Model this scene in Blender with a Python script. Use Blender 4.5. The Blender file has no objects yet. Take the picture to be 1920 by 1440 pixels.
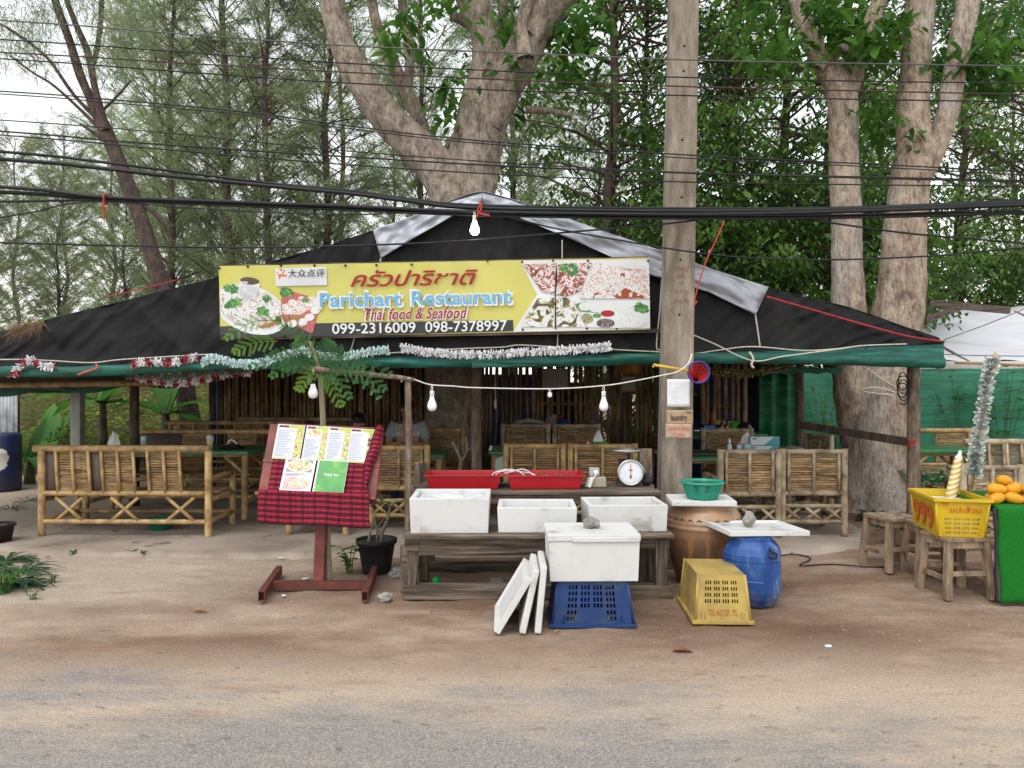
import bpy, bmesh, math, random
from mathutils import Vector, Matrix, noise
random.seed(7)
scene = bpy.context.scene
COL = scene.collection
R = math.radians
PI = math.pi
V = Vector
# ---------------------------------------------------------------- camera
FPX, EYE = 1444.0, 1.6
camd = bpy.data.cameras.new('camera'); cam = bpy.data.objects.new('camera', camd); COL.objects.link(cam)
camd.sensor_width = 36.0; camd.lens = FPX / 1920 * 36; camd.clip_start = 0.05; camd.clip_end = 1000
cam.location = (0, 0, EYE); cam.rotation_euler = (R(90), 0, 0)
scene.camera = cam
def P(px, py, d):                       # photo pixel at a known distance
    return V(((px - 960) / FPX * d, d, EYE - (py - 720) / FPX * d))
def G(px, py, z=0.0):                   # photo pixel on a level at height z
    d = (EYE - z) * FPX / (py - 720)
    return V(((px - 960) / FPX * d, d, z))
# ---------------------------------------------------------------- sky, sun, exposure
SUN_EL, SUN_ROT = R(58), R(205)
world = bpy.data.worlds.new('World'); scene.world = world; world.use_nodes = True
wn = world.node_tree.nodes; wl = world.node_tree.links
for n in list(wn): wn.remove(n)
w_out = wn.new('ShaderNodeOutputWorld'); w_bg = wn.new('ShaderNodeBackground'); w_sky = wn.new('ShaderNodeTexSky')
w_sky.sky_type = 'NISHITA'; w_sky.sun_disc = False; w_sky.sun_elevation = SUN_EL; w_sky.sun_rotation = SUN_ROT
w_sky.air_density = 2.0; w_sky.dust_density = 0.4; w_sky.ozone_density = 1.0
w_hsv = wn.new('ShaderNodeHueSaturation'); w_hsv.inputs['Saturation'].default_value = 0.16; w_hsv.inputs['Value'].default_value = 1.0
wl.new(w_sky.outputs[0], w_hsv.inputs['Color']); wl.new(w_hsv.outputs[0], w_bg.inputs[0]); wl.new(w_bg.outputs[0], w_out.inputs[0])
w_bg.inputs[1].default_value = 0.15
sund = bpy.data.lights.new('sun', 'SUN'); sund.energy = 0.9; sund.angle = R(35); sund.color = (1, 0.96, 0.9)
sun = bpy.data.objects.new('sun', sund); COL.objects.link(sun)
sdir = V((math.sin(SUN_ROT) * math.cos(SUN_EL), math.cos(SUN_ROT) * math.cos(SUN_EL), math.sin(SUN_EL)))
sun.rotation_euler = sdir.to_track_quat('Z', 'Y').to_euler(); sun.location = sdir * 50
scene.view_settings.view_transform = 'Standard'; scene.view_settings.look = 'None'
scene.view_settings.exposure = 0.8; scene.view_settings.gamma = 1.0; scene.view_settings.use_curve_mapping = False
scene.render.engine = 'CYCLES'; scene.cycles.use_denoising = True
scene.cycles.max_bounces = 8; scene.cycles.diffuse_bounces = 4; scene.cycles.transparent_max_bounces = 16
scene.cycles.transmission_bounces = 6; scene.cycles.caustics_reflective = False; scene.cycles.caustics_refractive = False

# ---------------------------------------------------------------- objects, tags
def link(o, parent=None):
    COL.objects.link(o)
    if parent is not None: o.parent = parent
    return o
def tag(o, label=None, cat=None, group=None, kind=None):
    if label: o['label'] = label
    if cat: o['category'] = cat
    if group: o['group'] = group
    if kind: o['kind'] = kind
    return o
def thing(name, label, cat, loc=(0, 0, 0), rz=0.0, group=None, rot=None, M=None):
    o = bpy.data.objects.new(name, None); o.empty_display_size = 0.05
    link(o); o.location = loc; o.rotation_euler = rot if rot else (0, 0, rz)
    if M is not None: o.matrix_world = M
    return tag(o, label, cat, group)
def copy_tree(o, parent=None, **kw):
    c = o.copy(); COL.objects.link(c); c.parent = parent
    if parent is not None: c.matrix_parent_inverse = o.matrix_parent_inverse.copy()
    for ch in list(o.children): copy_tree(ch, c)
    return c
def inst(mesh, name, parent, loc=(0, 0, 0), rot=(0, 0, 0), sc=(1, 1, 1)):
    o = bpy.data.objects.new(name, mesh); link(o, parent)
    o.location = loc; o.rotation_euler = rot; o.scale = sc if not isinstance(sc, (int, float)) else (sc,) * 3
    return o
def basis(o, x, y, z):                  # matrix from origin and three axes
    M = Matrix.Identity(4)
    for i, a in enumerate((x, y, z)):
        for j in range(3): M[j][i] = a[j]
    M.translation = o
    return M

# ---------------------------------------------------------------- mesh builder
class MB:
    def __init__(s): s.v = []; s.f = []; s.sm = []; s.uv = None; s.mi = []; s.m = 0
    def add(s, vs, fs, smooth=False):
        b = len(s.v); s.v.extend([tuple(v) for v in vs])
        for f in fs: s.f.append(tuple(i + b for i in f)); s.sm.append(smooth); s.mi.append(s.m)
        return s
    def box(s, c, size, M=None, taper=1.0):
        x, y, z = size[0] / 2, size[1] / 2, size[2] / 2
        vs = [V((a * x * (taper if k > 0 else 1), b * y * (taper if k > 0 else 1), k * z)) for k in (-1, 1) for b in (-1, 1) for a in (-1, 1)]
        if M is not None: vs = [M @ v for v in vs]
        c = V(c)
        return s.add([v + c for v in vs], [(0, 2, 3, 1), (4, 5, 7, 6), (0, 1, 5, 4), (2, 6, 7, 3), (0, 4, 6, 2), (1, 3, 7, 5)])
    def beam(s, a, b, w, h, up=V((0, 0, 1))):   # box from a to b, w wide, h high
        a = V(a); b = V(b); d = (b - a); L = d.length; d.normalize()
        r = d.cross(up)
        if r.length < 1e-4: r = V((1, 0, 0))
        r.normalize(); u = r.cross(d)
        vs = [p + r * (i * w / 2) + u * (j * h / 2) for p in (a, b) for j in (-1, 1) for i in (-1, 1)]
        return s.add(vs, [(0, 1, 3, 2), (4, 6, 7, 5), (0, 4, 5, 1), (2, 3, 7, 6), (0, 2, 6, 4), (1, 5, 7, 3)])
    def tube(s, pts, rad, n=8, caps=True, smooth=True, flat=1.0, jit=0.0):
        pts = [V(p) for p in pts]; m = len(pts)
        if isinstance(rad, (int, float)): rad = [rad] * m
        vs = []; prev = None
        for i, p in enumerate(pts):
            t = (pts[min(i + 1, m - 1)] - pts[max(i - 1, 0)])
            if t.length < 1e-9: t = V((0, 0, 1))
            t.normalize()
            if prev is None:
                ref = V((0, 0, 1)) if abs(t.z) < 0.9 else V((1, 0, 0))
                r = t.cross(ref).normalized()
            else:
                r = (prev - t * prev.dot(t)); r = r.normalized() if r.length > 1e-6 else t.orthogonal().normalized()
            prev = r; u = t.cross(r)
            for k in range(n):
                a = 2 * PI * k / n; rr = rad[i] * (1 + (random.uniform(-jit, jit) if jit else 0))
                vs.append(p + r * (math.cos(a) * rr) + u * (math.sin(a) * rr * flat))
        fs = [(i * n + k, i * n + (k + 1) % n, (i + 1) * n + (k + 1) % n, (i + 1) * n + k) for i in range(m - 1) for k in range(n)]
        s.add(vs, fs, smooth)
        if caps:
            b = len(s.v) - len(vs)
            s.f.append(tuple(b + k for k in range(n))[::-1]); s.sm.append(False); s.mi.append(s.m)
            s.f.append(tuple(b + (m - 1) * n + k for k in range(n))); s.sm.append(False); s.mi.append(s.m)
        return s
    def lathe(s, prof, n=24, smooth=True, shape=None, c=(0, 0, 0), caps=False):
        vs = []; c = V(c)
        for r, z in prof:
            for k in range(n):
                a = 2 * PI * k / n; q = shape(a) if shape else 1.0
                vs.append(V((math.cos(a) * r * q, math.sin(a) * r * q, z)) + c)
        m = len(prof)
        fs = [(i * n + k, i * n + (k + 1) % n, (i + 1) * n + (k + 1) % n, (i + 1) * n + k) for i in range(m - 1) for k in range(n)]
        s.add(vs, fs, smooth)
        if caps:
            b = len(s.v) - len(vs)
            s.f.append(tuple(b + k for k in range(n))[::-1]); s.sm.append(False); s.mi.append(s.m)
            s.f.append(tuple(b + (m - 1) * n + k for k in range(n))); s.sm.append(False); s.mi.append(s.m)
        return s
    def grid(s, fn, nu, nv, smooth=True):   # fn(u,v) in 0..1
        vs = [fn(i / nu, j / nv) for j in range(nv + 1) for i in range(nu + 1)]
        fs = [(j * (nu + 1) + i, j * (nu + 1) + i + 1, (j + 1) * (nu + 1) + i + 1, (j + 1) * (nu + 1) + i) for j in range(nv) for i in range(nu)]
        return s.add(vs, fs, smooth)
    def poly(s, pts): return s.add(pts, [tuple(range(len(pts)))])
    def mesh(s, name, mat=None, bevel=0.0, seg=2, uvfn=None, weld=False):
        me = bpy.data.meshes.new(name); me.from_pydata(s.v, [], s.f)
        me.polygons.foreach_set('use_smooth', s.sm)
        mats = mat if isinstance(mat, (list, tuple)) else [mat]
        for m in mats:
            if m: me.materials.append(m)
        if len(mats) > 1: me.polygons.foreach_set('material_index', s.mi)
        if uvfn:
            uv = me.uv_layers.new(name='UVMap')
            for lp in me.loops: uv.data[lp.index].uv = uvfn(me.vertices[lp.vertex_index].co, lp.vertex_index)
        if bevel > 0 or weld:
            bm = bmesh.new(); bm.from_mesh(me)
            bmesh.ops.remove_doubles(bm, verts=bm.verts, dist=1e-5)
            if bevel > 0:
                es = [e for e in bm.edges if len(e.link_faces) == 2 and e.calc_face_angle(0) > 0.5]
                bmesh.ops.bevel(bm, geom=es, offset=bevel, segments=seg, profile=0.6, affect='EDGES', clamp_overlap=True)
            bm.to_mesh(me); bm.free()
        me.update()
        return me
    def build(s, name, mat, parent=None, bevel=0.0, seg=2, uvfn=None, solid=0.0, weld=False):
        o = bpy.data.objects.new(name, s.mesh(name, mat, bevel, seg, uvfn, weld)); link(o, parent)
        if solid:
            md = o.modifiers.new('thickness', 'SOLIDIFY'); md.thickness = solid; md.offset = 0
        return o
def nz(x, y=0.0, z=0.0): return noise.noise(V((x, y, z)))
def fbm(x, y, z=0.0, o=4): return noise.fractal(V((x, y, z)), 1.0, 2.0, o)
def spline(pts, n):                     # Catmull-Rom through pts (tuples of any length)
    pts = [tuple(p) for p in pts]; q = [pts[0]] + pts + [pts[-1]]; out = []
    for i in range(1, len(q) - 2):
        for k in range(n):
            t = k / n; a, b, c, d = q[i - 1], q[i], q[i + 1], q[i + 2]
            out.append(tuple(0.5 * (2 * b[j] + (c[j] - a[j]) * t + (2 * a[j] - 5 * b[j] + 4 * c[j] - d[j]) * t * t + (3 * b[j] - a[j] - 3 * c[j] + d[j]) * t ** 3) for j in range(len(b))))
    out.append(pts[-1])
    return out
def interp(tab, x):
    if x <= tab[0][0]: return tab[0][1]
    for (a, b), (c, d) in zip(tab, tab[1:]):
        if x <= c: return b + (d - b) * (x - a) / (c - a)
    return tab[-1][1]

# ---------------------------------------------------------------- materials
MATS = {}
def new_mat(name):
    m = bpy.data.materials.new(name); m.use_nodes = True
    return m, m.node_tree.nodes, m.node_tree.links, m.node_tree.nodes['Principled BSDF']
def coords(N, L, scale=(1, 1, 1), rnd=True, kind='Object'):
    tc = N.new('ShaderNodeTexCoord'); mp = N.new('ShaderNodeMapping'); mp.inputs['Scale'].default_value = scale
    L.new(tc.outputs[kind], mp.inputs['Vector'])
    if rnd:
        oi = N.new('ShaderNodeObjectInfo'); cb = N.new('ShaderNodeVectorMath'); cb.operation = 'SCALE'
        cb.inputs[0].default_value = (37, 53, 71); L.new(oi.outputs['Random'], cb.inputs['Scale']); L.new(cb.outputs[0], mp.inputs['Location'])
    return mp.outputs[0]
def noise_node(N, L, vec, scale, detail=5, rough=0.6):
    t = N.new('ShaderNodeTexNoise'); t.inputs['Scale'].default_value = scale; t.inputs['Detail'].default_value = detail
    t.inputs['Roughness'].default_value = rough; L.new(vec, t.inputs['Vector'])
    return t.outputs['Fac']
def ramp(N, L, fac, stops):
    r = N.new('ShaderNodeValToRGB'); e = r.color_ramp.elements
    while len(e) < len(stops): e.new(0.5)
    for el, (p, c) in zip(e, stops): el.position = p; el.color = (*c, 1) if len(c) == 3 else c
    L.new(fac, r.inputs[0])
    return r.outputs[0]
def mixc(N, L, fac, a, b, mode='MIX'):
    m = N.new('ShaderNodeMix'); m.data_type = 'RGBA'; m.blend_type = mode
    for sck, val in ((m.inputs[0], fac), (m.inputs[6], a), (m.inputs[7], b)):
        if isinstance(val, bpy.types.NodeSocket): L.new(val, sck)
        elif isinstance(val, (int, float)): sck.default_value = val
        else: sck.default_value = (*val, 1)
    return m.outputs[2]
def math_node(N, L, op, a, b=None, clamp=False):
    m = N.new('ShaderNodeMath'); m.operation = op; m.use_clamp = clamp
    for i, val in enumerate((a, b)):
        if val is None: continue
        if isinstance(val, bpy.types.NodeSocket): L.new(val, m.inputs[i])
        else: m.inputs[i].default_value = val
    return m.outputs[0]
def bump(N, L, bsdf, h, strength, dist=0.01):
    b = N.new('ShaderNodeBump'); b.inputs['Strength'].default_value = strength; b.inputs['Distance'].default_value = dist
    L.new(h, b.inputs['Height']); L.new(b.outputs[0], bsdf.inputs['Normal'])
def S(name, c1, c2=None, c3=None, rough=0.8, scale=6.0, stretch=(1, 1, 1), bmp=0.0, bscale=60.0, bdist=0.01, metal=0.0, spec=0.3, lo=0.35, hi=0.65, rand=0.0, speck=None, detail=6):
    """general surface: colours c1..c3 blended by noise, optional specks, bump and per-object brightness change"""
    if name in MATS: return MATS[name]
    m, N, L, B = new_mat(name)
    vec = coords(N, L, stretch)
    if c2 is None: c2 = tuple(x * 0.8 for x in c1)
    st = [(lo, c2), (hi, c1)] if c3 is None else [(lo, c3), ((lo + hi) / 2, c2), (hi, c1)]
    col = ramp(N, L, noise_node(N, L, vec, scale, detail), st)
    if speck:
        f = noise_node(N, L, vec, speck[1], 3, 0.7)
        col = mixc(N, L, ramp(N, L, f, [(speck[2], (0, 0, 0)), (speck[2] + 0.06, (1, 1, 1))]), col, speck[0])
    if rand:
        oi = N.new('ShaderNodeObjectInfo'); hs = N.new('ShaderNodeHueSaturation')
        L.new(math_node(N, L, 'MULTIPLY_ADD', oi.outputs['Random'], rand), hs.inputs['Value'])
        hs.inputs['Value'].links[0].from_node.inputs[2].default_value = 1 - rand / 2
        L.new(col, hs.inputs['Color']); col = hs.outputs[0]
    L.new(col, B.inputs['Base Color'])
    B.inputs['Roughness'].default_value = rough; B.inputs['Metallic'].default_value = metal; B.inputs['Specular IOR Level'].default_value = spec
    if bmp: bump(N, L, B, noise_node(N, L, vec, bscale, 4), bmp, bdist)
    MATS[name] = m
    return m
def leafmat(name, c1, c2, transl=0.45, rough=0.5, rand=0.5, scale=1.5):
    """leaf: diffuse and translucent, colour drifting over the crown and from tree to tree"""
    m, N, L, B = new_mat(name)
    vec = coords(N, L)
    col = ramp(N, L, noise_node(N, L, vec, scale, 4), [(0.35, c2), (0.65, c1)])
    oi = N.new('ShaderNodeObjectInfo'); hs = N.new('ShaderNodeHueSaturation')
    mm = math_node(N, L, 'MULTIPLY_ADD', oi.outputs['Random'], rand); mm.node.inputs[2].default_value = 1 - rand / 2
    L.new(mm, hs.inputs['Value']); L.new(col, hs.inputs['Color']); col = hs.outputs[0]
    L.new(col, B.inputs['Base Color']); B.inputs['Roughness'].default_value = rough; B.inputs['Specular IOR Level'].default_value = 0.25
    tr = N.new('ShaderNodeBsdfTranslucent'); L.new(col, tr.inputs['Color'])
    mx = N.new('ShaderNodeMixShader'); mx.inputs[0].default_value = transl
    L.new(B.outputs[0], mx.inputs[1]); L.new(tr.outputs[0], mx.inputs[2]); L.new(mx.outputs[0], N['Material Output'].inputs[0])
    MATS[name] = m
    return m
_txt = {}
def text_mesh(body, size=1.0, bold=0.0, shear=0.0, align='LEFT', spacing=1.0, extrude=0.0):
    c = bpy.data.curves.new('lettering', 'FONT'); c.body = body; c.size = size; c.offset = bold; c.shear = shear; c.align_x = align
    c.space_character = spacing; c.extrude = extrude; c.resolution_u = 4
    o = bpy.data.objects.new('lettering', c); COL.objects.link(o); bpy.context.view_layer.update()
    me = bpy.data.meshes.new_from_object(o.evaluated_get(bpy.context.evaluated_depsgraph_get()))
    bpy.data.objects.remove(o); bpy.data.curves.remove(c); me.name = 'lettering'
    return me
def text(body, name, mat, parent, M, width=None, height=None, **kw):
    """flat lettering, fitted to width x height (metres) with its lower left corner at M's origin, in M's xy plane"""
    me = text_mesh(body, **kw); xs = [v.co.x for v in me.vertices]; ys = [v.co.y for v in me.vertices]
    x0, x1, y0, y1 = min(xs), max(xs), min(ys), max(ys)
    sx = width / (x1 - x0) if width else None; sy = height / (y1 - y0) if height else sx
    sx = sx or sy
    for v in me.vertices: v.co = V(((v.co.x - x0) * sx, (v.co.y - y0) * sy, v.co.z))
    me.materials.clear(); me.materials.append(mat)
    o = bpy.data.objects.new(name, me); link(o, parent); o.matrix_local = M
    return o
# ================================================================ materials used in many places
BAMBOO = S('bamboo', (0.52, 0.36, 0.165), (0.38, 0.245, 0.105), (0.22, 0.14, 0.07), rough=0.45, scale=9, stretch=(1, 1, 1), bmp=0.15, bscale=40, rand=0.35, spec=0.4)
BAMBOO_GREY = S('weathered_bamboo', (0.44, 0.36, 0.245), (0.31, 0.24, 0.155), (0.17, 0.125, 0.08), rough=0.65, scale=8, bmp=0.2, bscale=40, rand=0.3)
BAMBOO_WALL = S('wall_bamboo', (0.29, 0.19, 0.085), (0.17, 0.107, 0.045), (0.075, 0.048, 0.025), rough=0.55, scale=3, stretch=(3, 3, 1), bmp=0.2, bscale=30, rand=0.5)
SLAT = S('bamboo_slat', (0.40, 0.265, 0.125), (0.27, 0.165, 0.075), (0.12, 0.075, 0.04), rough=0.6, scale=7, stretch=(1, 3, 6), bmp=0.25, bscale=60, rand=0.45)
SLAT_GREY = S('weathered_slat', (0.27, 0.20, 0.13), (0.18, 0.125, 0.08), (0.10, 0.07, 0.05), rough=0.7, scale=7, stretch=(1, 3, 6), bmp=0.25, bscale=60, rand=0.4)
WOOD_OLD = S('old_grey_wood', (0.22, 0.175, 0.135), (0.12, 0.09, 0.068), (0.045, 0.034, 0.027), rough=0.85, scale=6, stretch=(0.35, 4, 6), bmp=0.7, bscale=50, rand=0.25)
WOOD_OLDV = S('old_grey_wood_upright', (0.22, 0.175, 0.135), (0.12, 0.09, 0.068), (0.045, 0.034, 0.027), rough=0.85, scale=6, stretch=(5, 5, 0.4), bmp=0.7, bscale=50, rand=0.3)
WOOD_POST = S('dark_post_wood', (0.15, 0.105, 0.08), (0.09, 0.065, 0.05), (0.05, 0.036, 0.028), rough=0.85, scale=7, stretch=(3, 3, 0.7), bmp=0.6, bscale=40, rand=0.2)
STICK = S('pale_stick_wood', (0.27, 0.21, 0.155), (0.17, 0.125, 0.09), (0.09, 0.065, 0.05), rough=0.8, scale=9, stretch=(3, 3, 0.8), bmp=0.5, bscale=50)
STOOL = S('stool_wood', (0.36, 0.27, 0.18), (0.25, 0.18, 0.12), (0.13, 0.09, 0.06), rough=0.75, scale=5, stretch=(3, 3, 0.7), bmp=0.3, bscale=50, rand=0.3)
FOAM = S('foam', (0.60, 0.60, 0.59), (0.55, 0.545, 0.53), (0.36, 0.33, 0.285), rough=0.85, scale=3.2, bmp=0.5, bscale=160, bdist=0.004, lo=0.3, hi=0.5, speck=((0.38, 0.345, 0.295), 26, 0.67), rand=0.06)
ROPE = S('rope_cream', (0.60, 0.56, 0.47), (0.45, 0.41, 0.33), rough=0.8, scale=40)
WIRE_WHITE = S('white_flex', (0.72, 0.70, 0.66), (0.55, 0.53, 0.5), rough=0.5, scale=30)
CABLE = S('black_cable', (0.018, 0.018, 0.02), (0.010, 0.010, 0.012), rough=0.5, scale=10)
BLACKPL = S('black_plastic', (0.022, 0.022, 0.024), (0.012, 0.012, 0.013), rough=0.5, scale=8, rand=0.2)
GREEN_CLOTH = S('green_cloth', (0.025, 0.17, 0.06), (0.015, 0.11, 0.04), rough=0.35, scale=6, spec=0.5)
STONE = S('grey_stone', (0.32, 0.30, 0.27), (0.20, 0.19, 0.17), rough=0.9, scale=14, bmp=0.6, bscale=60, rand=0.3)
WHITE = S('white_paint', (0.8, 0.8, 0.79), (0.72, 0.72, 0.71), rough=0.6)
RED_PRINT = S('red_print', (0.45, 0.02, 0.03), (0.38, 0.015, 0.025), rough=0.5)
BLACK = S('black_print', (0.02, 0.02, 0.02), (0.015, 0.015, 0.015), rough=0.6)
BARK_PALE = None
# ================================================================ ground
def dirt_mat(name, road):
    m, N, L, B = new_mat(name)
    tc = N.new('ShaderNodeTexCoord'); gen = tc.outputs['Object']
    mp = N.new('ShaderNodeMapping'); mp.inputs['Scale'].default_value = (0.55, 1.0, 1); L.new(gen, mp.inputs['Vector']); v = mp.outputs[0]
    big = noise_node(N, L, v, 0.75, 5, 0.6); mid = noise_node(N, L, v, 4.5, 6, 0.7); fine = noise_node(N, L, gen, 70, 4, 0.75)
    col = ramp(N, L, big, [(0.37, (0.185, 0.110, 0.072)), (0.46, (0.285, 0.19, 0.134)), (0.55, (0.40, 0.292, 0.215)), (0.66, (0.53, 0.42, 0.32))])
    col = mixc(N, L, math_node(N, L, 'MULTIPLY', ramp(N, L, mid, [(0.38, (1, 1, 1)), (0.62, (0, 0, 0))]), 0.5), col, (0.19, 0.125, 0.09))
    # paler dry sand on the left and near the road, damp brown strip in between
    sep = N.new('ShaderNodeSeparateXYZ'); L.new(gen, sep.inputs[0])
    wob = math_node(N, L, 'MULTIPLY_ADD', big, 2.2); L.new(sep.outputs[1], wob.node.inputs[2])
    dry = ramp(N, L, math_node(N, L, 'MULTIPLY', wob, 0.1), [(0.50, (1, 1, 1)), (0.575, (0, 0, 0))])
    col = mixc(N, L, math_node(N, L, 'MULTIPLY', dry, 0.75), col, (0.58, 0.475, 0.37))
    lw = math_node(N, L, 'MULTIPLY_ADD', mid, 1.6); L.new(sep.outputs[0], lw.node.inputs[2])
    left = ramp(N, L, math_node(N, L, 'MULTIPLY_ADD', lw, 0.1), [(0.30, (1, 1, 1)), (0.46, (0, 0, 0))]); left.node.inputs[0].links[0].from_node.inputs[2].default_value = 0.5
    dfar = ramp(N, L, math_node(N, L, 'MULTIPLY', wob, 0.1), [(0.60, (0, 0, 0)), (0.68, (1, 1, 1))])
    col = mixc(N, L, math_node(N, L, 'MULTIPLY', math_node(N, L, 'MULTIPLY', left, dfar), 0.75), col, (0.54, 0.45, 0.36))
    mp3 = N.new('ShaderNodeMapping'); mp3.inputs['Scale'].default_value = (0.35, 1.5, 1); L.new(gen, mp3.inputs['Vector'])
    st = noise_node(N, L, mp3.outputs[0], 2.2, 6, 0.7)
    col = mixc(N, L, math_node(N, L, 'MULTIPLY', ramp(N, L, st, [(0.56, (0, 0, 0)), (0.68, (1, 1, 1))]), 0.55), col, (0.30, 0.175, 0.105))      # drifts of rust-brown needles
    grit = ramp(N, L, fine, [(0.40, (0.55, 0.55, 0.55)), (0.60, (1.25, 1.25, 1.25))])
    col = mixc(N, L, 0.42, col, grit, 'MULTIPLY')
    if road:
        mp2 = N.new('ShaderNodeMapping'); mp2.inputs['Scale'].default_value = (0.5, 1.5, 1); L.new(gen, mp2.inputs['Vector'])
        a1 = noise_node(N, L, mp2.outputs[0], 1.3, 7, 0.72)
        edge = math_node(N, L, 'MULTIPLY_ADD', sep.outputs[1], -0.22); edge.node.inputs[2].default_value = 0.93     # less sand towards the camera
        tilt = math_node(N, L, 'MULTIPLY_ADD', sep.outputs[0], -0.022); L.new(edge, tilt.node.inputs[2])
        asum = math_node(N, L, 'ADD', a1, tilt)
        af = ramp(N, L, asum, [(0.52, (0, 0, 0)), (0.72, (1, 1, 1))])
        agg = ramp(N, L, noise_node(N, L, gen, 130, 2, 0.6), [(0.36, (0.13, 0.13, 0.135)), (0.5, (0.235, 0.232, 0.232)), (0.66, (0.42, 0.405, 0.385))])
        col = mixc(N, L, math_node(N, L, 'MULTIPLY', af, 0.78), col, agg)
    L.new(col, B.inputs['Base Color']); B.inputs['Roughness'].default_value = 0.92; B.inputs['Specular IOR Level'].default_value = 0.15
    hb = math_node(N, L, 'MULTIPLY_ADD', mid, 1.5); L.new(fine, hb.node.inputs[2])
    bump(N, L, B, hb, 0.8, 0.018)
    return m
DIRT = dirt_mat('sandy_dirt', False); ROAD = dirt_mat('sandy_asphalt', True)
def gh(x, y):
    """height of the dirt: ruts and footprints of a couple of centimetres, flat under the road and far off"""
    k = max(0.0, min(1.0, (y - 4.75) / 0.5)) * max(0.0, min(1.0, (9.0 - y) / 1.0))
    return k * (0.018 * fbm(x * 1.3, y * 2.2, 3.1) + 0.011 * fbm(x * 5, y * 8, 9.0) - 0.012 * max(0, 1 - abs(y - 5.05 - 0.25 * nz(x * 0.4)) / 0.12) * (0.5 + nz(x * 3, 2))) - 0.006
def axis(a, b, step, lo, hi):
    out = [a + (b - a) * i / round((b - a) / step) for i in range(round((b - a) / step) + 1)]
    s = step; x = a
    while x > lo: s *= 1.6; x -= s; out.insert(0, max(x, lo))
    s = step; x = b
    while x < hi: s *= 1.6; x += s; out.append(min(x, hi))
    return out
def sheet(xs, ys, fz):
    mb = MB(); n = len(xs)
    mb.add([(x, y, fz(x, y)) for y in ys for x in xs], [(j * n + i, j * n + i + 1, (j + 1) * n + i + 1, (j + 1) * n + i) for j in range(len(ys) - 1) for i in range(n - 1)], True)
    return mb
tag(sheet(axis(-6, 6, 0.045, -260, 260), axis(4.6, 9.0, 0.04, -120, 420), gh).build('ground', DIRT), 'sandy brown dirt yard in front of the restaurant', kind='structure')
tag(sheet(axis(-5, 5, 0.25, -200, 200), [-6, -3, 0, 2, 2.5, 3, 3.5, 4, 4.3, 4.6, 4.9], lambda x, y: 0.003 if y < 4.85 else -0.004).build('road', ROAD), 'worn grey asphalt road half buried in sand', kind='structure')
# concrete floor of the restaurant, thin, with a worn uneven rim
FL = 0.035
slab_pts = [(-5.15, 7.55), (-4.6, 7.22), (-3.6, 7.1), (-2.2, 7.08), (-1.0, 7.12), (0.5, 7.15), (2.0, 7.2), (2.9, 7.28), (3.45, 7.55), (3.75, 8.1), (3.9, 8.9), (4.1, 12.6), (-5.3, 12.6)]
SLABM = S('worn_concrete', (0.41, 0.345, 0.285), (0.33, 0.27, 0.22), (0.23, 0.185, 0.15), rough=0.85, scale=1.3, bmp=0.3, bscale=35, speck=((0.17, 0.13, 0.10), 3.0, 0.62))
def inside(x, y, poly):
    c = False
    for (x1, y1), (x2, y2) in zip(poly, poly[1:] + poly[:1]):
        if (y1 > y) != (y2 > y) and x < (x2 - x1) * (y - y1) / (y2 - y1) + x1: c = not c
    return c
def edge_dist(x, y, poly):
    best = 9
    for (x1, y1), (x2, y2) in zip(poly, poly[1:] + poly[:1]):
        t = max(0, min(1, ((x - x1) * (x2 - x1) + (y - y1) * (y2 - y1)) / ((x2 - x1) ** 2 + (y2 - y1) ** 2)))
        best = min(best, math.hypot(x - x1 - t * (x2 - x1), y - y1 - t * (y2 - y1)))
    return best
def slab_z(x, y):
    e = edge_dist(x, y, slab_pts) * (1 if inside(x, y, slab_pts) else -1) + 0.07 * fbm(x * 2.5, y * 2.5, 5)
    t = max(-1.0, min(1.0, e / 0.06))
    return FL * max(0, t) - 0.07 * max(0, -t) + (0.002 * nz(x * 6, y * 6) if t > 0.9 else 0)
xs = [-5.6 + i * 0.06 for i in range(166)]; ys = [6.85 + i * 0.045 for i in range(36)] + [8.5 + i * 0.25 for i in range(18)]
tag(sheet(xs, ys, slab_z).build('pavement', SLABM), 'worn concrete floor under the restaurant roof', kind='structure')
# ================================================================ restaurant shelter: tarpaulin roof on posts
TARP_BLACK = S('black_tarp', (0.009, 0.009, 0.0105), (0.008, 0.008, 0.0095), (0.017, 0.016, 0.0155), rough=0.55, scale=1.6, bmp=0.4, bscale=7, bdist=0.02, spec=0.17)
TARP_SILVER = S('silver_tarp', (0.38, 0.395, 0.44), (0.28, 0.29, 0.33), rough=0.42, scale=4, metal=0.25, bmp=0.2, bscale=12, bdist=0.02, spec=0.5)
NET_GREEN = S('green_net', (0.009, 0.115, 0.082), (0.004, 0.06, 0.043), (0.016, 0.165, 0.122), rough=0.45, scale=5, stretch=(0.35, 1, 3), bmp=0.3, bscale=30, spec=0.4)
YF = 7.55                                # front plane of the roof
shelter = thing('restaurant_shelter', 'open-sided restaurant shelter with a black tarpaulin gable roof and green net eave', 'shelter', (0, 0, 0))
rim_px = [(-420, 728), (-200, 677), (0, 622), (90, 600), (250, 561), (410, 520), (520, 490), (610, 462), (700, 433), (800, 400), (880, 371), (905, 366), (960, 381), (1080, 420), (1240, 476), (1340, 511), (1440, 541), (1580, 573), (1690, 612), (1760, 634)]
eave_px = [(-420, 738), (-200, 711), (0, 694), (200, 692), (380, 682), (700, 675), (1000, 673), (1240, 667), (1500, 662), (1620, 655), (1760, 650)]
def rimz(px): return P(px, interp(rim_px, px), YF).z
def eavez(px): return P(px, interp(eave_px, px), YF).z
def wx(px, d=YF): return (px - 960) / FPX * d
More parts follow.
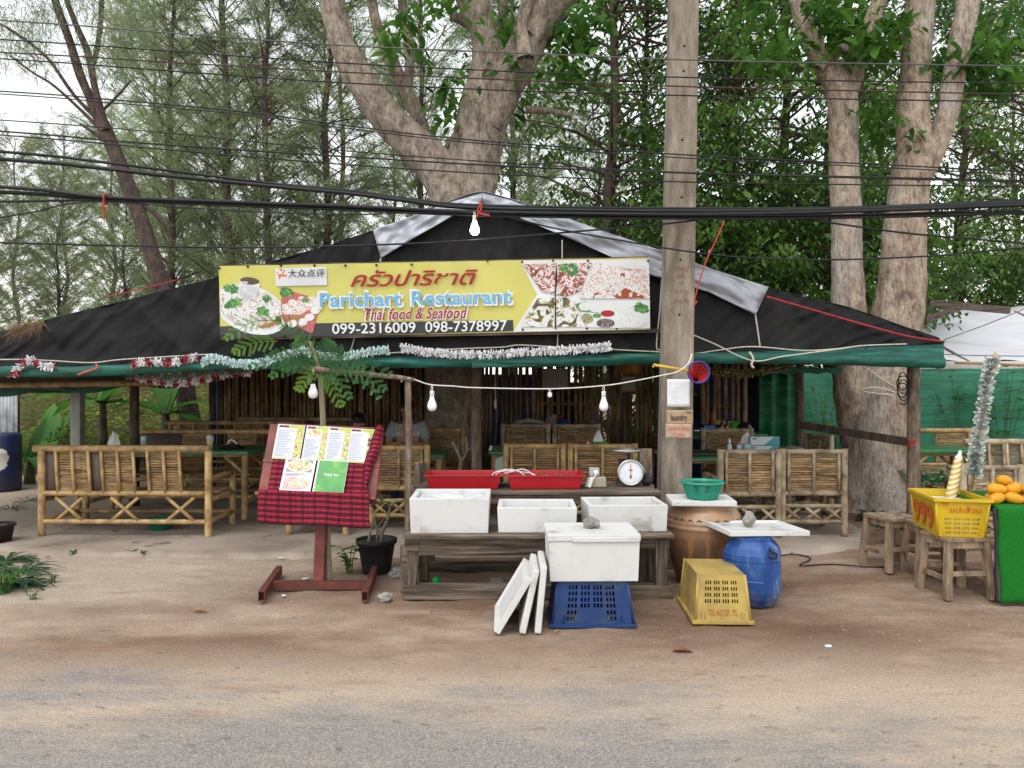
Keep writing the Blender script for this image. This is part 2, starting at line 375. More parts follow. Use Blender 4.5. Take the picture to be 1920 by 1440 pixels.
def gable(u, v):
    px = -420 + u * 2180; z0, z1 = eavez(px), rimz(px); h = z1 - z0; x = wx(px)
    w = 0.05 * nz(x * 1.1, v * 2, 1) * v * (1 - v) * 4 + 0.02 * nz(x * 4 + v * 2.5, v * 1.2, 4) * min(1, h) + 0.014 * nz(x * 9 - v * 6, v * 2, 8) + 0.018 * (1 - abs(nz(x * 2.3 + v * 1.3, v * 0.9, 12))) ** 7 + 0.014 * (1 - abs(nz(x * 3.6 - v * 2.4, v * 1.2, 17))) ** 8
    return V((x, YF - 0.10 * (1 - v) - w, z0 + h * v))
MB().grid(gable, 420, 44).build('gable_tarp', TARP_BLACK, shelter)
def roof(px0, px1, nu):
    def fn(u, v):
        px = px0 + (px1 - px0) * u
        return V((wx(px), YF - 0.012 + v * 5.0, rimz(px) + 0.02 * nz(wx(px) * 1.5, v * 9) - 0.10 * v))
    return MB().grid(fn, nu, 14)
roof(-420, 905, 60).build('roof_tarp', TARP_BLACK, shelter, solid=0.012)
roof(905, 1760, 50).build('roof_tarp', TARP_BLACK, shelter, solid=0.012)
# silver sheet folded over the ridge, with two flaps hanging down the gable
def flap(top, bot, name, wr):
    n = 40
    def fn(u, v):
        tx, ty = spline_eval(top, u); bx, by = spline_eval(bot, u)
        px = tx + (bx - tx) * v; py = ty + (by - ty) * v
        off = 0.11 + 0.05 * v + wr * nz(px * 0.018 + v * 1.5, v * 1.2, 2) + 0.5 * wr * nz(px * 0.05, v * 3, 7) - 0.5 * wr * (1 - abs(nz(px * 0.03 - v * 2, v, 21))) ** 5
        return P(px, py, YF - off)
    return MB().grid(fn, n, 14).build(name, TARP_SILVER, shelter, solid=0.004)
def spline_eval(pts, u):
    t = u * (len(pts) - 1); i = min(int(t), len(pts) - 2); t -= i
    return tuple(pts[i][k] * (1 - t) + pts[i + 1][k] * t for k in range(2))
flap([(905, 362), (840, 380), (770, 406), (699, 431)], [(905, 392), (850, 404), (775, 447), (714, 484)], 'silver_flap', 0.05)
flap([(905, 362), (960, 376), (1080, 415), (1240, 470), (1340, 506), (1441, 538)], [(905, 393), (960, 402), (1080, 452), (1225, 517), (1330, 548), (1417, 590)], 'silver_flap', 0.075)
MB().grid(lambda u, v: V((wx(790 + 240 * u), YF - 0.05 + 4.6 * v, rimz(790 + 240 * u) + 0.03)), 16, 6).build('ridge_sheet', TARP_SILVER, shelter, solid=0.004)
# rolled green shade net along the eave
roll = [(-420, 742), (-200, 716), (0, 697), (120, 697), (250, 692), (380, 685), (560, 681), (760, 679), (885, 678), (975, 679), (1100, 676), (1240, 672), (1400, 671), (1560, 674), (1690, 678), (1768, 680)]
rp = spline([tuple(P(a, b, YF - 0.22)) for a, b in roll], 10)
mb = MB(); vs = []; nr = 14
for i, p in enumerate(rp):
    for k in range(nr):
        a = 2 * PI * k / nr; r = 0.051 * (1 + 0.22 * nz(p[0] * 3, a * 1.2, 2) + 0.12 * nz(p[0] * 0.9, a * 2.5, 5))
        vs.append((p[0], p[1] + r * math.cos(a), p[2] + r * math.sin(a) * 1.05))
mb.add(vs, [(i * nr + k, i * nr + (k + 1) % nr, (i + 1) * nr + (k + 1) % nr, (i + 1) * nr + k) for i in range(len(rp) - 1) for k in range(nr)], True)
mb.build('rolled_net', NET_GREEN, shelter)
def netstrip(u, v):
    px = -420 + u * 2190; a = P(px, interp(eave_px, px) - 4, YF - 0.12); b = P(px, interp(roll, px) - 6, YF - 0.20)
    return a.lerp(b, v) + V((0, -0.012 * nz(px * 0.02, v * 2), 0))
MB().grid(netstrip, 120, 4).build('net_strip', NET_GREEN, shelter)
# loose net corners and hanging fringes
MB().grid(lambda u, v: P(885 + 120 * u, 680 + 4 * u + v * (10 - 8 * u) , YF - 0.285 + 0.02 * nz(u * 4, v)), 14, 4).build('net_fold', NET_GREEN, shelter)
MB().grid(lambda u, v: P(1430 + 150 * u, 690 + 20 * v * (0.4 + 0.6 * abs(nz(u * 5, 3))), 8.4), 20, 4).build('hanging_net', NET_GREEN, shelter)
MB().grid(lambda u, v: P(-30 + 425 * u, 724 + v * (16 - 10 * u + 5 * math.sin(u * 17)) - 12 * u * u, 9.85 + 0.03 * nz(u * 9, v)), 40, 4).build('hanging_net', NET_GREEN, shelter)
# timber: posts, eave poles
def post(px, base, top, r, mat=WOOD_POST, name='post', lean=0.0, d=None):
    b = G(px, base, FL) if d is None else V((wx(px, d), d, FL)); n = 7
    pts = [(b.x + lean * i / n + 0.012 * nz(i * 0.9, px), b.y + 0.01 * nz(i, px + 3), b.z - 0.02 + (top - b.z + 0.02) * i / n) for i in range(n + 1)]
    return MB().tube(pts, [r * (1.08 - 0.12 * i / n + 0.05 * nz(i * 1.7, px)) for i in range(n + 1)], 12).build(name, mat, shelter)
post(1713, 1027, 1.82, 0.062, STICK, d=7.75)
post(1500, 0, 1.9, 0.05, d=9.5)
post(893, 0, 2.6, 0.052, d=8.0)
post(252, 0, 1.75, 0.06, d=9.9)
post(398, 0, 2.0, 0.05, d=11.6)
post(1232, 0, 2.1, 0.05, d=11.2)
post(-330, 0, 1.6, 0.06, d=7.8)
post(1700, 0, 1.8, 0.05, d=12.0)
def bpole(a, b, r, name='pole', mat=BAMBOO, parent=shelter, n=10, nodes=0.28):
    """bamboo culm with swollen joints"""
    a = V(a); b = V(b); L = (b - a).length; pts = []; rad = []
    k = max(2, int(L / nodes)); off = random.random() * 0.6
    for i in range(k + 1):
        t = min(1, max(0, (i + off) / k))
        if i < k:
            for dt, q in ((-0.012, 1.0), (0.0, 1.10), (0.012, 1.0)):
                tt = t + dt / L
                if 0.001 < tt < 0.999: pts.append(a.lerp(b, tt)); rad.append(r * q)
    pts = [a] + pts + [b]; rad = [r] + rad + [r]
    mb = MB().tube(pts, rad, n)
    return mb.build(name, mat, parent) if name else mb
bpole(P(-80, 722, 9.8), P(330, 718, 9.9), 0.045, 'eave_pole')
bpole(V((wx(-380), YF, 1.68)), V((wx(880), YF + 0.02, 1.86)), 0.04, 'eave_pole')
bpole(V((wx(860), YF + 0.08, 1.86)), V((wx(1755), YF + 0.06, 1.90)), 0.04, 'eave_pole')
bpole(V((wx(905), YF + 0.05, 3.30)), V((wx(905), YF + 4.9, 3.25)), 0.05, 'ridge_pole')
for px in (300, 600, 1200, 1500):
    bpole(V((wx(px), YF + 0.05, rimz(px) - 0.06)), V((wx(px), YF + 4.9, rimz(px) - 0.16)), 0.035, 'purlin', n=8)
# hand rail from the dark inner post to the right corner post
MB().beam(P(1503, 797, 9.4), P(1704, 829, 7.8), 0.05, 0.085).build('hand_rail', WOOD_POST, shelter, bevel=0.008)
# cream ropes, red webbing
def rope(pts, d, r=0.007, mat=ROPE, name='rope', n=6, parent=shelter):
    q = spline([tuple(P(p[0], p[1], p[2] if len(p) > 2 else d)) for p in pts], 8)
    return MB().tube(q, r, n).build(name, mat, parent)
RED_STRAP = S('red_webbing', (0.42, 0.035, 0.04), (0.30, 0.02, 0.03), rough=0.6, scale=20)
rope([(-60, 676), (30, 674), (90, 676), (170, 680), (230, 674), (345, 667), (400, 664)], YF - 0.16)
rope([(730, 662), (860, 654), (940, 651), (975, 647), (1050, 651), (1130, 654), (1160, 656)], YF - 0.16)
rope([(1160, 656), (1240, 660), (1300, 663), (1345, 657), (1410, 650), (1500, 657), (1560, 655), (1620, 648), (1700, 645)], YF - 0.17)
rope([(1297, 627), (1340, 645), (1410, 676), (1470, 668), (1560, 656), (1615, 648)], YF - 0.30)
rope([(1405, 660), (1412, 672), (1409, 684), (1413, 690)], YF - 0.30, 0.012)
rope([(1416, 588), (1420, 615), (1425, 650)], YF - 0.12, 0.008)
rope([(1241, 520), (1237, 580), (1231, 650), (1240, 654)], YF - 0.12, 0.007)
rope([(714, 484), (712, 496)], YF - 0.2, 0.006); rope([(1054, 450), (1054, 488)], YF - 0.2, 0.006)
rope([(665, 632), (660, 650), (655, 662)], YF - 0.14, 0.006); rope([(1046, 624), (1045, 652)], YF - 0.14, 0.006)
rope([(1437, 556), (1520, 580), (1610, 606), (1700, 630), (1766, 640)], YF - 0.15, 0.010, RED_STRAP, 'strap')
rope([(205, 556), (270, 541), (335, 524)], YF + 0.05, 0.006, RED_STRAP, 'strap')
PINKTAPE = S('pink_cord', (0.55, 0.10, 0.09), (0.45, 0.07, 0.07), rough=0.6)
rope([(146, 703), (162, 697), (182, 690), (180, 682)], YF - 0.30, 0.010, PINKTAPE, 'tie_cord')
# dry needles caught on the left roof edge
mb = MB(); nc0 = P(62, 612, YF - 0.02)
for i in range(420):
    a_ = P(random.uniform(28, 85), 0, YF); px = random.uniform(30, 82); p = P(px, interp(rim_px, px) + random.uniform(-2, 3), YF - 0.03) - nc0; d = V((random.gauss(-0.5, 0.5), random.uniform(-0.5, -0.1), random.gauss(-0.5, 0.35))).normalized(); w = d.orthogonal().normalized() * 0.0025
    mb.add([p - w, p + w, p + d * random.uniform(0.08, 0.22)], [(0, 1, 2)])
nc_ = thing('needle_clump', 'clump of dry brown needles caught on the left roof edge', 'dry needles', nc0); tag(mb.build('needles', S('dry_needles', (0.30, 0.20, 0.12), (0.20, 0.13, 0.08), rough=0.9), nc_), kind='stuff')
# ================================================================ tinsel garlands
def tinsel(name, label, pts, d, mats, r=0.05, per=1.0, strip=0.006, loops=True):
    path = spline([tuple(P(p[0], p[1], p[2] if len(p) > 2 else d)) for p in pts], 24)
    t = thing(name, label, 'garland', path[0], group='tinsel garlands on the eave' if loops else None); o0 = V(path[0])
    MB().tube([V(p) - o0 for p in path], 0.004, 5).build('string', ROPE, t)
    L = sum((V(path[i + 1]) - V(path[i])).length for i in range(len(path) - 1))
    mbs = [MB() for _ in mats]; n = int(L * 900 * per)
    for i in range(n):
        s = random.random() * (len(path) - 1); k = int(s); p = V(path[k]).lerp(V(path[k + 1]), s - k) - o0
        a = random.uniform(0, 2 * PI); dr = V((random.uniform(-0.5, 0.5), math.cos(a), math.sin(a))).normalized()
        if abs((V(path[k + 1]) - V(path[k])).normalized().z) > 0.7: dr = V((math.cos(a), math.sin(a), random.uniform(-0.5, 0.5))).normalized()
        e = p + dr * r * random.uniform(0.55, 1.1); w = dr.cross(V((random.uniform(-1, 1), random.uniform(-1, 1), random.uniform(-1, 1)))).normalized() * strip
        mi = 0
        if len(mats) > 1: mi = 1 if math.sin(s / (len(path) - 1) * L / 0.075 * PI) > 0.2 else 0
        mbs[mi].add([p - w * 0.4, p + w * 0.4, e + w, e - w], [(0, 1, 2, 3)])
    for mb, m in zip(mbs, mats): tag(mb.build('tinsel_strips', m, t), kind='stuff')
    return t
TIN_W = S('white_tinsel', (0.90, 0.89, 0.91), (0.8, 0.8, 0.83), rough=0.35, spec=0.6); TIN_M = S('mint_tinsel', (0.72, 0.86, 0.85), (0.6, 0.76, 0.76), rough=0.35, spec=0.6)
TIN_R = S('red_tinsel', (0.40, 0.02, 0.05), (0.28, 0.01, 0.03), rough=0.3, spec=0.7); TIN_S = S('silver_tinsel', (0.66, 0.69, 0.68), (0.36, 0.42, 0.38), rough=0.25, metal=0.15, spec=0.6)
TIN_D = S('dull_tinsel', (0.30, 0.31, 0.30), (0.2, 0.21, 0.2), rough=0.5); TIN_O = S('olive_tinsel', (0.16, 0.14, 0.03), (0.09, 0.08, 0.02), rough=0.4)
tinsel('tinsel_garland', 'short red and white tinsel garland hanging at the far left end of the eave', [(24, 706), (32, 692), (45, 678), (60, 677), (75, 684), (100, 688)], YF - 0.31, [TIN_W, TIN_R])
tinsel('tinsel_garland', 'red and white tinsel garland between the mint garland and the left end', [(247, 683), (275, 678), (310, 681), (345, 675), (372, 669)], YF - 0.30, [TIN_W, TIN_R])
tinsel('tinsel_garland', 'pale mint tinsel garland on the eave below the left half of the banner', [(380, 680), (400, 672), (440, 682), (480, 682), (525, 670), (565, 658), (610, 668), (650, 668), (690, 660), (730, 657)], YF - 0.31, [TIN_M])
tinsel('tinsel_garland', 'white tinsel garland on the eave below the right half of the banner', [(752, 652), (790, 658), (850, 664), (930, 664), (1000, 659), (1060, 656), (1110, 653), (1144, 649)], YF - 0.31, [TIN_W])
tinsel('tinsel_garland', 'dull grey tinsel garland sagging under the left eave', [(235, 703), (290, 705), (340, 704), (400, 697), (460, 693)], YF + 0.2, [TIN_D])
tinsel('tinsel_garland', 'dark red and white tinsel garland lowest under the left eave', [(250, 706), (290, 714), (330, 719), (370, 714), (410, 705), (470, 698)], YF + 0.25, [TIN_W, TIN_R])
tinsel('tinsel_garland', 'olive tinsel garland sagging under the eave right of the concrete pole', [(1330, 694), (1360, 698), (1400, 700), (1440, 693), (1480, 686)], YF + 0.15, [TIN_O])
# ================================================================ banner over the entrance
BD = YF - 0.24
b_bl, b_br, b_tl = P(413, 634, BD), P(1219, 618, BD), P(409, 499, BD)
bxv = (b_br - b_bl); BW = bxv.length; bxv.normalize(); bnv = V((0, -1, 0)); byv = bnv.cross(bxv) * 1.0
BH = (b_tl - b_bl).length
banner = thing('restaurant_banner', 'long yellow and dark grey banner reading Parichart Restaurant with food pictures', 'banner', M=basis(b_bl, bxv, byv, bnv))
def bl(px, py):                          # photo pixel to banner coordinates
    q = P(px, py, BD) - b_bl
    return q.dot(bxv), q.dot(byv)
def wr(x, y): return 0.007 * nz(x * 2.2 - y * 3, y * 3, 2) + 0.012 * max(0, (y / BH - 0.55)) * math.sin(x * 16 + y * 11 + 2 * nz(x, 1))
def flatm(name, c, rough=0.45, var=0.06):
    return S(name, c, tuple(x * (1 - var) for x in c), rough=rough, scale=3, spec=0.35)
VY = S('banner_yellow', (0.60, 0.56, 0.115), (0.56, 0.53, 0.15), rough=0.4, scale=1.6, spec=0.4); VG = flatm('banner_grey', (0.045, 0.045, 0.048)); VW = flatm('banner_white', (0.74, 0.75, 0.76)); VB = flatm('letter_blue', (0.16, 0.42, 0.68))
VR = flatm('letter_red', (0.33, 0.008, 0.014)); VC = flatm('letter_crimson', (0.36, 0.008, 0.05)); VO = flatm('logo_orange', (0.62, 0.17, 0.07))
def food(name, stops, scale=14, dist=1.2, constant=True):
    m, N, L, B = new_mat(name); vec = coords(N, L, rnd=False)
    t = N.new('ShaderNodeTexNoise'); t.inputs['Scale'].default_value = scale; t.inputs['Detail'].default_value = 4; t.inputs['Roughness'].default_value = 0.62; t.inputs['Distortion'].default_value = dist
    L.new(vec, t.inputs['Vector'])
    col = ramp(N, L, t.outputs['Fac'], stops); col.node.color_ramp.interpolation = 'CONSTANT' if constant else 'LINEAR'
    L.new(col, B.inputs['Base Color']); B.inputs['Roughness'].default_value = 0.45
    MATS[name] = m
    return m
Wt, Rd, Gn, Bk, Br, Or = (0.72, 0.73, 0.73), (0.40, 0.05, 0.03), (0.05, 0.20, 0.05), (0.06, 0.04, 0.04), (0.20, 0.09, 0.04), (0.55, 0.20, 0.07)
F_SOUP = food('print_soup', [(0, Gn), (0.34, (0.25, 0.35, 0.2)), (0.40, Wt), (0.56, (0.6, 0.5, 0.42)), (0.60, Rd), (0.64, Wt), (0.70, Or)], 16)
F_CRAB = food('print_crab', [(0, Bk), (0.34, Br), (0.41, Rd), (0.47, Wt), (0.56, Or), (0.60, Bk), (0.65, Wt)], 12, 2.0)
F_SHRIMP = food('print_shrimp', [(0, Bk), (0.32, Rd), (0.39, Wt), (0.55, Or), (0.60, Wt), (0.66, (0.5, 0.3, 0.1))], 15, 1.5)
F_MUSSEL = food('print_mussel', [(0, Bk), (0.40, (0.16, 0.13, 0.03)), (0.46, (0.35, 0.30, 0.08)), (0.50, Wt), (0.63, Bk), (0.68, Wt)], 9, 1.5)
F_GREEN = food('print_greens', [(0, (0.03, 0.16, 0.03)), (0.45, Gn), (0.52, (0.20, 0.42, 0.12)), (0.6, (0.02, 0.12, 0.02))], 20)
F_NAPKIN = food('print_napkin', [(0, Rd), (0.46, (0.6, 0.25, 0.25)), (0.52, Rd)], 60)
F_STEEL = food('print_steel', [(0, (0.30, 0.30, 0.31)), (0.45, (0.55, 0.56, 0.58)), (0.6, Wt)], 9, 0.5, False)
F_RICE = food('print_rice', [(0, (0.5, 0.5, 0.5)), (0.36, Wt), (0.62, (0.6, 0.62, 0.6))], 30)
F_SAUCE = food('print_sauce', [(0, Bk), (0.45, (0.16, 0.12, 0.11)), (0.56, (0.35, 0.33, 0.3))], 25)
F_PEANUT = food('print_peanut', [(0, (0.10, 0.08, 0.03)), (0.42, (0.40, 0.36, 0.2)), (0.6, (0.12, 0.12, 0.05))], 40)
mb = MB(); NXb, NYb = 110, 14
mb.grid(lambda u, v: V((u * BW, v * BH, wr(u * BW, v * BH))), NXb, NYb)
mb.build('sheet', VY, banner)
lay = [0]
def pr(name, mat, pts, local=False, up=None):
    """flat printed shape on the sheet, following its folds"""
    lay[0] += 1; h = 0.003 + 0.0004 * (lay[0] if up is None else up)
    q = [bl(*p) for p in pts] if not local else pts
    bm = bmesh.new(); vs = [bm.verts.new((x, y, 0)) for x, y in q]; bm.faces.new(vs)
    bmesh.ops.triangulate(bm, faces=bm.faces)
    for _ in range(3):
        es = [e for e in bm.edges if e.calc_length() > 0.12]
        if not es: break
        bmesh.ops.subdivide_edges(bm, edges=es, cuts=1); bmesh.ops.triangulate(bm, faces=bm.faces)
    bm.normal_update()
    for f in bm.faces:
        if f.normal.z < 0: f.normal_flip()
    for v in bm.verts: v.co.z = wr(v.co.x, v.co.y) + h; v.co.x = min(max(v.co.x, 0.0), BW); v.co.y = min(max(v.co.y, 0), BH)
    me = bpy.data.meshes.new(name); bm.to_mesh(me); bm.free(); me.materials.append(mat)
    o = bpy.data.objects.new(name, me); link(o, banner)
    return o
def ell(cx, cy, rx, ry, rot=0.0, n=28, wob=0.0):
    out = []
    for i in range(n):
        a = 2 * PI * i / n; k = 1 + wob * nz(math.cos(a) * 2 + cx, math.sin(a) * 2 + cy)
        x, y = rx * math.cos(a) * k, ry * math.sin(a) * k
        out.append((cx + x * math.cos(rot) - y * math.sin(rot), cy + x * math.sin(rot) + y * math.cos(rot)))
    return out
def clip(pts, x0=413): return [(max(x, x0), y) for x, y in pts]
pr('grey_strip', VG, [(413, 634), (413, 612), (600, 606), (962, 600), (963, 621), (700, 628)])
pr('white_field', VW, [(975, 489), (1220, 486), (1219, 617), (962, 622), (1007, 553)])
# hot pot
pr('printed_plate', VW, clip(ell(470, 580, 72, 44, 0.35)))
pr('printed_bowl_rim', F_STEEL, clip(ell(468, 576, 68, 39, 0.35)))
pr('printed_soup', F_SOUP, clip(ell(464, 575, 64, 34, 0.35)))
pr('printed_leaves', F_GREEN, ell(434, 541, 16, 8, 0.2, wob=0.5)); pr('printed_leaves', F_GREEN, ell(437, 569, 17, 9, -0.3, wob=0.4)); pr('printed_leaves', F_GREEN, ell(494, 583, 12, 8, 0.4, wob=0.5))
pr('printed_leaves', F_GREEN, ell(500, 560, 8, 7, 0.4, wob=0.6))
pr('printed_chimney', F_STEEL, [(450, 527), (447, 551), (461, 562), (480, 560), (489, 531)])
pr('printed_chimney_mouth', flatm('print_dark_brown', (0.10, 0.07, 0.045)), ell(469, 527, 18, 7, 0.12))
pr('printed_broth', flatm('print_orange', (0.45, 0.16, 0.05)), [(483, 612), (510, 604), (527, 590), (529, 600), (512, 612), (490, 616)])
# fish on a red napkin
pr('printed_napkin', F_NAPKIN, [(530, 541), (602, 562), (587, 626), (532, 601), (527, 575)])
pr('printed_fish', F_SHRIMP, ell(565, 572, 36, 16, -0.25, wob=0.3))
pr('printed_leaves', F_GREEN, ell(538, 548, 12, 9, 0, wob=0.5)); pr('printed_leaves', F_GREEN, ell(574, 563, 7, 5, 0, wob=0.5))
pr('printed_sauce', flatm('print_rust', (0.42, 0.17, 0.07)), ell(558, 596, 13, 6, -0.1, wob=0.4))
for x, y in ((549, 607), (568, 604), (581, 595), (592, 582)): pr('printed_egg', VW, ell(x, y, 9, 7, -0.2))
# sticker with logo
pr('sticker', flatm('sticker_white', (0.66, 0.67, 0.69)), [(516, 503), (612, 501), (614, 535), (518, 537)])
pr('logo_head', VO, ell(526.5, 506.5, 3.2, 3.2, n=14)); pr('logo_arms', VO, [(520, 509), (523, 514), (529, 514), (533, 505), (535, 507), (531, 517), (522, 517), (519, 511)])
pr('logo_legs', VO, [(523, 517), (531, 516), (537, 515), (539, 519), (536, 519), (531, 519), (528, 519), (525, 524), (523, 523)])
# right hand pictures
pr('printed_crab', F_CRAB, [(980, 496), (1109, 493), (1088, 546), (1060, 556), (1016, 547)])
pr('printed_leaves', F_GREEN, ell(1068, 505, 19, 11, 0.2, wob=0.5))
pr('printed_prawns', F_SHRIMP, [(1113, 493), (1218, 508), (1218, 560), (1086, 560)])
pr('printed_broth', flatm('print_chilli', (0.36, 0.07, 0.02)), [(1150, 556), (1172, 540), (1200, 552), (1210, 559), (1160, 560)])
pr('printed_mussels', F_MUSSEL, [(1008, 560), (1064, 558), (1098, 613), (975, 613)])
pr('printed_plate', VW, [(1077, 564), (1218, 563), (1218, 616), (1102, 614)])
pr('printed_leaves', F_GREEN, [(1077, 571), (1100, 565), (1093, 574), (1110, 585), (1130, 588), (1088, 585)]); pr('printed_leaves', F_GREEN, ell(1202, 578, 15, 9, 0.2, wob=0.5))
for x, y, a, b in ((1096, 575, 11, 8), (1117, 577, 12, 9), (1142, 576, 15, 9), (1174, 579, 15, 10)): pr('printed_squid', F_RICE, ell(x, y, a, b))
pr('printed_sauce', flatm('print_red_sauce', (0.40, 0.01, 0.02)), ell(1139, 588, 13, 6)); pr('printed_leaves', F_GREEN, ell(1119, 592, 8, 4))
pr('printed_peanuts', F_PEANUT, ell(1101, 597, 11, 9, 0.3)); pr('printed_dip', F_SAUCE, ell(1135, 606, 17, 8.5)); pr('printed_rice', F_RICE, ell(1185, 602, 27, 13))
pr('tear', BLACK, [(1043, 493), (1045, 520), (1042, 550), (1043, 617), (1040, 617), (1040, 548), (1041, 520)])
# lettering
def btext(body, x0, y0, x1, y1, mat, name, up, **kw):
    ax, ay = bl(x0, y0); ex, ey = bl(x1, y0 - (x1 - x0) * 0.0205); tx, ty = bl(x0, y1)
    M = Matrix.Translation((ax, ay, 0.026 + up)) @ Matrix.Rotation(math.atan2(ey - ay, ex - ax), 4, 'Z')
    return text(body, name, mat, banner, M, math.hypot(ex - ax, ey - ay), ty - ay, **kw)
btext('ครัวปาริชาติ', 658, 539, 897, 508, VR, 'thai_name', 0.0, bold=0.016, shear=0.35)
btext('Parichart', 597, 581, 758, 546, VW, 'name_outline', 0.0, bold=0.05, spacing=1.04)
btext('Restaurant', 769, 577.5, 963, 542.5, VW, 'name_outline', 0.0, bold=0.05, spacing=1.04)
btext('Parichart', 601, 577, 754, 550, VB, 'english_name', 0.002, bold=0.022, spacing=1.04)
btext('Restaurant', 773, 573.5, 959, 546.5, VB, 'english_name', 0.002, bold=0.022, spacing=1.04)
btext('Thai food & Seafood', 682, 603, 880, 577, VW, 'tagline_outline', 0.0, bold=0.042, shear=0.3, spacing=1.05)
btext('Thai food & Seafood', 685, 601, 877, 579, VC, 'tagline', 0.002, bold=0.012, shear=0.3, spacing=1.05)
btext('099-2316009', 624, 627, 780, 607, VW, 'phone_number', 0.0, bold=0.012)
btext('098-7378997', 798, 623.5, 951, 603.5, VW, 'phone_number', 0.0, bold=0.012)
btext('大众点评', 542, 521, 610, 506, BLACK, 'sticker_text', 0.0, bold=0.004)
# eyelets and the battens the sheet is nailed to
EYELET = MB().lathe([(0.001, 0.012), (0.011, 0.012), (0.011, 0)], 8).mesh('eyelet', S('rusty_eyelet', (0.05, 0.035, 0.03), (0.03, 0.02, 0.02), rough=0.6))
for px, py in [(412, 503), (465, 500), (527, 498), (590, 498), (648, 498), (706, 497), (772, 496), (914, 489), (979, 491), (1037, 489), (1102, 489), (1215, 489), (417, 630), (533, 629), (563, 628), (715, 625), (802, 624), (913, 620), (980, 618), (1100, 616), (1156, 616), (1215, 615)]:
    x, y = bl(px, py); inst(EYELET, 'eyelet', banner, (x, y, 0.002))
MB().beam((0, BH - 0.004, -0.035), (BW, BH - 0.004, -0.035), 0.04, 0.035, up=V((0, 1, 0))).build('batten', WOOD_OLD, banner)
MB().beam((0, 0.0, -0.035), (BW + 0.25, -0.01, -0.035), 0.04, 0.035, up=V((0, 1, 0))).build('batten', WOOD_OLD, banner)
for t in (0.02, 0.33, 0.66, 0.98): MB().beam((t * BW, 0, -0.07), (t * BW, BH, -0.07), 0.03, 0.03, up=V((0, 0, 1))).build('batten', WOOD_OLD, banner)
# ================================================================ bamboo walls
def culm(r, L, seed=0):
    rnd = random.Random(seed); pts = []; rad = []; z = 0.0; k = rnd.uniform(0, 0.25)
    pts.append((0, 0, 0)); rad.append(r)
    z = k + 0.05
    while z < L - 0.03:
        for dz, q in ((-0.01, 1.0), (0, 1.12), (0.01, 1.0)): pts.append((0.004 * nz(z * 2, seed), 0, z + dz)); rad.append(r * q)
        z += rnd.uniform(0.24, 0.34)
    pts.append((0, 0, L)); rad.append(r * 0.96)
    return MB().tube(pts, rad, 8).mesh('bamboo_culm', BAMBOO_WALL)
CULMS = [culm(0.031, 2.3, i) for i in range(5)]
def bamboo_wall(label, x0, x1, y0, y1, step, gap=0.0, zt=2.3, z0=FL):
    w = thing('bamboo_wall', label, 'wall', (x0, y0, z0)); x = 0.0; n = 0; d = V((x1 - x0, y1 - y0, 0)); L = d.length; d.normalize()
    while x < L:
        p = d * x; o = inst(CULMS[n % 5], 'bamboo_pole', w, (p.x, p.y + random.uniform(-0.012, 0.012), random.uniform(-0.01, 0)), (random.uniform(-0.008, 0.008), random.uniform(-0.012, 0.012), random.uniform(0, 6)), (random.uniform(0.86, 1.08),) * 2 + (zt / 2.3,))
        x += step * random.uniform(0.94, 1.06) + (random.uniform(0.01, gap) if gap and random.random() < 0.55 else 0); n += 1
    for z in (0.45, 1.25, 1.9):
        MB().tube([(0, 0.05, z), (d.x * L, d.y * L + 0.05, z)], 0.028, 8).build('cross_pole', BAMBOO_WALL, w)
    return w
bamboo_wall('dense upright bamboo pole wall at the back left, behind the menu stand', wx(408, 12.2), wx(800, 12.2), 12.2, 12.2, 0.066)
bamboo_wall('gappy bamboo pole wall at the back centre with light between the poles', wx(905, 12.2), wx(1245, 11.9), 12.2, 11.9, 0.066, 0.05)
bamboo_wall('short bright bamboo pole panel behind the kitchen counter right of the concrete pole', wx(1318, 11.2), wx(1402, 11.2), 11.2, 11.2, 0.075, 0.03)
BLUE_TARP = S('blue_tarp', (0.02, 0.11, 0.42), (0.012, 0.07, 0.30), rough=0.4, scale=3, bmp=0.3, bscale=8, bdist=0.03)
def hanging(name, label, a, b, zt, zb, mat, cat, fold=0.03, f=9):
    a = V(a); b = V(b); t = thing(name, label, cat, (a.x, a.y, zb))
    n = V((b.y - a.y, a.x - b.x, 0)).normalized()
    MB().grid(lambda u, v: V(((b.x - a.x) * u, (b.y - a.y) * u, (zt - zb) * v)) + n * fold * (math.sin(u * f + v) + nz(u * f, v * 3)), 40, 8).build('sheet', mat, t, solid=0.003)
    mb = MB().tube([(0, 0, zt - zb), (b.x - a.x, b.y - a.y, zt - zb)], 0.012, 6); mb.build('line', ROPE, t)
    return t
hanging('blue_tarp', 'blue tarpaulin seen through the gaps of the centre bamboo wall', (wx(900, 12.6), 12.6, 0), (wx(1010, 12.6), 12.6, 0), 1.75, 0.1, BLUE_TARP, 'tarp')
hanging('light_block_sheet', 'added dark brown sheet blocking light behind the dense left bamboo wall', (wx(405, 12.45), 12.45, 0), (wx(800, 12.45), 12.45, 0), 2.35, 0.02, S('light_block_brown', (0.03, 0.022, 0.016), (0.02, 0.015, 0.012), rough=0.9), 'sheet')  # added sheet, keeps daylight out of the gaps between the poles
hanging('light_block_sheet', 'added dark sheet blocking light behind the middle of the centre bamboo wall', (wx(1000, 12.7), 12.7, 0), (wx(1110, 12.7), 12.7, 0), 1.62, 0.02, MATS['light_block_brown'], 'sheet')  # second added sheet, darkens part of the centre wall's gaps
hanging('blue_tarp', 'dark blue tarpaulin behind the short kitchen bamboo panel', (wx(1290, 11.6), 11.6, 0), (wx(1440, 11.6), 11.6, 0), 2.1, 0.1, S('navy_tarp', (0.01, 0.05, 0.26), (0.006, 0.03, 0.16), rough=0.45), 'tarp')
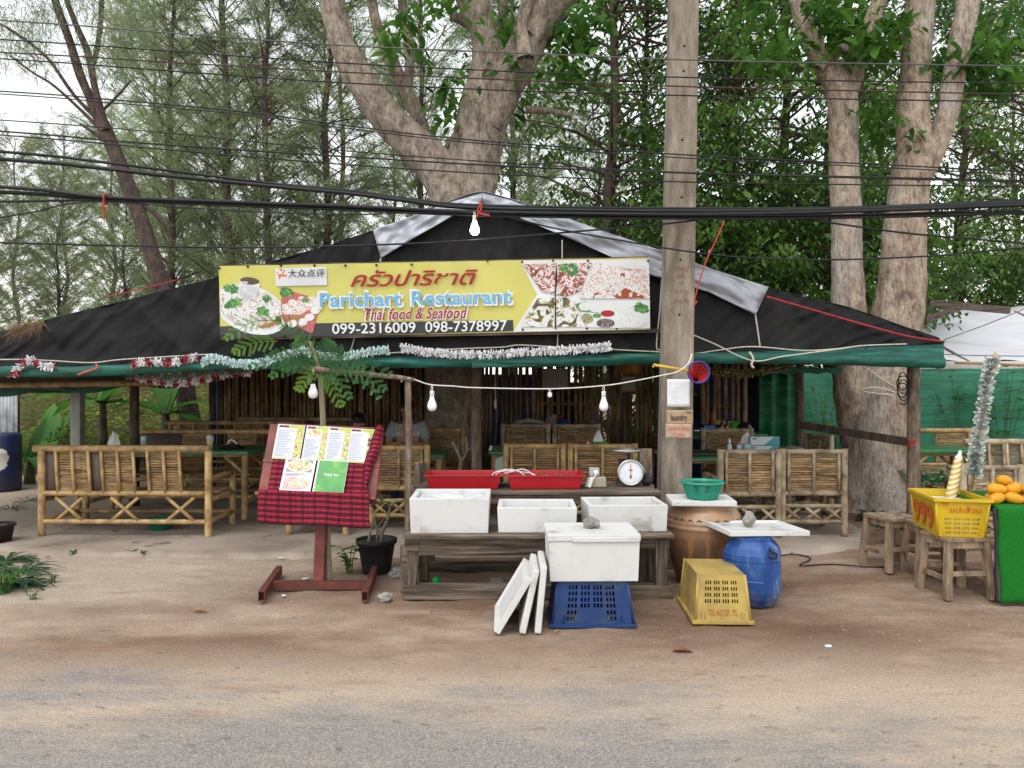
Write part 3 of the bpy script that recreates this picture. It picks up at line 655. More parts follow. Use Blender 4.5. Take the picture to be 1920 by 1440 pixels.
hanging('blue_tarp', 'narrow bright blue strip at the left edge of the bamboo wall', (wx(401, 12.1), 12.1, 0), (wx(409, 12.1), 12.1, 0), 2.0, 0.1, BLUE_TARP, 'tarp', 0.004)
# ================================================================ bamboo furniture (built around the origin, backrest towards -y when seen from behind)
SL = {}
def slat_mesh(w, m):
    k = (round(w, 3), m.name)
    if k not in SL: SL[k] = MB().beam((-w / 2, 0, 0), (w / 2, 0, 0), 0.008, 0.020).mesh('slat', m)
    return SL[k]
def seat_unit(name, label, cat, loc, rz, W, D=0.58, back=0.86, seat=0.42, panels=2, mat=BAMBOO, smat=SLAT, r=0.034, xbrace=3, group='bamboo seats', gaps=None, low=0.15, board=None, arms=True):
    """bamboo chair or bench. Local frame: back plane at y=0, seat towards +y."""
    t = thing(name, label, cat, loc, rz, group)
    def pole(a, b, rr, nm): return bpole(a, b, rr, nm, mat, t, 9)
    x = W / 2 - r
    for sx in (-1, 1):
        pole((sx * x, 0, 0), (sx * x, 0, back + (0.03 if panels <= 2 else -0.02)), r, 'leg')
        pole((sx * x, D, 0), (sx * x, D, seat + (0.18 if arms else 0)), r * 0.9, 'leg')
        pole((sx * x, 0.0, seat - 0.05), (sx * x, D, seat - 0.05), r * 0.72, 'side_rail')
        pole((sx * x, 0.0, low), (sx * x, D, low), r * 0.7, 'side_rail')
        if arms: pole((sx * x, 0.0, seat + 0.17), (sx * x, D + 0.03, seat + 0.17), r * 0.75, 'armrest')
    pole((-x - (0.08 if panels > 2 else 0), 0, back), (x + (0.02 if panels > 2 else 0), 0, back), r * (1.0 if panels > 2 else 0.78), 'top_rail')
    zb = seat + 0.02
    pole((-x, 0, zb), (x, 0, zb), r * 0.75, 'back_rail'); pole((-x, 0, low), (x, 0, low), r * 0.7, 'stretcher'); pole((-x, D, seat - 0.05), (x, D, seat - 0.05), r * 0.75, 'front_rail'); pole((-x, D, low), (x, D, low), r * 0.7, 'stretcher')
    if panels <= 2: pole((-x, 0, seat - 0.11), (x, 0, seat - 0.11), r * 0.7, 'back_rail')
    # crossed braces under the seat
    for i in range(xbrace):
        c = -x + (i + 0.5) * 2 * x / xbrace; h = min(0.14, x / xbrace * 0.8)
        for s in (-1, 1): MB().tube([(c - s * h, 0.006 * s, low + 0.01), (c + s * h, 0.006 * s, seat - (0.02 if panels > 2 else 0.12))], r * 0.5, 8).build('brace', mat, t)
    # seat of slats
    for i in range(12):
        o = inst(slat_mesh(2 * x, smat), 'seat_slat', t, (0, 0.06 + i * (D - 0.1) / 11, seat), (R(90), 0, 0)); o.scale = (1, 1.6, 1.2)
    # back panels
    gaps = gaps or [(-x + 0.06 + i * (2 * x - 0.12) / panels, -x + 0.06 + (i + 1) * (2 * x - 0.12) / panels) for i in range(panels)]
    done = set(); h0, h1 = zb + 0.03, back - 0.035
    for (a, b) in gaps:
        pm = MB()
        for xx in (a, (a + b) / 2, b) if panels > 2 else (a, b):
            if round(xx, 2) not in done: done.add(round(xx, 2)); pm.tube([(xx, -0.012, zb), (xx - (0.03 if panels > 2 else 0), -0.012, back)], 0.017, 8)
        for z_ in (h0 - 0.008, h1 + 0.008): pm.tube([(a, 0.004, z_), (b, 0.004, z_)], 0.010, 6)
        pan = pm.build('back_panel', mat, t)
        n = int((h1 - h0) / 0.026)
        for i in range(n):
            o = inst(slat_mesh(round(b - a, 3), smat), 'slat', pan, ((a + b) / 2 - (0.03 * i / n if panels > 2 else 0), 0.012 + random.uniform(-0.003, 0.003), h0 + (i + 0.5) * (h1 - h0) / n), (random.uniform(-0.15, 0.15), random.uniform(-0.006, 0.006), 0))
            o.scale = (1, 1, random.uniform(0.8, 1.12))
    if board:
        for (a, b) in board: MB().grid(lambda u, v: V((a + (b - a) * u - 0.03 * v, 0.02, zb + 0.01 + (back - zb - 0.02) * v)), 2, 2).build('back_board', S('brown_board', (0.13, 0.10, 0.085), (0.10, 0.078, 0.066), rough=0.6), t, solid=0.012)
    return t
def table(label, loc, rz, W, D, h=0.74, mat=BAMBOO, drop=0.05, group='tables with green cloths'):
    t = thing('dining_table', label, 'table', loc, rz, group)
    for sx in (-1, 1):
        for sy in (-1, 1): bpole((sx * (W / 2 - 0.06), sy * (D / 2 - 0.06), 0), (sx * (W / 2 - 0.06), sy * (D / 2 - 0.06), h - 0.03), 0.036, 'leg', mat, t)
        bpole((sx * (W / 2 - 0.06), -D / 2 + 0.06, 0.2), (sx * (W / 2 - 0.06), D / 2 - 0.06, 0.2), 0.026, 'stretcher', mat, t)
        for sy in (-1, 1): MB().tube([(sx * (W / 2 - 0.06), sy * (D / 2 - 0.05), h - 0.28), (sx * (W / 2 - 0.30), sy * (D / 2 - 0.05), h - 0.05)], 0.02, 7).build('brace', mat, t)
    for sy in (-1, 1):
        bpole((-W / 2 + 0.04, sy * (D / 2 - 0.06), h - 0.05), (W / 2 - 0.04, sy * (D / 2 - 0.06), h - 0.05), 0.028, 'apron', mat, t)
    MB().box((0, 0, h - 0.012), (W, D, 0.022)).build('top', SLAT, t)
    def cl(u, v):
        x = (u - 0.5) * (W + 2 * drop); y = (v - 0.5) * (D + 2 * drop)
        ox = max(0, abs(x) - W / 2 - 0.006); oy = max(0, abs(y) - D / 2 - 0.006); o = max(ox, oy)
        return V((max(-W / 2 - 0.008, min(W / 2 + 0.008, x)) + 0.006 * nz(y * 6, o * 9), max(-D / 2 - 0.008, min(D / 2 + 0.008, y)) - (0.006 * abs(nz(x * 7, o * 9)) if o else 0), h + 0.004 - o * (1 + 0.25 * nz(x * 5, y * 5)) + 0.002 * nz(x * 4, y * 4)))
    MB().grid(cl, 44, 36).build('table_cloth', GREEN_CLOTH, t)
    return t
# --- left dining set
B1 = seat_unit('bamboo_bench', 'long bamboo bench with gaps in its back, nearest on the left', 'bench', (-3.98, 7.92, FL), R(-0.8), 1.80, 0.66, 0.90, 0.42, 4, r=0.037, xbrace=3,
               gaps=[(-0.686, -0.35), (-0.214, 0.115), (0.263, 0.59)], board=[(-0.83, -0.69), (-0.35, -0.214)])
table('green-clothed table behind the long bamboo bench on the left', (-4.0, 9.25, FL), 0, 1.95, 0.85, 0.80)
seat_unit('bamboo_bench', 'bamboo bench facing the road beyond the left table', 'bench', (-4.05, 10.25, FL), R(180), 2.0, 0.58, 0.93, 0.42, 4, group='bamboo seats', gaps=[(-0.60, -0.25), (0.0, 0.35)], board=[(0.38, 0.90)])
seat_unit('bamboo_bench', 'farther bamboo bench in the shade behind the left table set', 'bench', (-4.0, 11.2, FL), R(0), 2.0, 0.55, 1.0, 0.42, 4, gaps=[(-0.8, -0.4), (0.0, 0.4)])
seat_unit('bamboo_bench', 'bamboo bench against the left bamboo wall', 'bench', (-3.3, 11.95, FL), R(180), 1.9, 0.55, 1.02, 0.42, 4, mat=BAMBOO_GREY, gaps=[(-0.7, -0.2), (0.2, 0.7)], board=[(-0.9, -0.7), (-0.2, 0.2)])
# --- centre left: under and right of the menu stand
seat_unit('bamboo_chair', 'low bamboo seat mostly hidden behind the menu stand', 'chair', (-2.02, 8.0, FL), R(0), 0.66, 0.55, 0.86, 0.40, 2)
seat_unit('bamboo_chair', 'bamboo chair between the menu stand and the foam boxes', 'chair', (-1.22, 8.3, FL), R(0), 0.68, 0.58, 0.88, 0.42, 2)
table('green-clothed table of the person in the grey shirt', (-1.55, 9.35, FL), 0, 1.5, 0.7, 0.74)
seat_unit('bamboo_chair', 'bamboo chair in the shade beside the person in the grey shirt', 'chair', (-0.95, 10.3, FL), R(180), 0.66, 0.55, 0.95, 0.42, 2)
seat_unit('bamboo_chair', 'bamboo chair that the person in the grey shirt sits on', 'chair', (-1.63, 10.35, FL), R(180), 0.66, 0.62, 0.90, 0.42, 2)
# --- centre: behind the red trays
seat_unit('bamboo_chair', 'bamboo chair behind the right-hand red tray, left of its pair', 'chair', (0.25, 8.5, FL), 0, 0.70, 0.58, 0.88, 0.42, 2)
seat_unit('bamboo_chair', 'bamboo chair behind the weighing scale', 'chair', (1.00, 8.5, FL), 0, 0.78, 0.58, 0.88, 0.42, 2)
table('green-clothed table behind the red trays', (0.6, 9.65, FL), 0, 1.75, 0.75, 0.76)
seat_unit('bamboo_chair', 'bamboo chair facing the road across the centre table, on the left', 'chair', (0.19, 10.75, FL), R(180), 0.70, 0.55, 0.98, 0.42, 2, mat=BAMBOO_GREY)
seat_unit('bamboo_chair', 'bamboo chair facing the road across the centre table, on the right', 'chair', (0.90, 10.75, FL), R(180), 0.68, 0.55, 0.98, 0.42, 2, mat=BAMBOO_GREY)
# --- right dining set
seat_unit('bamboo_chair', 'weathered bamboo chair right beside the concrete pole', 'chair', (2.42, 7.85, FL), R(1), 0.66, 0.58, 0.87, 0.42, 2, mat=BAMBOO_GREY, smat=SLAT)
seat_unit('bamboo_chair', 'weathered bamboo chair nearest the big tree on the right', 'chair', (3.10, 7.92, FL), R(-1), 0.70, 0.58, 0.87, 0.42, 2, mat=BAMBOO_GREY, smat=SLAT)
table('green-clothed table with tissue boxes on the right', (2.72, 9.15, FL), R(-3), 1.9, 1.0, 0.74)
seat_unit('bamboo_chair', 'bamboo chair across the tissue-box table, left part behind the pole', 'chair', (2.95, 10.55, FL), R(180), 0.72, 0.55, 0.93, 0.42, 2, mat=BAMBOO_GREY)
seat_unit('bamboo_chair', 'bamboo chair turned sideways behind the thin dark post', 'chair', (3.78, 9.5, FL), R(100), 0.60, 0.55, 0.92, 0.42, 2, mat=BAMBOO_GREY)
table('green-clothed kitchen counter cluttered with bottles and boxes', (2.85, 10.95 + 0.15, FL), 0, 1.5, 0.45, 0.86, group=None)
# --- outside right
seat_unit('bamboo_bench', 'pale bamboo bench in front of the green net fence on the far right', 'bench', (5.85, 11.1, 0), R(180), 1.55, 0.5, 0.93, 0.42, 4, gaps=[(-0.65, -0.25), (0.1, 0.5)], mat=BAMBOO)
table('small green-clothed table beside the right corner post', (5.45, 10.0, 0), 0, 1.0, 0.7, 0.77, group='tables with green cloths')
seat_unit('bamboo_bench', 'grey weathered bamboo bench cut by the right edge of the picture', 'bench', (6.05, 8.95, 0), 0, 1.5, 0.5, 0.93, 0.42, 4, mat=BAMBOO_GREY, smat=SLAT_GREY, gaps=[(-0.66, -0.32), (-0.28, 0.06), (0.2, 0.56)])
seat_unit('bamboo_chair', 'cream bamboo chair behind the tinsel pole and mangoes', 'chair', (4.58, 7.35, 0), 0, 0.62, 0.52, 0.80, 0.42, 2, mat=BAMBOO_GREY, smat=BAMBOO_GREY, arms=False)
# ================================================================ menu stand
REDWOOD = S('maroon_paint', (0.25, 0.075, 0.06), (0.19, 0.055, 0.045), (0.13, 0.045, 0.04), rough=0.5, scale=6, bmp=0.12, bscale=40)
mbase = G(598, 1103)
stand = thing('menu_stand', 'maroon menu stand on a steel H foot, with a red plaid cloth', 'menu stand', mbase)
def hollow(a, b, w, h, mat, name, parent, up=V((0, 0, 1))):
    """square steel tube with open ends"""
    a = V(a); b = V(b); d = (b - a).normalized(); r = d.cross(up).normalized(); u = r.cross(d); vs = []
    for p, k in ((a + d * 0.06, 0.8), (a, 0.8), (a, 1.0), (b, 1.0), (b, 0.8), (b - d * 0.06, 0.8)):
        for i, j in ((-1, -1), (1, -1), (1, 1), (-1, 1)): vs.append(p + r * (i * w / 2 * k) + u * (j * h / 2 * k))
    fs = [(q * 4 + k, q * 4 + (k + 1) % 4, q * 4 + 4 + (k + 1) % 4, q * 4 + 4 + k) for q in range(5) for k in range(4)] + [(3, 2, 1, 0), (20, 21, 22, 23)]
    return MB().add(vs, fs).build(name, mat, parent)
STEEL_RED = S('rusty_maroon_steel', (0.17, 0.05, 0.04), (0.12, 0.035, 0.03), (0.09, 0.05, 0.035), rough=0.6, scale=9, bmp=0.2, bscale=50)
fl, fr = G(490, 1131) - mbase, G(684, 1131) - mbase; blk, brk = G(524, 1080) - mbase, G(703, 1080) - mbase
for a, b in ((fl, blk), (fr, brk)): hollow(a + V((0, 0, 0.05)), b + V((0, 0, 0.05)), 0.046, 0.075, STEEL_RED, 'foot', stand)
MB().beam(fl.lerp(blk, 0.45) + V((0.02, 0, 0.04)), fr.lerp(brk, 0.45) + V((-0.02, 0, 0.04)), 0.05, 0.06).build('cross_bar', STEEL_RED, stand)
MB().beam((0, 0.01, 0.03), (0.03, 0.05, 0.95), 0.082, 0.085, up=V((0, 1, 0))).build('post', REDWOOD, stand, bevel=0.006)
# tilted board: local u right, v up, n towards the viewer
b0 = P(594, 937, 5.88); bu = (P(706, 941, 5.88) - P(483, 931, 5.88)).normalized(); bv = (P(612, 797, 6.12) - b0); BVH = bv.length; bv = (bv - bu * bv.dot(bu)).normalized(); bn = bu.cross(bv)
BM = basis(b0, bu, bv, bn); BMI = Matrix.Translation(-mbase) @ BM
def onboard(o): o.matrix_local = BMI; return o
HW = 0.45
for s in (-1, 1): onboard(MB().box((s * (HW - 0.035), 0.29, 0.0), (0.07, 0.60, 0.035)).build('side_rail', REDWOOD, stand, bevel=0.004))
for y, zz in ((0.012, 0.10), (0.285, 0.045)): onboard(MB().box((0, y, 0.03 - (0.10 - zz) / 2), (HW * 2 + 0.01, 0.022, zz)).build('ledge', REDWOOD, stand, bevel=0.003))
onboard(MB().box((0, 0.575, 0.0), (HW * 2 - 0.15, 0.05, 0.03)).build('top_rail', REDWOOD, stand, bevel=0.003))
onboard(MB().box((0, 0.29, -0.025), (0.80, 0.52, 0.012)).build('backing', REDWOOD, stand))
# plaid cloth
def plaid():
    m, N, L, B = new_mat('red_plaid'); uv = N.new('ShaderNodeUVMap'); sp = N.new('ShaderNodeSeparateXYZ'); L.new(uv.outputs[0], sp.inputs[0])
    def stripes(sock, per, stops):
        f = math_node(N, L, 'FRACT', math_node(N, L, 'DIVIDE', sock, per)); r = ramp(N, L, f, stops); r.node.color_ramp.interpolation = 'CONSTANT'; return r
    o, i = (0, 0, 0), (1, 1, 1)
    h = stripes(sp.outputs[1], 0.0425, [(0, i), (0.20, (0.35,) * 3), (0.28, i), (0.48, o), (0.98, o)])
    v = stripes(sp.outputs[0], 0.083, [(0, i), (0.10, o), (0.14, i), (0.24, o), (0.45, (0.6,) * 3), (0.50, o), (0.55, (0.6,) * 3), (0.60, o)])
    col = mixc(N, L, math_node(N, L, 'MULTIPLY', v, 0.7), (0.33, 0.028, 0.05), (0.06, 0.010, 0.035))
    col = mixc(N, L, math_node(N, L, 'MULTIPLY', h, 0.93), col, (0.018, 0.012, 0.016))
    fine = noise_node(N, L, coords(N, L, rnd=False), 400, 2)
    col = mixc(N, L, 0.25, col, ramp(N, L, fine, [(0.3, (0.5,) * 3), (0.7, (1.3,) * 3)]), 'MULTIPLY')
    L.new(col, B.inputs['Base Color']); B.inputs['Roughness'].default_value = 0.9; B.inputs['Specular IOR Level'].default_value = 0.1
    return m
PLAID = plaid()
cloth = thing('plaid_cloth', 'red and black plaid cloth draped over the menu stand', 'cloth', M=BM)
LIP = 0.095
drop_dir = BM.to_3x3().inverted() @ V((0, 0, -1))
uvs = []
def cfn(u, v):
    s = v * 0.93                                            # length along the cloth from the top of the board
    x = -0.375 + 0.755 * u
    if s < 0.58: p = V((x, 0.59 - s, 0.022 + 0.004 * nz(x * 9, s * 7))); 
    elif s < 0.58 + LIP: p = V((x * (1 + 0.10 * (s - 0.58) / LIP), 0.03, 0.022 + s - 0.58))
    else:
        q = s - 0.58 - LIP
        p = V((x * 1.11 - 0.02 * q, 0.03, 0.022 + LIP)) + drop_dir * q + V((0.01 * nz(x * 4, q * 9), 0, 0.016 * math.sin(x * 13 + 1) * q / 0.25 + 0.01 * nz(x * 8, q * 4)))
    p.z += 0.006 if s > 0.02 else 0
    uvs.append((x + 0.5, 0.93 - s)); return p
mb = MB().grid(cfn, 60, 80)
mb.build('cloth_sheet', PLAID, cloth, uvfn=lambda co, i: uvs[i], solid=0.003)
uvs2 = []
def tail(u, v):                                             # gathered right hand edge, hanging as a twisted strip
    w = 0.055 + 0.03 * math.sin(v * 5); cx = interp([(0, 0.43), (0.25, 0.405), (0.5, 0.375), (0.8, 0.365), (1, 0.41)], v); y = 0.60 - v * 0.60
    uvs2.append((u * 0.12, v * 0.7)); return V((cx + (u - 0.5) * w, y, 0.05 + 0.03 * math.sin(u * PI) + 0.012 * math.sin(v * 14 + u * 3)))
MB().grid(tail, 8, 40).build('gathered_edge', PLAID, cloth, uvfn=lambda co, i: uvs2[i], solid=0.003)
# menus
PAPER = S('laminated_paper', (0.60, 0.62, 0.65), (0.56, 0.58, 0.61), rough=0.22, spec=0.5)
INK = S('blue_grey_ink', (0.30, 0.31, 0.40), (0.4, 0.42, 0.5), rough=0.4); MAROON = S('maroon_ink', (0.16, 0.03, 0.04), rough=0.4); LIME = S('lime_ink', (0.50, 0.55, 0.08), (0.35, 0.48, 0.08), rough=0.4, scale=8)
FOODM = [food('menu_photo_red', [(0, Rd), (0.42, Or), (0.5, Wt), (0.58, Rd)], 40), food('menu_photo_gold', [(0, Br), (0.4, (0.6, 0.4, 0.08)), (0.52, Wt), (0.6, Or)], 40), food('menu_photo_pink', [(0, (0.3, 0.12, 0.15)), (0.42, (0.5, 0.3, 0.3)), (0.52, Wt), (0.6, Gn)], 40), food('menu_photo_dark', [(0, Bk), (0.6, Or), (0.66, Bk)], 40)]
M_SOUP = food('menu_soup', [(0, Gn), (0.36, (0.30, 0.42, 0.12)), (0.44, (0.6, 0.58, 0.4)), (0.55, Or), (0.63, (0.25, 0.4, 0.1))], 30); M_NOOD = food('menu_noodles', [(0, Br), (0.36, Or), (0.44, (0.65, 0.6, 0.5)), (0.55, Gn), (0.60, Or), (0.68, (0.4, 0.08, 0.08))], 34, 2.5)
def page(label, cu, cv, w, h, z, lean=0.0):
    return thing('menu_sheet', label, 'menu', M=BM @ Matrix.Translation((cu, cv, z)) @ Matrix.Rotation(R(lean), 4, 'Z') @ Matrix.Rotation(R(0.5), 4, 'X'), group='menus on the stand'), w, h
def prect(mb, x0, y0, x1, y1, z=0.0016):
    if isinstance(mb, list): mb.append(MB()); mb = mb[-1]
    mb.add([(x0, y0, z), (x1, y0, z), (x1, y1, z), (x0, y1, z)], [(0, 1, 2, 3)])
def pell(mb, cx, cy, rx, ry, z=0.0024):
    if isinstance(mb, list): mb.append(MB()); mb = mb[-1]
    mb.add([(cx + rx * math.cos(2 * PI * k / 14), cy + ry * math.sin(2 * PI * k / 14), z) for k in range(14)], [tuple(range(14))])
def sheet_of(t, w, h): MB().box((0, h / 2, -0.0005), (w, h, 0.002)).build('sheet', PAPER, t)
def text_lines(mb, x0, x1, y0, y1, n, rnd=0.5):
    for i in range(n):
        y = y0 + (y1 - y0) * i / n; prect(mb, x0, y, x0 + (x1 - x0) * random.uniform(1 - rnd, 1), y + (y1 - y0) / n * 0.42)
def menu_page(label, cu, cv, w, h, ph, cols=1, lean=0.0, dark=False):
    t, w, h = page(label, cu, cv, w, h, 0.040, lean); sheet_of(t, w, h)
    lm = MB(); hd = MB(); ik = MB(); ph_m = [[] for _ in ph]
    for c in range(cols):
        a = -w / 2 + w * c / cols; e = w / cols
        prect(lm, a + e * 0.72, 0.012, a + e * 0.985, h * 0.90, 0.0008); prect(lm, a + e * 0.45, h * 0.90, a + e * 0.985, h * 0.985, 0.0008); prect(lm, a + 0.003, 0.002, a + e - 0.003, 0.012, 0.0008)
        prect(hd, a + e * 0.06, h * 0.91, a + e * 0.42, h * 0.97); text_lines(ik, a + e * 0.06, a + e * 0.66, h * 0.08, h * (0.62 if (cols == 2 and c == 0) else 0.86), 15)
        for i in range(6):
            q = ph_m[(i + c) % len(ph)]
            if dark: prect(q, a + e * 0.74, h * (0.12 + i * 0.125), a + e * 0.95, h * (0.22 + i * 0.125), 0.0024)
            else: pell(q, a + e * 0.85, h * (0.09 + i * 0.148), e * 0.11, h * 0.055)
        if cols == 2 and c == 0: pell(ph_m[-1], a + e * 0.38, h * 0.80, e * 0.30, h * 0.085)
    lm.build('page_border', LIME, t); tag(hd.build('page_heading', MAROON, t), kind='stuff'); tag(ik.build('menu_text', INK, t), kind='stuff')
    for q, m in zip(ph_m, ph):
        for one in q: one.build('dish_photo', m, t)
    return t
menu_page('menu page at the upper left of the stand, one column of dishes', -0.275, 0.297, 0.215, 0.285, [FOODM[0], FOODM[1]], lean=-1)
menu_page('double-width menu page in the middle of the upper row', 0.022, 0.297, 0.355, 0.282, [FOODM[0], FOODM[2], FOODM[1]], cols=2, lean=-1)
menu_page('menu page at the upper right with small dark photos', 0.292, 0.294, 0.205, 0.28, [FOODM[3], FOODM[3], FOODM[2]], lean=-1, dark=True)
t, w, h = page('menu card with two large dish photos, lower left', -0.155, 0.026, 0.235, 0.283, 0.10, -1.0); t.matrix_world = BM @ Matrix.Translation((-0.155, 0.026, 0.085)) @ Matrix.Rotation(R(-9), 4, 'X') ; sheet_of(t, w, h)
mb = MB(); pell(mb, 0, h * 0.79, w * 0.40, h * 0.165); mb.build('dish_photo', M_SOUP, t); mb = MB(); prect(mb, -w * 0.42, h * 0.60, w * 0.42, h * 0.975, 0.0012); mb.build('photo_ground', S('photo_grey', (0.25, 0.26, 0.28), rough=0.3), t)
mb = MB(); pell(mb, 0, h * 0.785, w * 0.44, h * 0.182, 0.0018); mb.build('plate_photo', PAPER, t)
mb = MB(); pell(mb, w * 0.04, h * 0.26, w * 0.37, h * 0.14); mb.build('dish_photo', M_NOOD, t); mb = MB(); prect(mb, -w * 0.42, h * 0.09, w * 0.42, h * 0.45, 0.0012); mb.build('photo_ground', S('photo_pale', (0.55, 0.52, 0.55), (0.45, 0.25, 0.3), rough=0.3), t)
mb = MB(); text_lines(mb, -w * 0.42, w * 0.42, h * 0.48, h * 0.58, 3); tag(mb.build('menu_text', MAROON, t), kind='stuff')
t, w, h = page('green menu cover with white lettering, lower right', 0.095, 0.026, 0.235, 0.28, 0.1); t.matrix_world = BM @ Matrix.Translation((0.095, 0.026, 0.085)) @ Matrix.Rotation(R(-9), 4, 'X'); sheet_of(t, w, h)
GC = food('menu_green_cover', [(0.2, (0.02, 0.16, 0.06)), (0.5, (0.06, 0.30, 0.06)), (0.75, (0.22, 0.50, 0.04))], 5, 0.3, False)
mb = MB(); prect(mb, -w * 0.45, 0.006, w * 0.49, h - 0.004); mb.build('cover', GC, t)
text('Thank You', 'cover_text', WHITE, t, Matrix.Translation((-0.055, h * 0.53, 0.003)), 0.115, 0.022, bold=0.012, shear=0.2)
# ================================================================ work table with foam boxes
TY = 5.75
wt = thing('work_table', 'rough grey timber work table with two shelf levels by the road', 'table', (0.2, 6.0, 0)); wo = V((0.2, 6.0, 0))
def tb(a, b, w, h, name, mat=WOOD_OLD, bev=0.008): return MB().beam(V(a) - wo, V(b) - wo, w, h).build(name, mat, wt, bevel=bev)
xl, xr = wx(755, TY), wx(1260, TY)
tb((xl, TY, 0.053), (xr, TY + 0.03, 0.045), 0.10, 0.105, 'ground_beam')
tb((xl + 0.02, TY - 0.01, 0.415), (xl + 0.13, TY - 0.01, 0.412), 0.09, 0.10, 'beam_end')
tb((xl + 0.12, TY - 0.02, 0.385), (xr - 0.02, TY + 0.02, 0.435), 0.05, 0.12, 'front_rail')
for x, y, z, lean in ((xl + 0.09, TY + 0.02, 0.40, 0.05), (xr - 0.08, TY + 0.03, 0.44, 0.0), (xl + 0.1, 6.70, 0.70, 0.0), (xr - 0.06, 6.70, 0.70, 0.0), (xr - 0.20, TY + 0.25, 0.44, 0.0)):
    tb((x - lean, y, 0.0), (x, y, z), 0.085, 0.09, 'leg', WOOD_OLDV)
tb((xl + 0.05, 6.62, 0.02), (xr, 6.62, 0.02), 0.09, 0.09, 'ground_beam')
tb((xl + 0.02, TY, 0.30), (xl + 0.06, 6.5, 0.06), 0.05, 0.06, 'brace')
for i, y in enumerate((TY - 0.02, TY + 0.14, TY + 0.30)): tb((xl + 0.02, y, 0.474), (xr + 0.0, y, 0.476 + 0.004 * (i % 2)), 0.145, 0.03, 'plank')
for i, y in enumerate((6.29, 6.43, 6.57, 6.71)): tb((xl - 0.02 + 0.05 * (i % 2), y, 0.722), (wx(1236, 6.3) - 0.03 * (i % 2), y, 0.720 + 0.003 * (i % 3)), 0.138, 0.032, 'plank')
tb((xl + 0.0, 6.27, 0.665), (xr, 6.27, 0.665), 0.05, 0.08, 'rail'); tb((xl + 0.0, 6.68, 0.66), (xr, 6.68, 0.66), 0.05, 0.08, 'rail')
for x in (xl + 0.1, xr - 0.06): tb((x, 6.27, 0.0), (x, 6.27, 0.63), 0.075, 0.08, 'leg', WOOD_OLDV)
MB().box(V((wx(797, TY), TY - 0.005, 0.462)) - wo, (0.035, 0.05, 0.06)).build('brick_wedge', S('brick', (0.38, 0.16, 0.08), rough=0.85), wt, bevel=0.004)
tb((wx(775, 6.9), 6.95, 0.10), (wx(1010, 6.9), 6.9, 0.11), 0.03, 0.09, 'back_board', S('pale_board', (0.33, 0.23, 0.18), (0.26, 0.18, 0.14), rough=0.8))
# foam box: hollow, thick walled
def foam_box(name, label, loc, w, d, h, rz=0.0, tilt=0.0, wall=0.04, closed=False):
    t = thing(name, label, 'foam box', loc, group='white foam boxes', rot=(tilt, 0, rz)); tp = 0.97
    def ring(sx, sy, z): return [(a * sx / 2, b * sy / 2, z) for a, b in ((-1, -1), (1, -1), (1, 1), (-1, 1))]
    rs = [ring(w * tp, d * tp, 0), ring(w, d, h)]
    if not closed:
        rs += [ring(w - 2 * wall, d - 2 * wall, h), ring(w * tp - 2 * wall, d * tp - 2 * wall, wall)]
    vs = [v for r in rs for v in r]; n = len(rs)
    fs = [(q * 4 + k, q * 4 + (k + 1) % 4, q * 4 + 4 + (k + 1) % 4, q * 4 + 4 + k) for q in range(n - 1) for k in range(4)] + [(3, 2, 1, 0), (n * 4 - 4, n * 4 - 3, n * 4 - 2, n * 4 - 1)]
    MB().add(vs, fs).build('box', FOAM, t, bevel=0.007, seg=3)
    return t
BAG = S('clear_bag', (0.75, 0.77, 0.80), (0.6, 0.62, 0.66), rough=0.15, spec=0.6, bmp=0.6, bscale=14, bdist=0.03)
def liner(t, w, d, z, mat, name='plastic_liner', amp=0.02):
    return MB().grid(lambda u, v: V(((u - 0.5) * w, (v - 0.5) * d, z + amp * fbm(u * 4, v * 4, 1))), 24, 18).build(name, mat, t)
t = foam_box('foam_box', 'deep open foam box with crumpled plastic inside, leftmost on the table', (wx(847, TY + 0.21), TY + 0.2, 0.494), 0.595, 0.44, 0.262, 0, R(2.0)); liner(t, 0.50, 0.35, 0.225, BAG)
t = foam_box('foam_box', 'shallow open foam box, middle one of the three on the table', (wx(1006, TY + 0.2), TY + 0.20, 0.492), 0.595, 0.45, 0.188, R(-0.6))
t = foam_box('foam_box', 'shallow open foam box with a visible left side, rightmost on the table', (wx(1168, TY + 0.23), TY + 0.24, 0.492), 0.60, 0.45, 0.200, R(2.5))
# blue crate, upside down, and the big lidded foam box on it
def crate_wall(mb, p00, p10, p11, p01, cols, rows, holes, frame=(0.08, 0.12, 0.1, 0.1)):
    """perforated wall: holes = list of (c0,c1,r0,r1) rectangles in unit coordinates"""
    us = sorted({0.0, 1.0} | {round(h[0], 4) for h in holes} | {round(h[1], 4) for h in holes}); vs = sorted({0.0, 1.0} | {round(h[2], 4) for h in holes} | {round(h[3], 4) for h in holes})
    p00, p10, p11, p01 = map(V, (p00, p10, p11, p01))
    pt = lambda u, v: (p00.lerp(p10, u)).lerp(p01.lerp(p11, u), v)
    idx = {}
    vv = []; ff = []
    def gi(i, j):
        if (i, j) not in idx: idx[(i, j)] = len(vv); vv.append(pt(us[i], vs[j]))
        return idx[(i, j)]
    for i in range(len(us) - 1):
        for j in range(len(vs) - 1):
            cu, cv = (us[i] + us[i + 1]) / 2, (vs[j] + vs[j + 1]) / 2
            if any(h[0] < cu < h[1] and h[2] < cv < h[3] for h in holes): continue
            ff.append((gi(i, j), gi(i + 1, j), gi(i + 1, j + 1), gi(i, j + 1)))
    mb.add(vv, ff)
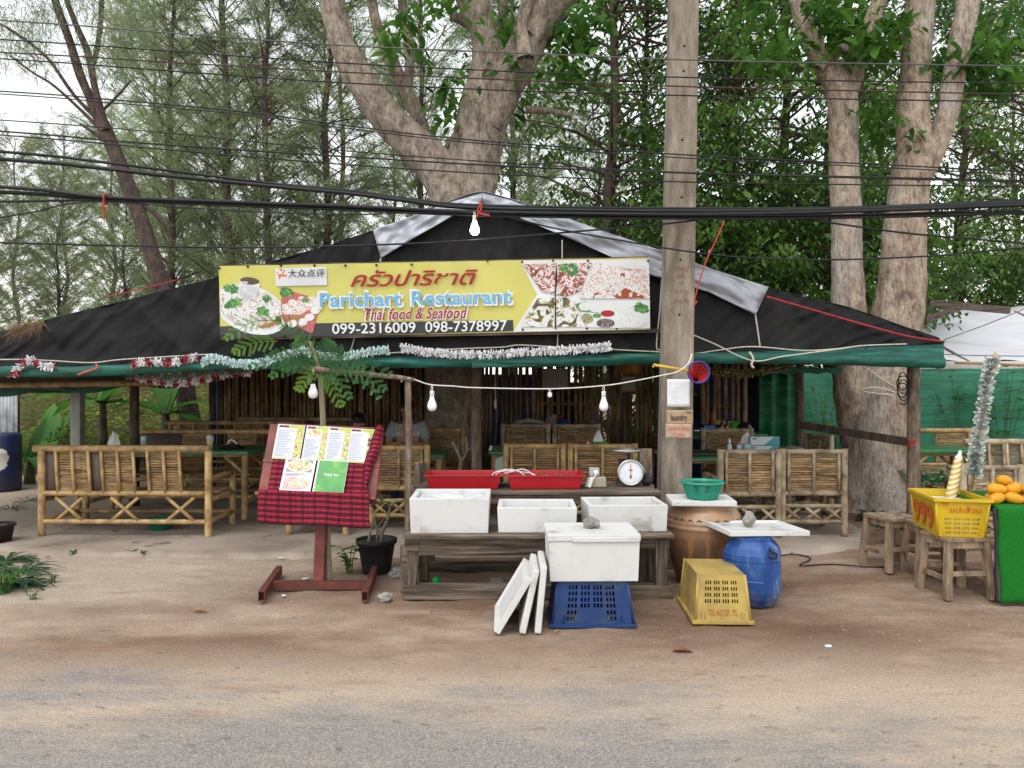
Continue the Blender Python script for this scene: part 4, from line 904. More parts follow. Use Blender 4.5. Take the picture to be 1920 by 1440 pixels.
def slots(groups, rows, v0, v1, per=3, u0=0.15, u1=0.85, fill=0.55, vf=0.6):
    out = []
    for g in range(groups):
        a = u0 + (u1 - u0) * g / groups; e = (u1 - u0) / groups * 0.80
        for k in range(per):
            c0 = a + e * k / per; c1 = c0 + e / per * fill
            for r in range(rows):
                r0 = v0 + (v1 - v0) * r / rows; out.append((round(c0, 4), round(c1, 4), round(r0, 4), round(r0 + (v1 - v0) / rows * vf, 4)))
    return out
def crate(name, label, loc, rz, w, d, h, tap, mat, inverted, front, side, rot=None, group=None):
    """plastic crate; rim is the wide end. front/side: slot lists with v=0 at the ground end."""
    t = thing(name, label, 'crate', loc, rz, group)
    wb, wtp = (1.0, tap) if inverted else (tap, 1.0)
    lo = [(a * w / 2 * wb, b * d / 2 * wb, 0) for a, b in ((-1, -1), (1, -1), (1, 1), (-1, 1))]; hi = [(a * w / 2 * wtp, b * d / 2 * wtp, h) for a, b in ((-1, -1), (1, -1), (1, 1), (-1, 1))]
    for k in range(4):
        mb = MB(); crate_wall(mb, lo[k], lo[(k + 1) % 4], hi[(k + 1) % 4], hi[k], 1, 1, front if k % 2 == 0 else side)
        mb.build('wall', mat, t, solid=0.006)
    zf = h - 0.003 if inverted else 0.006; q = wtp if inverted else wb
    MB().box((0, 0, zf), (w * q, d * q, 0.006)).build('base', mat, t, bevel=0.002)
    zr = 0.012 if inverted else h - 0.008
    for k, (cx, cy, sx, sy) in enumerate(((0, -1, 1, 0), (0, 1, 1, 0), (-1, 0, 0, 1), (1, 0, 0, 1))):
        MB().box((cx * (w / 2 + 0.008), cy * (d / 2 + 0.008), zr), (w + 0.04 if sx else 0.026, 0.026 if sx else d + 0.01, 0.024)).build('rim', mat, t, bevel=0.003)
    for sx in (-1, 1):
        for sy in (-1, 1):
            a = V((sx * w / 2 * wb, sy * d / 2 * wb, 0)); b = V((sx * w / 2 * wtp, sy * d / 2 * wtp, h)); MB().tube([a, b], 0.010, 8).build('corner', mat, t)
    for u in (-0.36, 0.36): MB().beam((u * w * wb, -d / 2 * wb - 0.006, 0.02), (u * w * (wb * 0.8 + wtp * 0.2), -d / 2 * (wb * 0.8 + wtp * 0.2) - 0.006, h * 0.25), 0.012, 0.012).build('rib', mat, t)
    return t
BLUEC = S('blue_crate_plastic', (0.010, 0.045, 0.17), (0.008, 0.034, 0.13), (0.028, 0.055, 0.12), rough=0.5, scale=5, spec=0.4)
cb = G(1112, 1177)
bs = slots(4, 4, 0.42, 0.94, 3, 0.17, 0.85, 0.62, 0.70) + slots(1, 2, 0.14, 0.40, 3, 0.17, 0.34, 0.62, 0.70) + slots(1, 2, 0.14, 0.40, 3, 0.68, 0.85, 0.62, 0.70)
bc = crate('plastic_crate', 'blue plastic crate upside down under the big lidded foam box', (cb.x, cb.y + 0.20, 0.0), 0, 0.535, 0.38, 0.30, 0.86, BLUEC, True, bs, slots(3, 4, 0.3, 0.9))
text('BALLANGO 200', 'crate_lettering', S('worn_cream_print', (0.30, 0.29, 0.22), (0.10, 0.14, 0.25), rough=0.6, scale=60), bc, Matrix.Translation((-0.115, -0.1865, 0.045)) @ Matrix.Rotation(R(90), 4, 'X') @ Matrix.Rotation(R(-5), 4, 'X'), 0.22, 0.03, bold=0.01)
BX, BY = cb.x + 0.005, cb.y + 0.22
big = foam_box('foam_box', 'big foam box with a closed lid standing on the blue crate', (BX, BY, 0.301), 0.60, 0.44, 0.265, R(1), closed=True)
def slab_mesh(w, d, h, bev=0.008, notch=False, ribs=False):
    mb = MB()
    if ribs:
        def ring(sx, sy, z): return [(a * sx / 2, b * sy / 2, z) for a, b in ((-1, -1), (1, -1), (1, 1), (-1, 1))]
        rs = [ring(w, d, -h / 2), ring(w, d, h / 2), ring(w - 0.05, d - 0.05, h / 2), ring(w - 0.056, d - 0.056, h / 2 - 0.012)]; vs = [v for r in rs for v in r]
        mb.add(vs, [(q * 4 + k, q * 4 + (k + 1) % 4, q * 4 + 4 + (k + 1) % 4, q * 4 + 4 + k) for q in range(3) for k in range(4)] + [(3, 2, 1, 0), (12, 13, 14, 15)])
        for i in range(7): mb.box((0, (i - 3) * d * 0.105, h / 2 - 0.0075), (w - 0.12, 0.012, 0.007))
    else: mb.box((0, 0, 0), (w, d, h))
    return mb.mesh('lid_slab', FOAM, bevel=bev, seg=2)
o = bpy.data.objects.new('lid', slab_mesh(0.615, 0.455, 0.045)); link(o, big); o.location = (-0.002, 0, 0.265 + 0.0235)
MB().box((0.075, -0.2285, 0.262 + 0.016), (0.44, 0.012, 0.03)).build('lid_lip', FOAM, big, bevel=0.004)
def rock(name, label, loc, s, mat=STONE, seed=0, cat='rock', group=None):
    bm = bmesh.new(); bmesh.ops.create_icosphere(bm, subdivisions=3, radius=0.5)
    for v in bm.verts:
        n = v.co.normalized(); v.co *= 1 + 0.35 * noise.noise(n * 1.6 + V((seed, 0, 0))) + 0.12 * noise.noise(n * 5 + V((seed, 3, 0))); v.co = V((v.co.x * s[0], v.co.y * s[1], v.co.z * s[2]))
    z0 = min(v.co.z for v in bm.verts) * 0.86
    for v in bm.verts: v.co.z = max(v.co.z, z0) - z0
    me = bpy.data.meshes.new(name); bm.to_mesh(me); bm.free(); me.materials.append(mat)
    o = bpy.data.objects.new(name, me); link(o); o.location = loc
    return tag(o, label, cat, group)
rock('rock', 'grey rock weighing down the lid of the big foam box', (wx(1108, 5.28), 5.28, 0.301 + 0.265 + 0.046), (0.118, 0.09, 0.08), seed=1)
# foam lids leaning against the big box
def lean_lid(label, x0, x1, z1, y0, L, ribs):
    a = math.atan2(z1, x1 - x0); Hs = math.hypot(z1, x1 - x0); t = 0.042
    ax = V((math.cos(a), 0, math.sin(a))); nn = V((-math.sin(a), 0, math.cos(a)))
    M = basis(V((x0, y0 + L / 2, 0.0)) + ax * (Hs / 2) + nn * (t / 2), ax, V((0, 1, 0)), nn * -1 if False else nn)
    M = basis(M.translation, ax, V((0, 1, 0)), ax.cross(V((0, 1, 0))))
    o = bpy.data.objects.new('foam_sheet', slab_mesh(Hs, L, t, 0.010, ribs=ribs)); link(o); o.matrix_world = M @ Matrix.Rotation(R(1.5), 4, 'Z')
    return tag(o, label, 'foam lid', 'spare foam lids')
lean_lid('foam lid with grooved face leaning lowest, leftmost of three', -0.085, 0.125, 0.345, 4.90, 0.60, True)
lean_lid('foam lid leaning in the middle of the three', 0.085, 0.175, 0.40, 4.90, 0.56, False)
lean_lid('foam lid standing almost upright against the big foam box', 0.185, 0.225, 0.425, 4.91, 0.54, False)
# ================================================================ red trays
REDP = S('red_plastic', (0.40, 0.005, 0.012), (0.34, 0.004, 0.010), rough=0.38, scale=5, spec=0.45)
def tray(label, loc, w, d, h, rz=0.0):
    t = thing('red_tray', label, 'tray', loc, rz, 'red plastic trays')
    def ring(sx, sy, z): return [(a * sx / 2, b * sy / 2, z) for a, b in ((-1, -1), (1, -1), (1, 1), (-1, 1))]
    rs = [ring(w * 0.86, d * 0.82, 0), ring(w * 0.93, d * 0.90, h - 0.012), ring(w, d, h - 0.012), ring(w, d, h), ring(w * 0.91, d * 0.87, h), ring(w * 0.84, d * 0.80, 0.006)]; vs = [v for r in rs for v in r]; n = len(rs)
    MB().add(vs, [(q * 4 + k, q * 4 + (k + 1) % 4, q * 4 + 4 + (k + 1) % 4, q * 4 + 4 + k) for q in range(n - 1) for k in range(4)] + [(3, 2, 1, 0), (n * 4 - 4, n * 4 - 3, n * 4 - 2, n * 4 - 1)]).build('tray_body', REDP, t, bevel=0.005, seg=2)
    return t
def water_mat():
    m, N, L, B = new_mat('tray_water'); B.inputs['Base Color'].default_value = (0.55, 0.45, 0.42, 1); B.inputs['Roughness'].default_value = 0.05; B.inputs['Transmission Weight'].default_value = 0.9; B.inputs['IOR'].default_value = 1.33
    bump(N, L, B, noise_node(N, L, coords(N, L), 25, 3), 0.3, 0.01); return m
WATER = water_mat()
t1 = tray('red tray of shallow water with a hose, left of the two', (wx(871, 6.45), 6.47, 0.741), 0.655, 0.40, 0.115)
t2 = tray('red tray of dark seafood in water, right of the two', (wx(1021, 6.45), 6.46, 0.741), 0.655, 0.40, 0.115, R(0.6))
for t in (t1, t2): MB().grid(lambda u, v: V(((u - 0.5) * 0.575, (v - 0.5) * 0.335, 0.077)), 2, 2).build('water', WATER, t)
SHELL = S('wet_shells', (0.22, 0.13, 0.09), (0.09, 0.06, 0.05), (0.40, 0.30, 0.24), rough=0.25, scale=20, rand=0.4)
mb = MB()
for i in range(170):
    a = random.uniform(0, PI); c = V((random.uniform(-0.25, 0.25), random.uniform(-0.13, 0.13), random.uniform(0.02, 0.085))); mb.add([c + V((math.cos(a) * 0.03, math.sin(a) * 0.03, 0)), c + V((-math.sin(a) * 0.016, math.cos(a) * 0.016, 0.012)), c - V((math.cos(a) * 0.03, math.sin(a) * 0.03, 0)), c + V((math.sin(a) * 0.016, -math.cos(a) * 0.016, 0.010)), c + V((0, 0, 0.018))], [(0, 1, 4), (1, 2, 4), (2, 3, 4), (3, 0, 4)], True)
tag(mb.build('shellfish', SHELL, t2), kind='stuff')
HOSE = S('clear_hose', (0.70, 0.66, 0.66), (0.6, 0.55, 0.55), rough=0.25, spec=0.6)
for k, pts in enumerate(([(918, 903), (925, 888), (945, 881), (968, 882), (990, 896)], [(932, 902), (940, 890), (962, 884), (982, 880), (1003, 893)], [(922, 902), (935, 886), (955, 883), (978, 885), (1000, 889), (1010, 897)])):
    q = spline([tuple(P(a, b, 6.42 + 0.03 * k)) for a, b in pts], 8)
    tag(MB().tube(q, 0.0055, 6).build('air_hose', HOSE), ['clear air hose looping lowest between the red trays', 'clear air hose arching highest between the red trays', 'clear air hose ending in the dark seafood tray'][k], 'hose', 'air hoses over the trays')
# ================================================================ scale, socket block, bits on the upper shelf
sc0 = V((wx(1181, 6.48), 6.48, 0.741)); scl = thing('weighing_scale', 'round-dial kitchen weighing scale with a metal pan', 'scale', sc0)
SCB = S('dark_scale_body', (0.045, 0.04, 0.045), (0.03, 0.026, 0.03), rough=0.45); CHR = S('dull_chrome', (0.55, 0.54, 0.52), (0.4, 0.38, 0.36), rough=0.25, metal=0.9)
MB().box((0, 0.05, 0.115), (0.19, 0.13, 0.20), taper=0.86).build('body', SCB, scl, bevel=0.012, seg=3); MB().box((0, 0.05, 0.012), (0.21, 0.16, 0.024)).build('foot', S('rusty_foot', (0.09, 0.05, 0.035), (0.05, 0.03, 0.025), rough=0.7), scl, bevel=0.004)
rotx = Matrix.Rotation(R(90), 4, 'X')
o = MB().lathe([(0.102, 0.0), (0.112, 0.02), (0.112, 0.035), (0.100, 0.04), (0.096, 0.034)], 36).build('bezel', CHR, scl); o.matrix_local = Matrix.Translation((0, -0.015, 0.118)) @ rotx
o = MB().lathe([(0.0, 0.030), (0.100, 0.030)], 36).build('dial', S('dial_white', (0.70, 0.74, 0.78), (0.62, 0.66, 0.70), (0.45, 0.40, 0.36), rough=0.2, scale=16, lo=0.2, hi=0.42), scl); dial = o; o.matrix_local = Matrix.Translation((0, -0.015, 0.118)) @ rotx
mb = MB()
for k in range(40):
    a = 2 * PI * k / 40; r0 = 0.078 if k % 4 == 0 else 0.084; mb.beam((r0 * math.cos(a), r0 * math.sin(a), 0.0318), (0.090 * math.cos(a), 0.090 * math.sin(a), 0.0318), 0.0016, 0.0006)
o = mb.build('dial_ticks', BLACK, dial)
mb = MB(); mb.beam((0, -0.05, 0.033), (0, 0.075, 0.033), 0.005, 0.001); mb.beam((0, -0.045, 0.0335), (0, -0.02, 0.0335), 0.018, 0.001); mb.beam((-0.016, 0.022, 0.0335), (0.016, 0.022, 0.0335), 0.010, 0.001)
o = mb.build('pointer', S('pointer_red', (0.55, 0.08, 0.05), rough=0.4), dial)
MB().tube([(0, 0.05, 0.21), (0, 0.05, 0.285)], 0.012, 8).build('stem', SCB, scl)
MB().lathe([(0.0, 0.285), (0.13, 0.287), (0.138, 0.306), (0.134, 0.308), (0.125, 0.293), (0.0, 0.291)], 32, c=(-0.02, 0.05, 0)).build('pan', CHR, scl)
mb = MB().box((0, 0, 0.042), (0.135, 0.11, 0.084), taper=0.94); o = mb.build('concrete_block', S('block_concrete', (0.36, 0.31, 0.24), (0.28, 0.23, 0.18), rough=0.9, bmp=0.4), bevel=0.012, seg=3); o.location = (wx(1121, 6.45), 6.45, 0.741); tag(o, 'small concrete block on the upper shelf between tray and scale', 'block')
sk = thing('socket_box', 'grey electric socket box on the small concrete block', 'socket', (wx(1114, 6.45), 6.445, 0.827)); GREYP = S('grey_plastic', (0.36, 0.36, 0.37), (0.3, 0.3, 0.31), rough=0.5)
MB().box((0, 0, 0.037), (0.085, 0.055, 0.074)).build('case', GREYP, sk, bevel=0.008); o = MB().lathe([(0, 0.012), (0.02, 0.012), (0.022, 0)], 16).build('plug', WHITE, sk); o.matrix_local = Matrix.Translation((0.012, -0.028, 0.035)) @ rotx
MB().tube(spline([(0.012, -0.042, 0.035), (0.0, -0.07, 0.01), (-0.03, -0.075, -0.02), (-0.05, -0.07, -0.04)], 6), 0.004, 6).build('lead', WHITE, sk)
br = thing('plug_adapter', 'white ribbed plug adapter hanging beside the concrete block', 'plug', (wx(1104, 6.38), 6.375, 0.744), rot=(0, R(18), 0))
MB().box((0, 0, 0.045), (0.030, 0.026, 0.088)).build('body', WHITE, br, bevel=0.008)
for i in range(5): MB().tube([(0, -0.008, 0.012 + i * 0.016), (-0.035, -0.012, 0.004 + i * 0.016)], 0.004, 6).build('prong', WHITE, br)
o = MB().beam((0, 0, 0), (0.0, 0.0, 0.30), 0.11, 0.05, up=V((0, 1, 0))).build('short_plank', STICK, bevel=0.008); o.location = (wx(1210, 6.66), 6.66, 0.741); tag(o, 'short upright plank behind the weighing scale', 'plank')
bag = rock('dark_pouch', 'small black pouch leaning beside the weighing scale', (wx(1213, 6.5), 6.5, 0.741), (0.09, 0.07, 0.11), BLACKPL, 5, 'pouch')
# ================================================================ clay jar, its lid and basket
def clay():
    m, N, L, B = new_mat('glazed_clay'); v = coords(N, L, rnd=False); sp = N.new('ShaderNodeSeparateXYZ'); L.new(v, sp.inputs[0])
    wv = math_node(N, L, 'MULTIPLY_ADD', noise_node(N, L, v, 4, 3), 0.10); L.new(sp.outputs[2], wv.node.inputs[2])
    col = ramp(N, L, wv, [(0.05, (0.12, 0.07, 0.045)), (0.42, (0.19, 0.105, 0.062)), (0.50, (0.33, 0.185, 0.105)), (0.56, (0.37, 0.215, 0.13)), (0.575, (0.22, 0.14, 0.08)), (0.60, (0.35, 0.21, 0.125)), (0.70, (0.30, 0.18, 0.10))])
    sw = N.new('ShaderNodeTexWave'); sw.inputs['Scale'].default_value = 2.4; sw.inputs['Distortion'].default_value = 7; sw.inputs['Detail'].default_value = 2; L.new(v, sw.inputs['Vector'])
    f = ramp(N, L, sw.outputs['Fac'], [(0.80, (0, 0, 0)), (0.9, (1, 1, 1))]); low = ramp(N, L, sp.outputs[2], [(0.14, (0, 0, 0)), (0.20, (1, 1, 1)), (0.38, (1, 1, 1)), (0.44, (0, 0, 0))])
    col = mixc(N, L, math_node(N, L, 'MULTIPLY', math_node(N, L, 'MULTIPLY', f, low), 0.75), col, (0.36, 0.17, 0.06))
    col = mixc(N, L, 0.5, col, ramp(N, L, noise_node(N, L, v, 14, 6), [(0.3, (0.6, 0.6, 0.6)), (0.7, (1.2, 1.15, 1.1))]), 'MULTIPLY')
    L.new(col, B.inputs['Base Color']); B.inputs['Roughness'].default_value = 0.38; return m
jar = thing('clay_jar', 'big brown glazed clay water jar beside the concrete pole', 'jar', (wx(1320, 6.22), 6.22, 0))
prof = [(0.0, 0.0), (0.20, 0.0), (0.215, 0.02), (0.255, 0.15), (0.292, 0.30), (0.305, 0.42), (0.305, 0.46), (0.311, 0.468), (0.304, 0.478), (0.298, 0.50), (0.303, 0.508), (0.294, 0.516), (0.275, 0.57), (0.245, 0.61), (0.225, 0.622), (0.235, 0.632), (0.236, 0.65), (0.222, 0.655), (0.205, 0.64), (0.20, 0.6)]
MB().lathe(prof, 56).build('body', clay(), jar)
mb = MB()                                   # scalloped relief band on the shoulder
for k in range(26):
    a0, a1 = 2 * PI * k / 26, 2 * PI * (k + 1) / 26
    mb.tube([((0.290 - 0.006 * math.sin(PI * i / 6)) * math.cos(a0 + (a1 - a0) * i / 6), (0.290 - 0.006 * math.sin(PI * i / 6)) * math.sin(a0 + (a1 - a0) * i / 6), 0.545 - 0.018 * math.sin(PI * i / 6)) for i in range(7)], 0.005, 5)
mb.build('relief_band', MATS.get('dk') or S('dark_clay', (0.12, 0.08, 0.04), rough=0.45), jar)
ld = bpy.data.objects.new('foam_sheet', slab_mesh(0.50, 0.34, 0.042)); link(ld); ld.location = (wx(1314, 6.1), 6.12, 0.655 + 0.022); ld.rotation_euler = (R(1), R(0), R(-3)); tag(ld, 'chipped foam lid lying on the clay jar', 'foam lid', 'spare foam lids')
# basket
bk = thing('green_basket', 'round green plastic colander basket on the clay jar lid', 'basket', (wx(1318, 6.06), 6.08, 0.70)); GRP = S('green_plastic', (0.012, 0.28, 0.18), (0.010, 0.22, 0.14), rough=0.35, spec=0.5)
MB().lathe([(0.158, 0.118), (0.172, 0.118), (0.174, 0.128), (0.166, 0.137), (0.154, 0.132), (0.150, 0.118)], 40).build('rim', GRP, bk)
MB().lathe([(0.0, 0.004), (0.118, 0.002), (0.122, 0.012), (0.112, 0.010), (0.0, 0.010)], 40).build('base', GRP, bk)
rib = MB().beam((0.120, 0, 0.004), (0.155, 0, 0.122), 0.0042, 0.003, up=V((1, 0, 0))).mesh('rib', GRP)
for k in range(72): inst(rib, 'rib', bk, rot=(0, 0, 2 * PI * k / 72))
for i in range(6):
    r, z = 0.124 + 0.0055 * i, 0.018 + 0.0185 * i; MB().tube([(r * math.cos(2 * PI * k / 40), r * math.sin(2 * PI * k / 40), z) for k in range(41)], 0.0026, 5).build('ring', GRP, bk)
# ================================================================ blue barrel
def barrel_mat():
    m, N, L, B = new_mat('scuffed_blue'); v = coords(N, L, (1, 1, 0.35), rnd=False)
    col = ramp(N, L, noise_node(N, L, v, 7, 7, 0.65), [(0.35, (0.006, 0.042, 0.17)), (0.50, (0.009, 0.062, 0.25)), (0.57, (0.022, 0.085, 0.27)), (0.66, (0.20, 0.24, 0.32))])
    sp = N.new('ShaderNodeSeparateXYZ'); tc = N.new('ShaderNodeTexCoord'); L.new(tc.outputs['Object'], sp.inputs[0])
    dust = math_node(N, L, 'MULTIPLY', ramp(N, L, sp.outputs[2], [(0.0, (1, 1, 1)), (0.16, (0, 0, 0))]), ramp(N, L, noise_node(N, L, v, 11, 5), [(0.38, (0, 0, 0)), (0.6, (1, 1, 1))]))
    col = mixc(N, L, math_node(N, L, 'MULTIPLY', dust, 0.7), col, (0.25, 0.21, 0.18))
    L.new(col, B.inputs['Base Color']); B.inputs['Roughness'].default_value = 0.48; bump(N, L, B, noise_node(N, L, v, 18, 3), 0.15, 0.01); return m
bar = thing('blue_drum', 'scuffed blue plastic drum with rounded square sides and a foam lid on top', 'drum', (wx(1410, 5.62), 5.62, 0), rz=R(24))
def sq(a): c_, s_ = abs(math.cos(a)), abs(math.sin(a)); return min(1 / max(c_, 1e-6), 1 / max(s_, 1e-6), 1.36 / (c_ + s_))
MB().lathe([(0.0, 0.0), (0.12, 0.0), (0.155, 0.014), (0.195, 0.075), (0.206, 0.12), (0.207, 0.20), (0.203, 0.206), (0.203, 0.335), (0.207, 0.34), (0.205, 0.38), (0.188, 0.425), (0.155, 0.46), (0.142, 0.472), (0.14, 0.50), (0.12, 0.505), (0.0, 0.505)], 96, smooth=False, shape=sq).build('body', barrel_mat(), bar)
for a in (-PI / 2, 0, PI / 2):
    c, s_ = math.cos(a), math.sin(a); M = Matrix.Rotation(a - PI / 2 + PI / 2, 4, 'Z')
    pts = [M @ V((0.209 + 0.008 * (1 - math.sin(t)), 0.036 * math.cos(t), 0.392 + 0.020 * math.sin(t))) for t in [2 * PI * k / 20 for k in range(21)]]
    MB().tube(pts, 0.0065, 8).build('carry_ring', BLACKPL, bar); MB().tube([M @ V((0.206, 0, 0.410)), M @ V((0.180, 0, 0.435))], 0.012, 8).build('ring_lug', BLACKPL, bar)
# raised side panels
for k in range(4):
    a = k * PI / 2; M = Matrix.Rotation(a, 4, 'Z')
    vs = [M @ V((0.2055, y, z)) for y, z in ((-0.07, 0.13), (0.07, 0.13), (0.07, 0.33), (-0.07, 0.33))]
    MB().add(vs, [(0, 1, 2, 3)]).build('side_panel', bar.children[0].data.materials[0], bar, solid=0.006)
lid = bpy.data.objects.new('foam_sheet', slab_mesh(0.60, 0.50, 0.036, ribs=True)); link(lid); lid.location = (wx(1417, 5.75), 5.76, 0.505 + 0.019); lid.rotation_euler = (R(-1), R(1), R(7)); tag(lid, 'large foam lid lying on the blue drum', 'foam lid', 'spare foam lids')
rock('rock', 'mossy lump of stone on the blue drum lid', (wx(1403, 5.72), 5.70, 0.541), (0.085, 0.075, 0.115), seed=8)
# yellow crate, upside down
YEL = S('dirty_yellow_plastic', (0.46, 0.33, 0.085), (0.38, 0.265, 0.075), (0.25, 0.185, 0.08), rough=0.5, scale=5, spec=0.35)
yc = crate('plastic_crate', 'dirty yellow plastic crate upside down in front of the blue drum', (wx(1352, 5.15) + 0.02, 5.42, 0), R(-2), 0.37, 0.56, 0.315, 0.84, YEL, True, slots(4, 4, 0.42, 0.93, 3, 0.16, 0.86, 0.6, 0.62), slots(5, 4, 0.42, 0.93, 3, 0.12, 0.9, 0.55, 0.62))
text('TELACCP. TL', 'crate_lettering', S('worn_red_print', (0.36, 0.06, 0.03), (0.40, 0.20, 0.05), rough=0.6, scale=40), yc, Matrix.Translation((-0.10, -0.2795, 0.052)) @ Matrix.Rotation(R(82), 4, 'X'), 0.20, 0.042, bold=0.012)
# green ball, stones and scraps under and around the table
o = MB().lathe([(0.034 * math.sin(PI * i / 14), 0.034 - 0.034 * math.cos(PI * i / 14)) for i in range(15)], 20).build('play_ball', S('ball_green', (0.01, 0.42, 0.08), (0.01, 0.36, 0.07), rough=0.4)); o.location = tuple(G(818, 1098) + V((0, 0.02, 0))); tag(o, 'small green plastic ball on the dirt under the work table', 'ball')
for i, (px, py, s, lab) in enumerate(((935, 1103, 0.15, 'pale stone under the work table behind the leaning lids'), (866, 1064, 0.10, 'small stone on the dirt far under the work table'), (722, 1126, 0.11, 'grey stone between the menu stand foot and the work table'), (748, 1082, 0.16, 'stone lump at the foot of the stick post'), (729, 1072, 0.10, 'stone beside the black flower pot'), (1553, 1212, 0.04, 'small white pebble on the open dirt at right'))):
    g = G(px, py); rock('stone', lab, (g.x, g.y, -0.012), (s, s * 0.8, s * 0.62), STONE if i < 5 else WHITE, 20 + i, 'stone')
# ================================================================ stick frame and string of bulbs
FD = 6.12
fr_ = thing('stick_post', 'rough upright stick post at the left end of the bulb wire', 'post', (wx(764, FD), FD, 0))
MB().tube([(0.012 * nz(i * 0.7, 5) + 0.006, 0.01 * nz(i, 9), i * 1.655 / 9) for i in range(10)], [0.030 - 0.0008 * i + 0.003 * nz(i * 2.3, 1) for i in range(10)], 12).build('stick', STICK, fr_)
beam_a, beam_b = P(571, 690, FD - 0.04), P(776, 711, FD - 0.02)
hs = thing('cross_stick', 'thin horizontal stick resting on the stick post and the sapling', 'stick', beam_a)
MB().tube([(beam_b - beam_a) * (i / 7) + V((0, 0, 0.010 * nz(i * 0.8, 3))) for i in range(8)], [0.022 - 0.0004 * i + 0.002 * nz(i * 2, 7) for i in range(8)], 10).build('stick', STICK, hs)
pk = MB().beam((0, 0, 0), (0.02, 0, 0.72), 0.12, 0.035, up=V((0, 1, 0))).build('leaning_plank', WOOD_OLDV, bevel=0.008); pk.location = (wx(785, 6.85), 6.85, 0.0); pk.scale = (1, 1, 1.25); tag(pk, 'broad upright grey plank just behind the stick post', 'plank')
pg = MB().beam((0, 0, 0), (0.0, 0, 0.36), 0.06, 0.05, up=V((0, 1, 0))).build('short_stake', STICK, bevel=0.01); pg.location = (wx(757, 5.9), 5.93, 0.0); tag(pg, 'short split stake at the left end of the work table', 'stake')
wire = spline([tuple(P(a, b, d)) for a, b, d in ((752, 716, FD), (760, 709, FD - 0.03), (775, 711, FD - 0.03), (806, 721, FD), (850, 724, FD + 0.05), (893, 727, FD + 0.1), (1033, 729, FD + 0.2), (1132, 723, FD + 0.25), (1190, 714, FD + 0.25), (1240, 704, 6.30), (1270, 697, 6.28), (1290, 682, 6.30), (1297, 664, 6.34))], 8)
tag(MB().tube(wire, 0.0055, 6).build('bulb_wire', WIRE_WHITE), 'white twin flex strung from the stick post to the concrete pole', 'wire')
BULB = S('opal_bulb', (0.80, 0.80, 0.80), (0.78, 0.78, 0.78), rough=0.2, spec=0.5); SOCK = S('bulb_collar', (0.68, 0.68, 0.67), rough=0.35)
def bulb(label, top, d, sk_len=0.06, small=False, lit=False, blacksock=False, zhang=0.03, py=None):
    p = P(top[0], top[1], d); t = thing('light_bulb', label, 'light bulb', p, group='bulbs on the wire')
    MB().tube([(0.003, 0, 0.004), (0.006, 0, -zhang), (0.0, 0, -zhang - 0.02)], 0.003, 5).build('flex', WIRE_WHITE, t); MB().tube([(-0.004, 0, 0.004), (-0.008, 0, -zhang), (0.0, 0, -zhang - 0.02)], 0.003, 5).build('flex', WIRE_WHITE, t)
    z = -zhang - 0.015; MB().lathe([(0.0, z), (0.016, z), (0.018, z - 0.01), (0.018, z - sk_len), (0.014, z - sk_len - 0.004), (0.0, z - sk_len - 0.004)], 16).build('socket', BLACKPL if blacksock else SOCK, t)
    z -= sk_len
    if small: MB().lathe([(0.0, z - 0.028), (0.013, z - 0.026), (0.019, z - 0.014), (0.018, z)], 16).build('globe', BULB, t)
    else: MB().lathe([(0.0165, z), (0.022, z - 0.025), (0.034, z - 0.055), (0.0385, z - 0.075), (0.036, z - 0.095), (0.024, z - 0.112), (0.0, z - 0.118)], 24).build('globe', LIT if lit else BULB, t)
    return t
def lit_mat():
    m, N, L, B = new_mat('glowing_bulb'); B.inputs['Emission Color'].default_value = (1, 0.95, 0.86, 1); B.inputs['Emission Strength'].default_value = 14; return m
LIT = lit_mat()
bulb('white bulb hanging from the left end of the horizontal stick', (587, 692), FD - 0.06, 0.07, blacksock=True)
bulb('white bulb on the wire next to the stick post', (810, 722), FD, 0.045)
bulb('tiny white lamp holder in the middle of the wire', (1031, 730), FD + 0.2, 0.014, small=True, zhang=0.01)
bulb('white bulb on the wire nearest the concrete pole', (1132, 723), FD + 0.25, 0.05)
# ================================================================ concrete utility pole
PD = 6.72
def pole_mat():
    m, N, L, B = new_mat('pole_concrete'); v = coords(N, L, (2.2, 2.2, 0.45), rnd=False)
    col = ramp(N, L, noise_node(N, L, v, 4, 7, 0.65), [(0.32, (0.09, 0.072, 0.056)), (0.45, (0.185, 0.15, 0.115)), (0.58, (0.28, 0.235, 0.185)), (0.72, (0.38, 0.355, 0.315))])
    col = mixc(N, L, 0.5, col, ramp(N, L, noise_node(N, L, coords(N, L, rnd=False), 90, 3), [(0.35, (0.7,) * 3), (0.65, (1.2,) * 3)]), 'MULTIPLY')
    L.new(col, B.inputs['Base Color']); B.inputs['Roughness'].default_value = 0.9; bump(N, L, B, noise_node(N, L, v, 40, 5), 0.5, 0.01); return m
pb = V((wx(1266, PD), PD + 0.11, 0)); pole = thing('utility_pole', 'tall square concrete utility pole left of the clay jar', 'utility pole', pb, rot=(0, R(1.05), R(-4)))
hb, ht, PHT = 0.275, 0.225, 8.2
def pole_w(z): return hb + (ht - hb) * z / PHT
vs = []; zs = [0, 1, 2, 3, 4, 5, 6, 7, PHT]
for z in zs:
    w = pole_w(z) / 2; vs += [(a * w, b * w, z) for a, b in ((-1, -1), (1, -1), (1, 1), (-1, 1))]
MB().add(vs, [(q * 4 + k, q * 4 + (k + 1) % 4, q * 4 + 4 + (k + 1) % 4, q * 4 + 4 + k) for q in range(len(zs) - 1) for k in range(4)] + [(32, 33, 34, 35)]).build('shaft', pole_mat(), pole, bevel=0.016, seg=2, weld=True)
mb = MB(); HOLE = S('hole_dark', (0.008, 0.008, 0.008), rough=0.95)
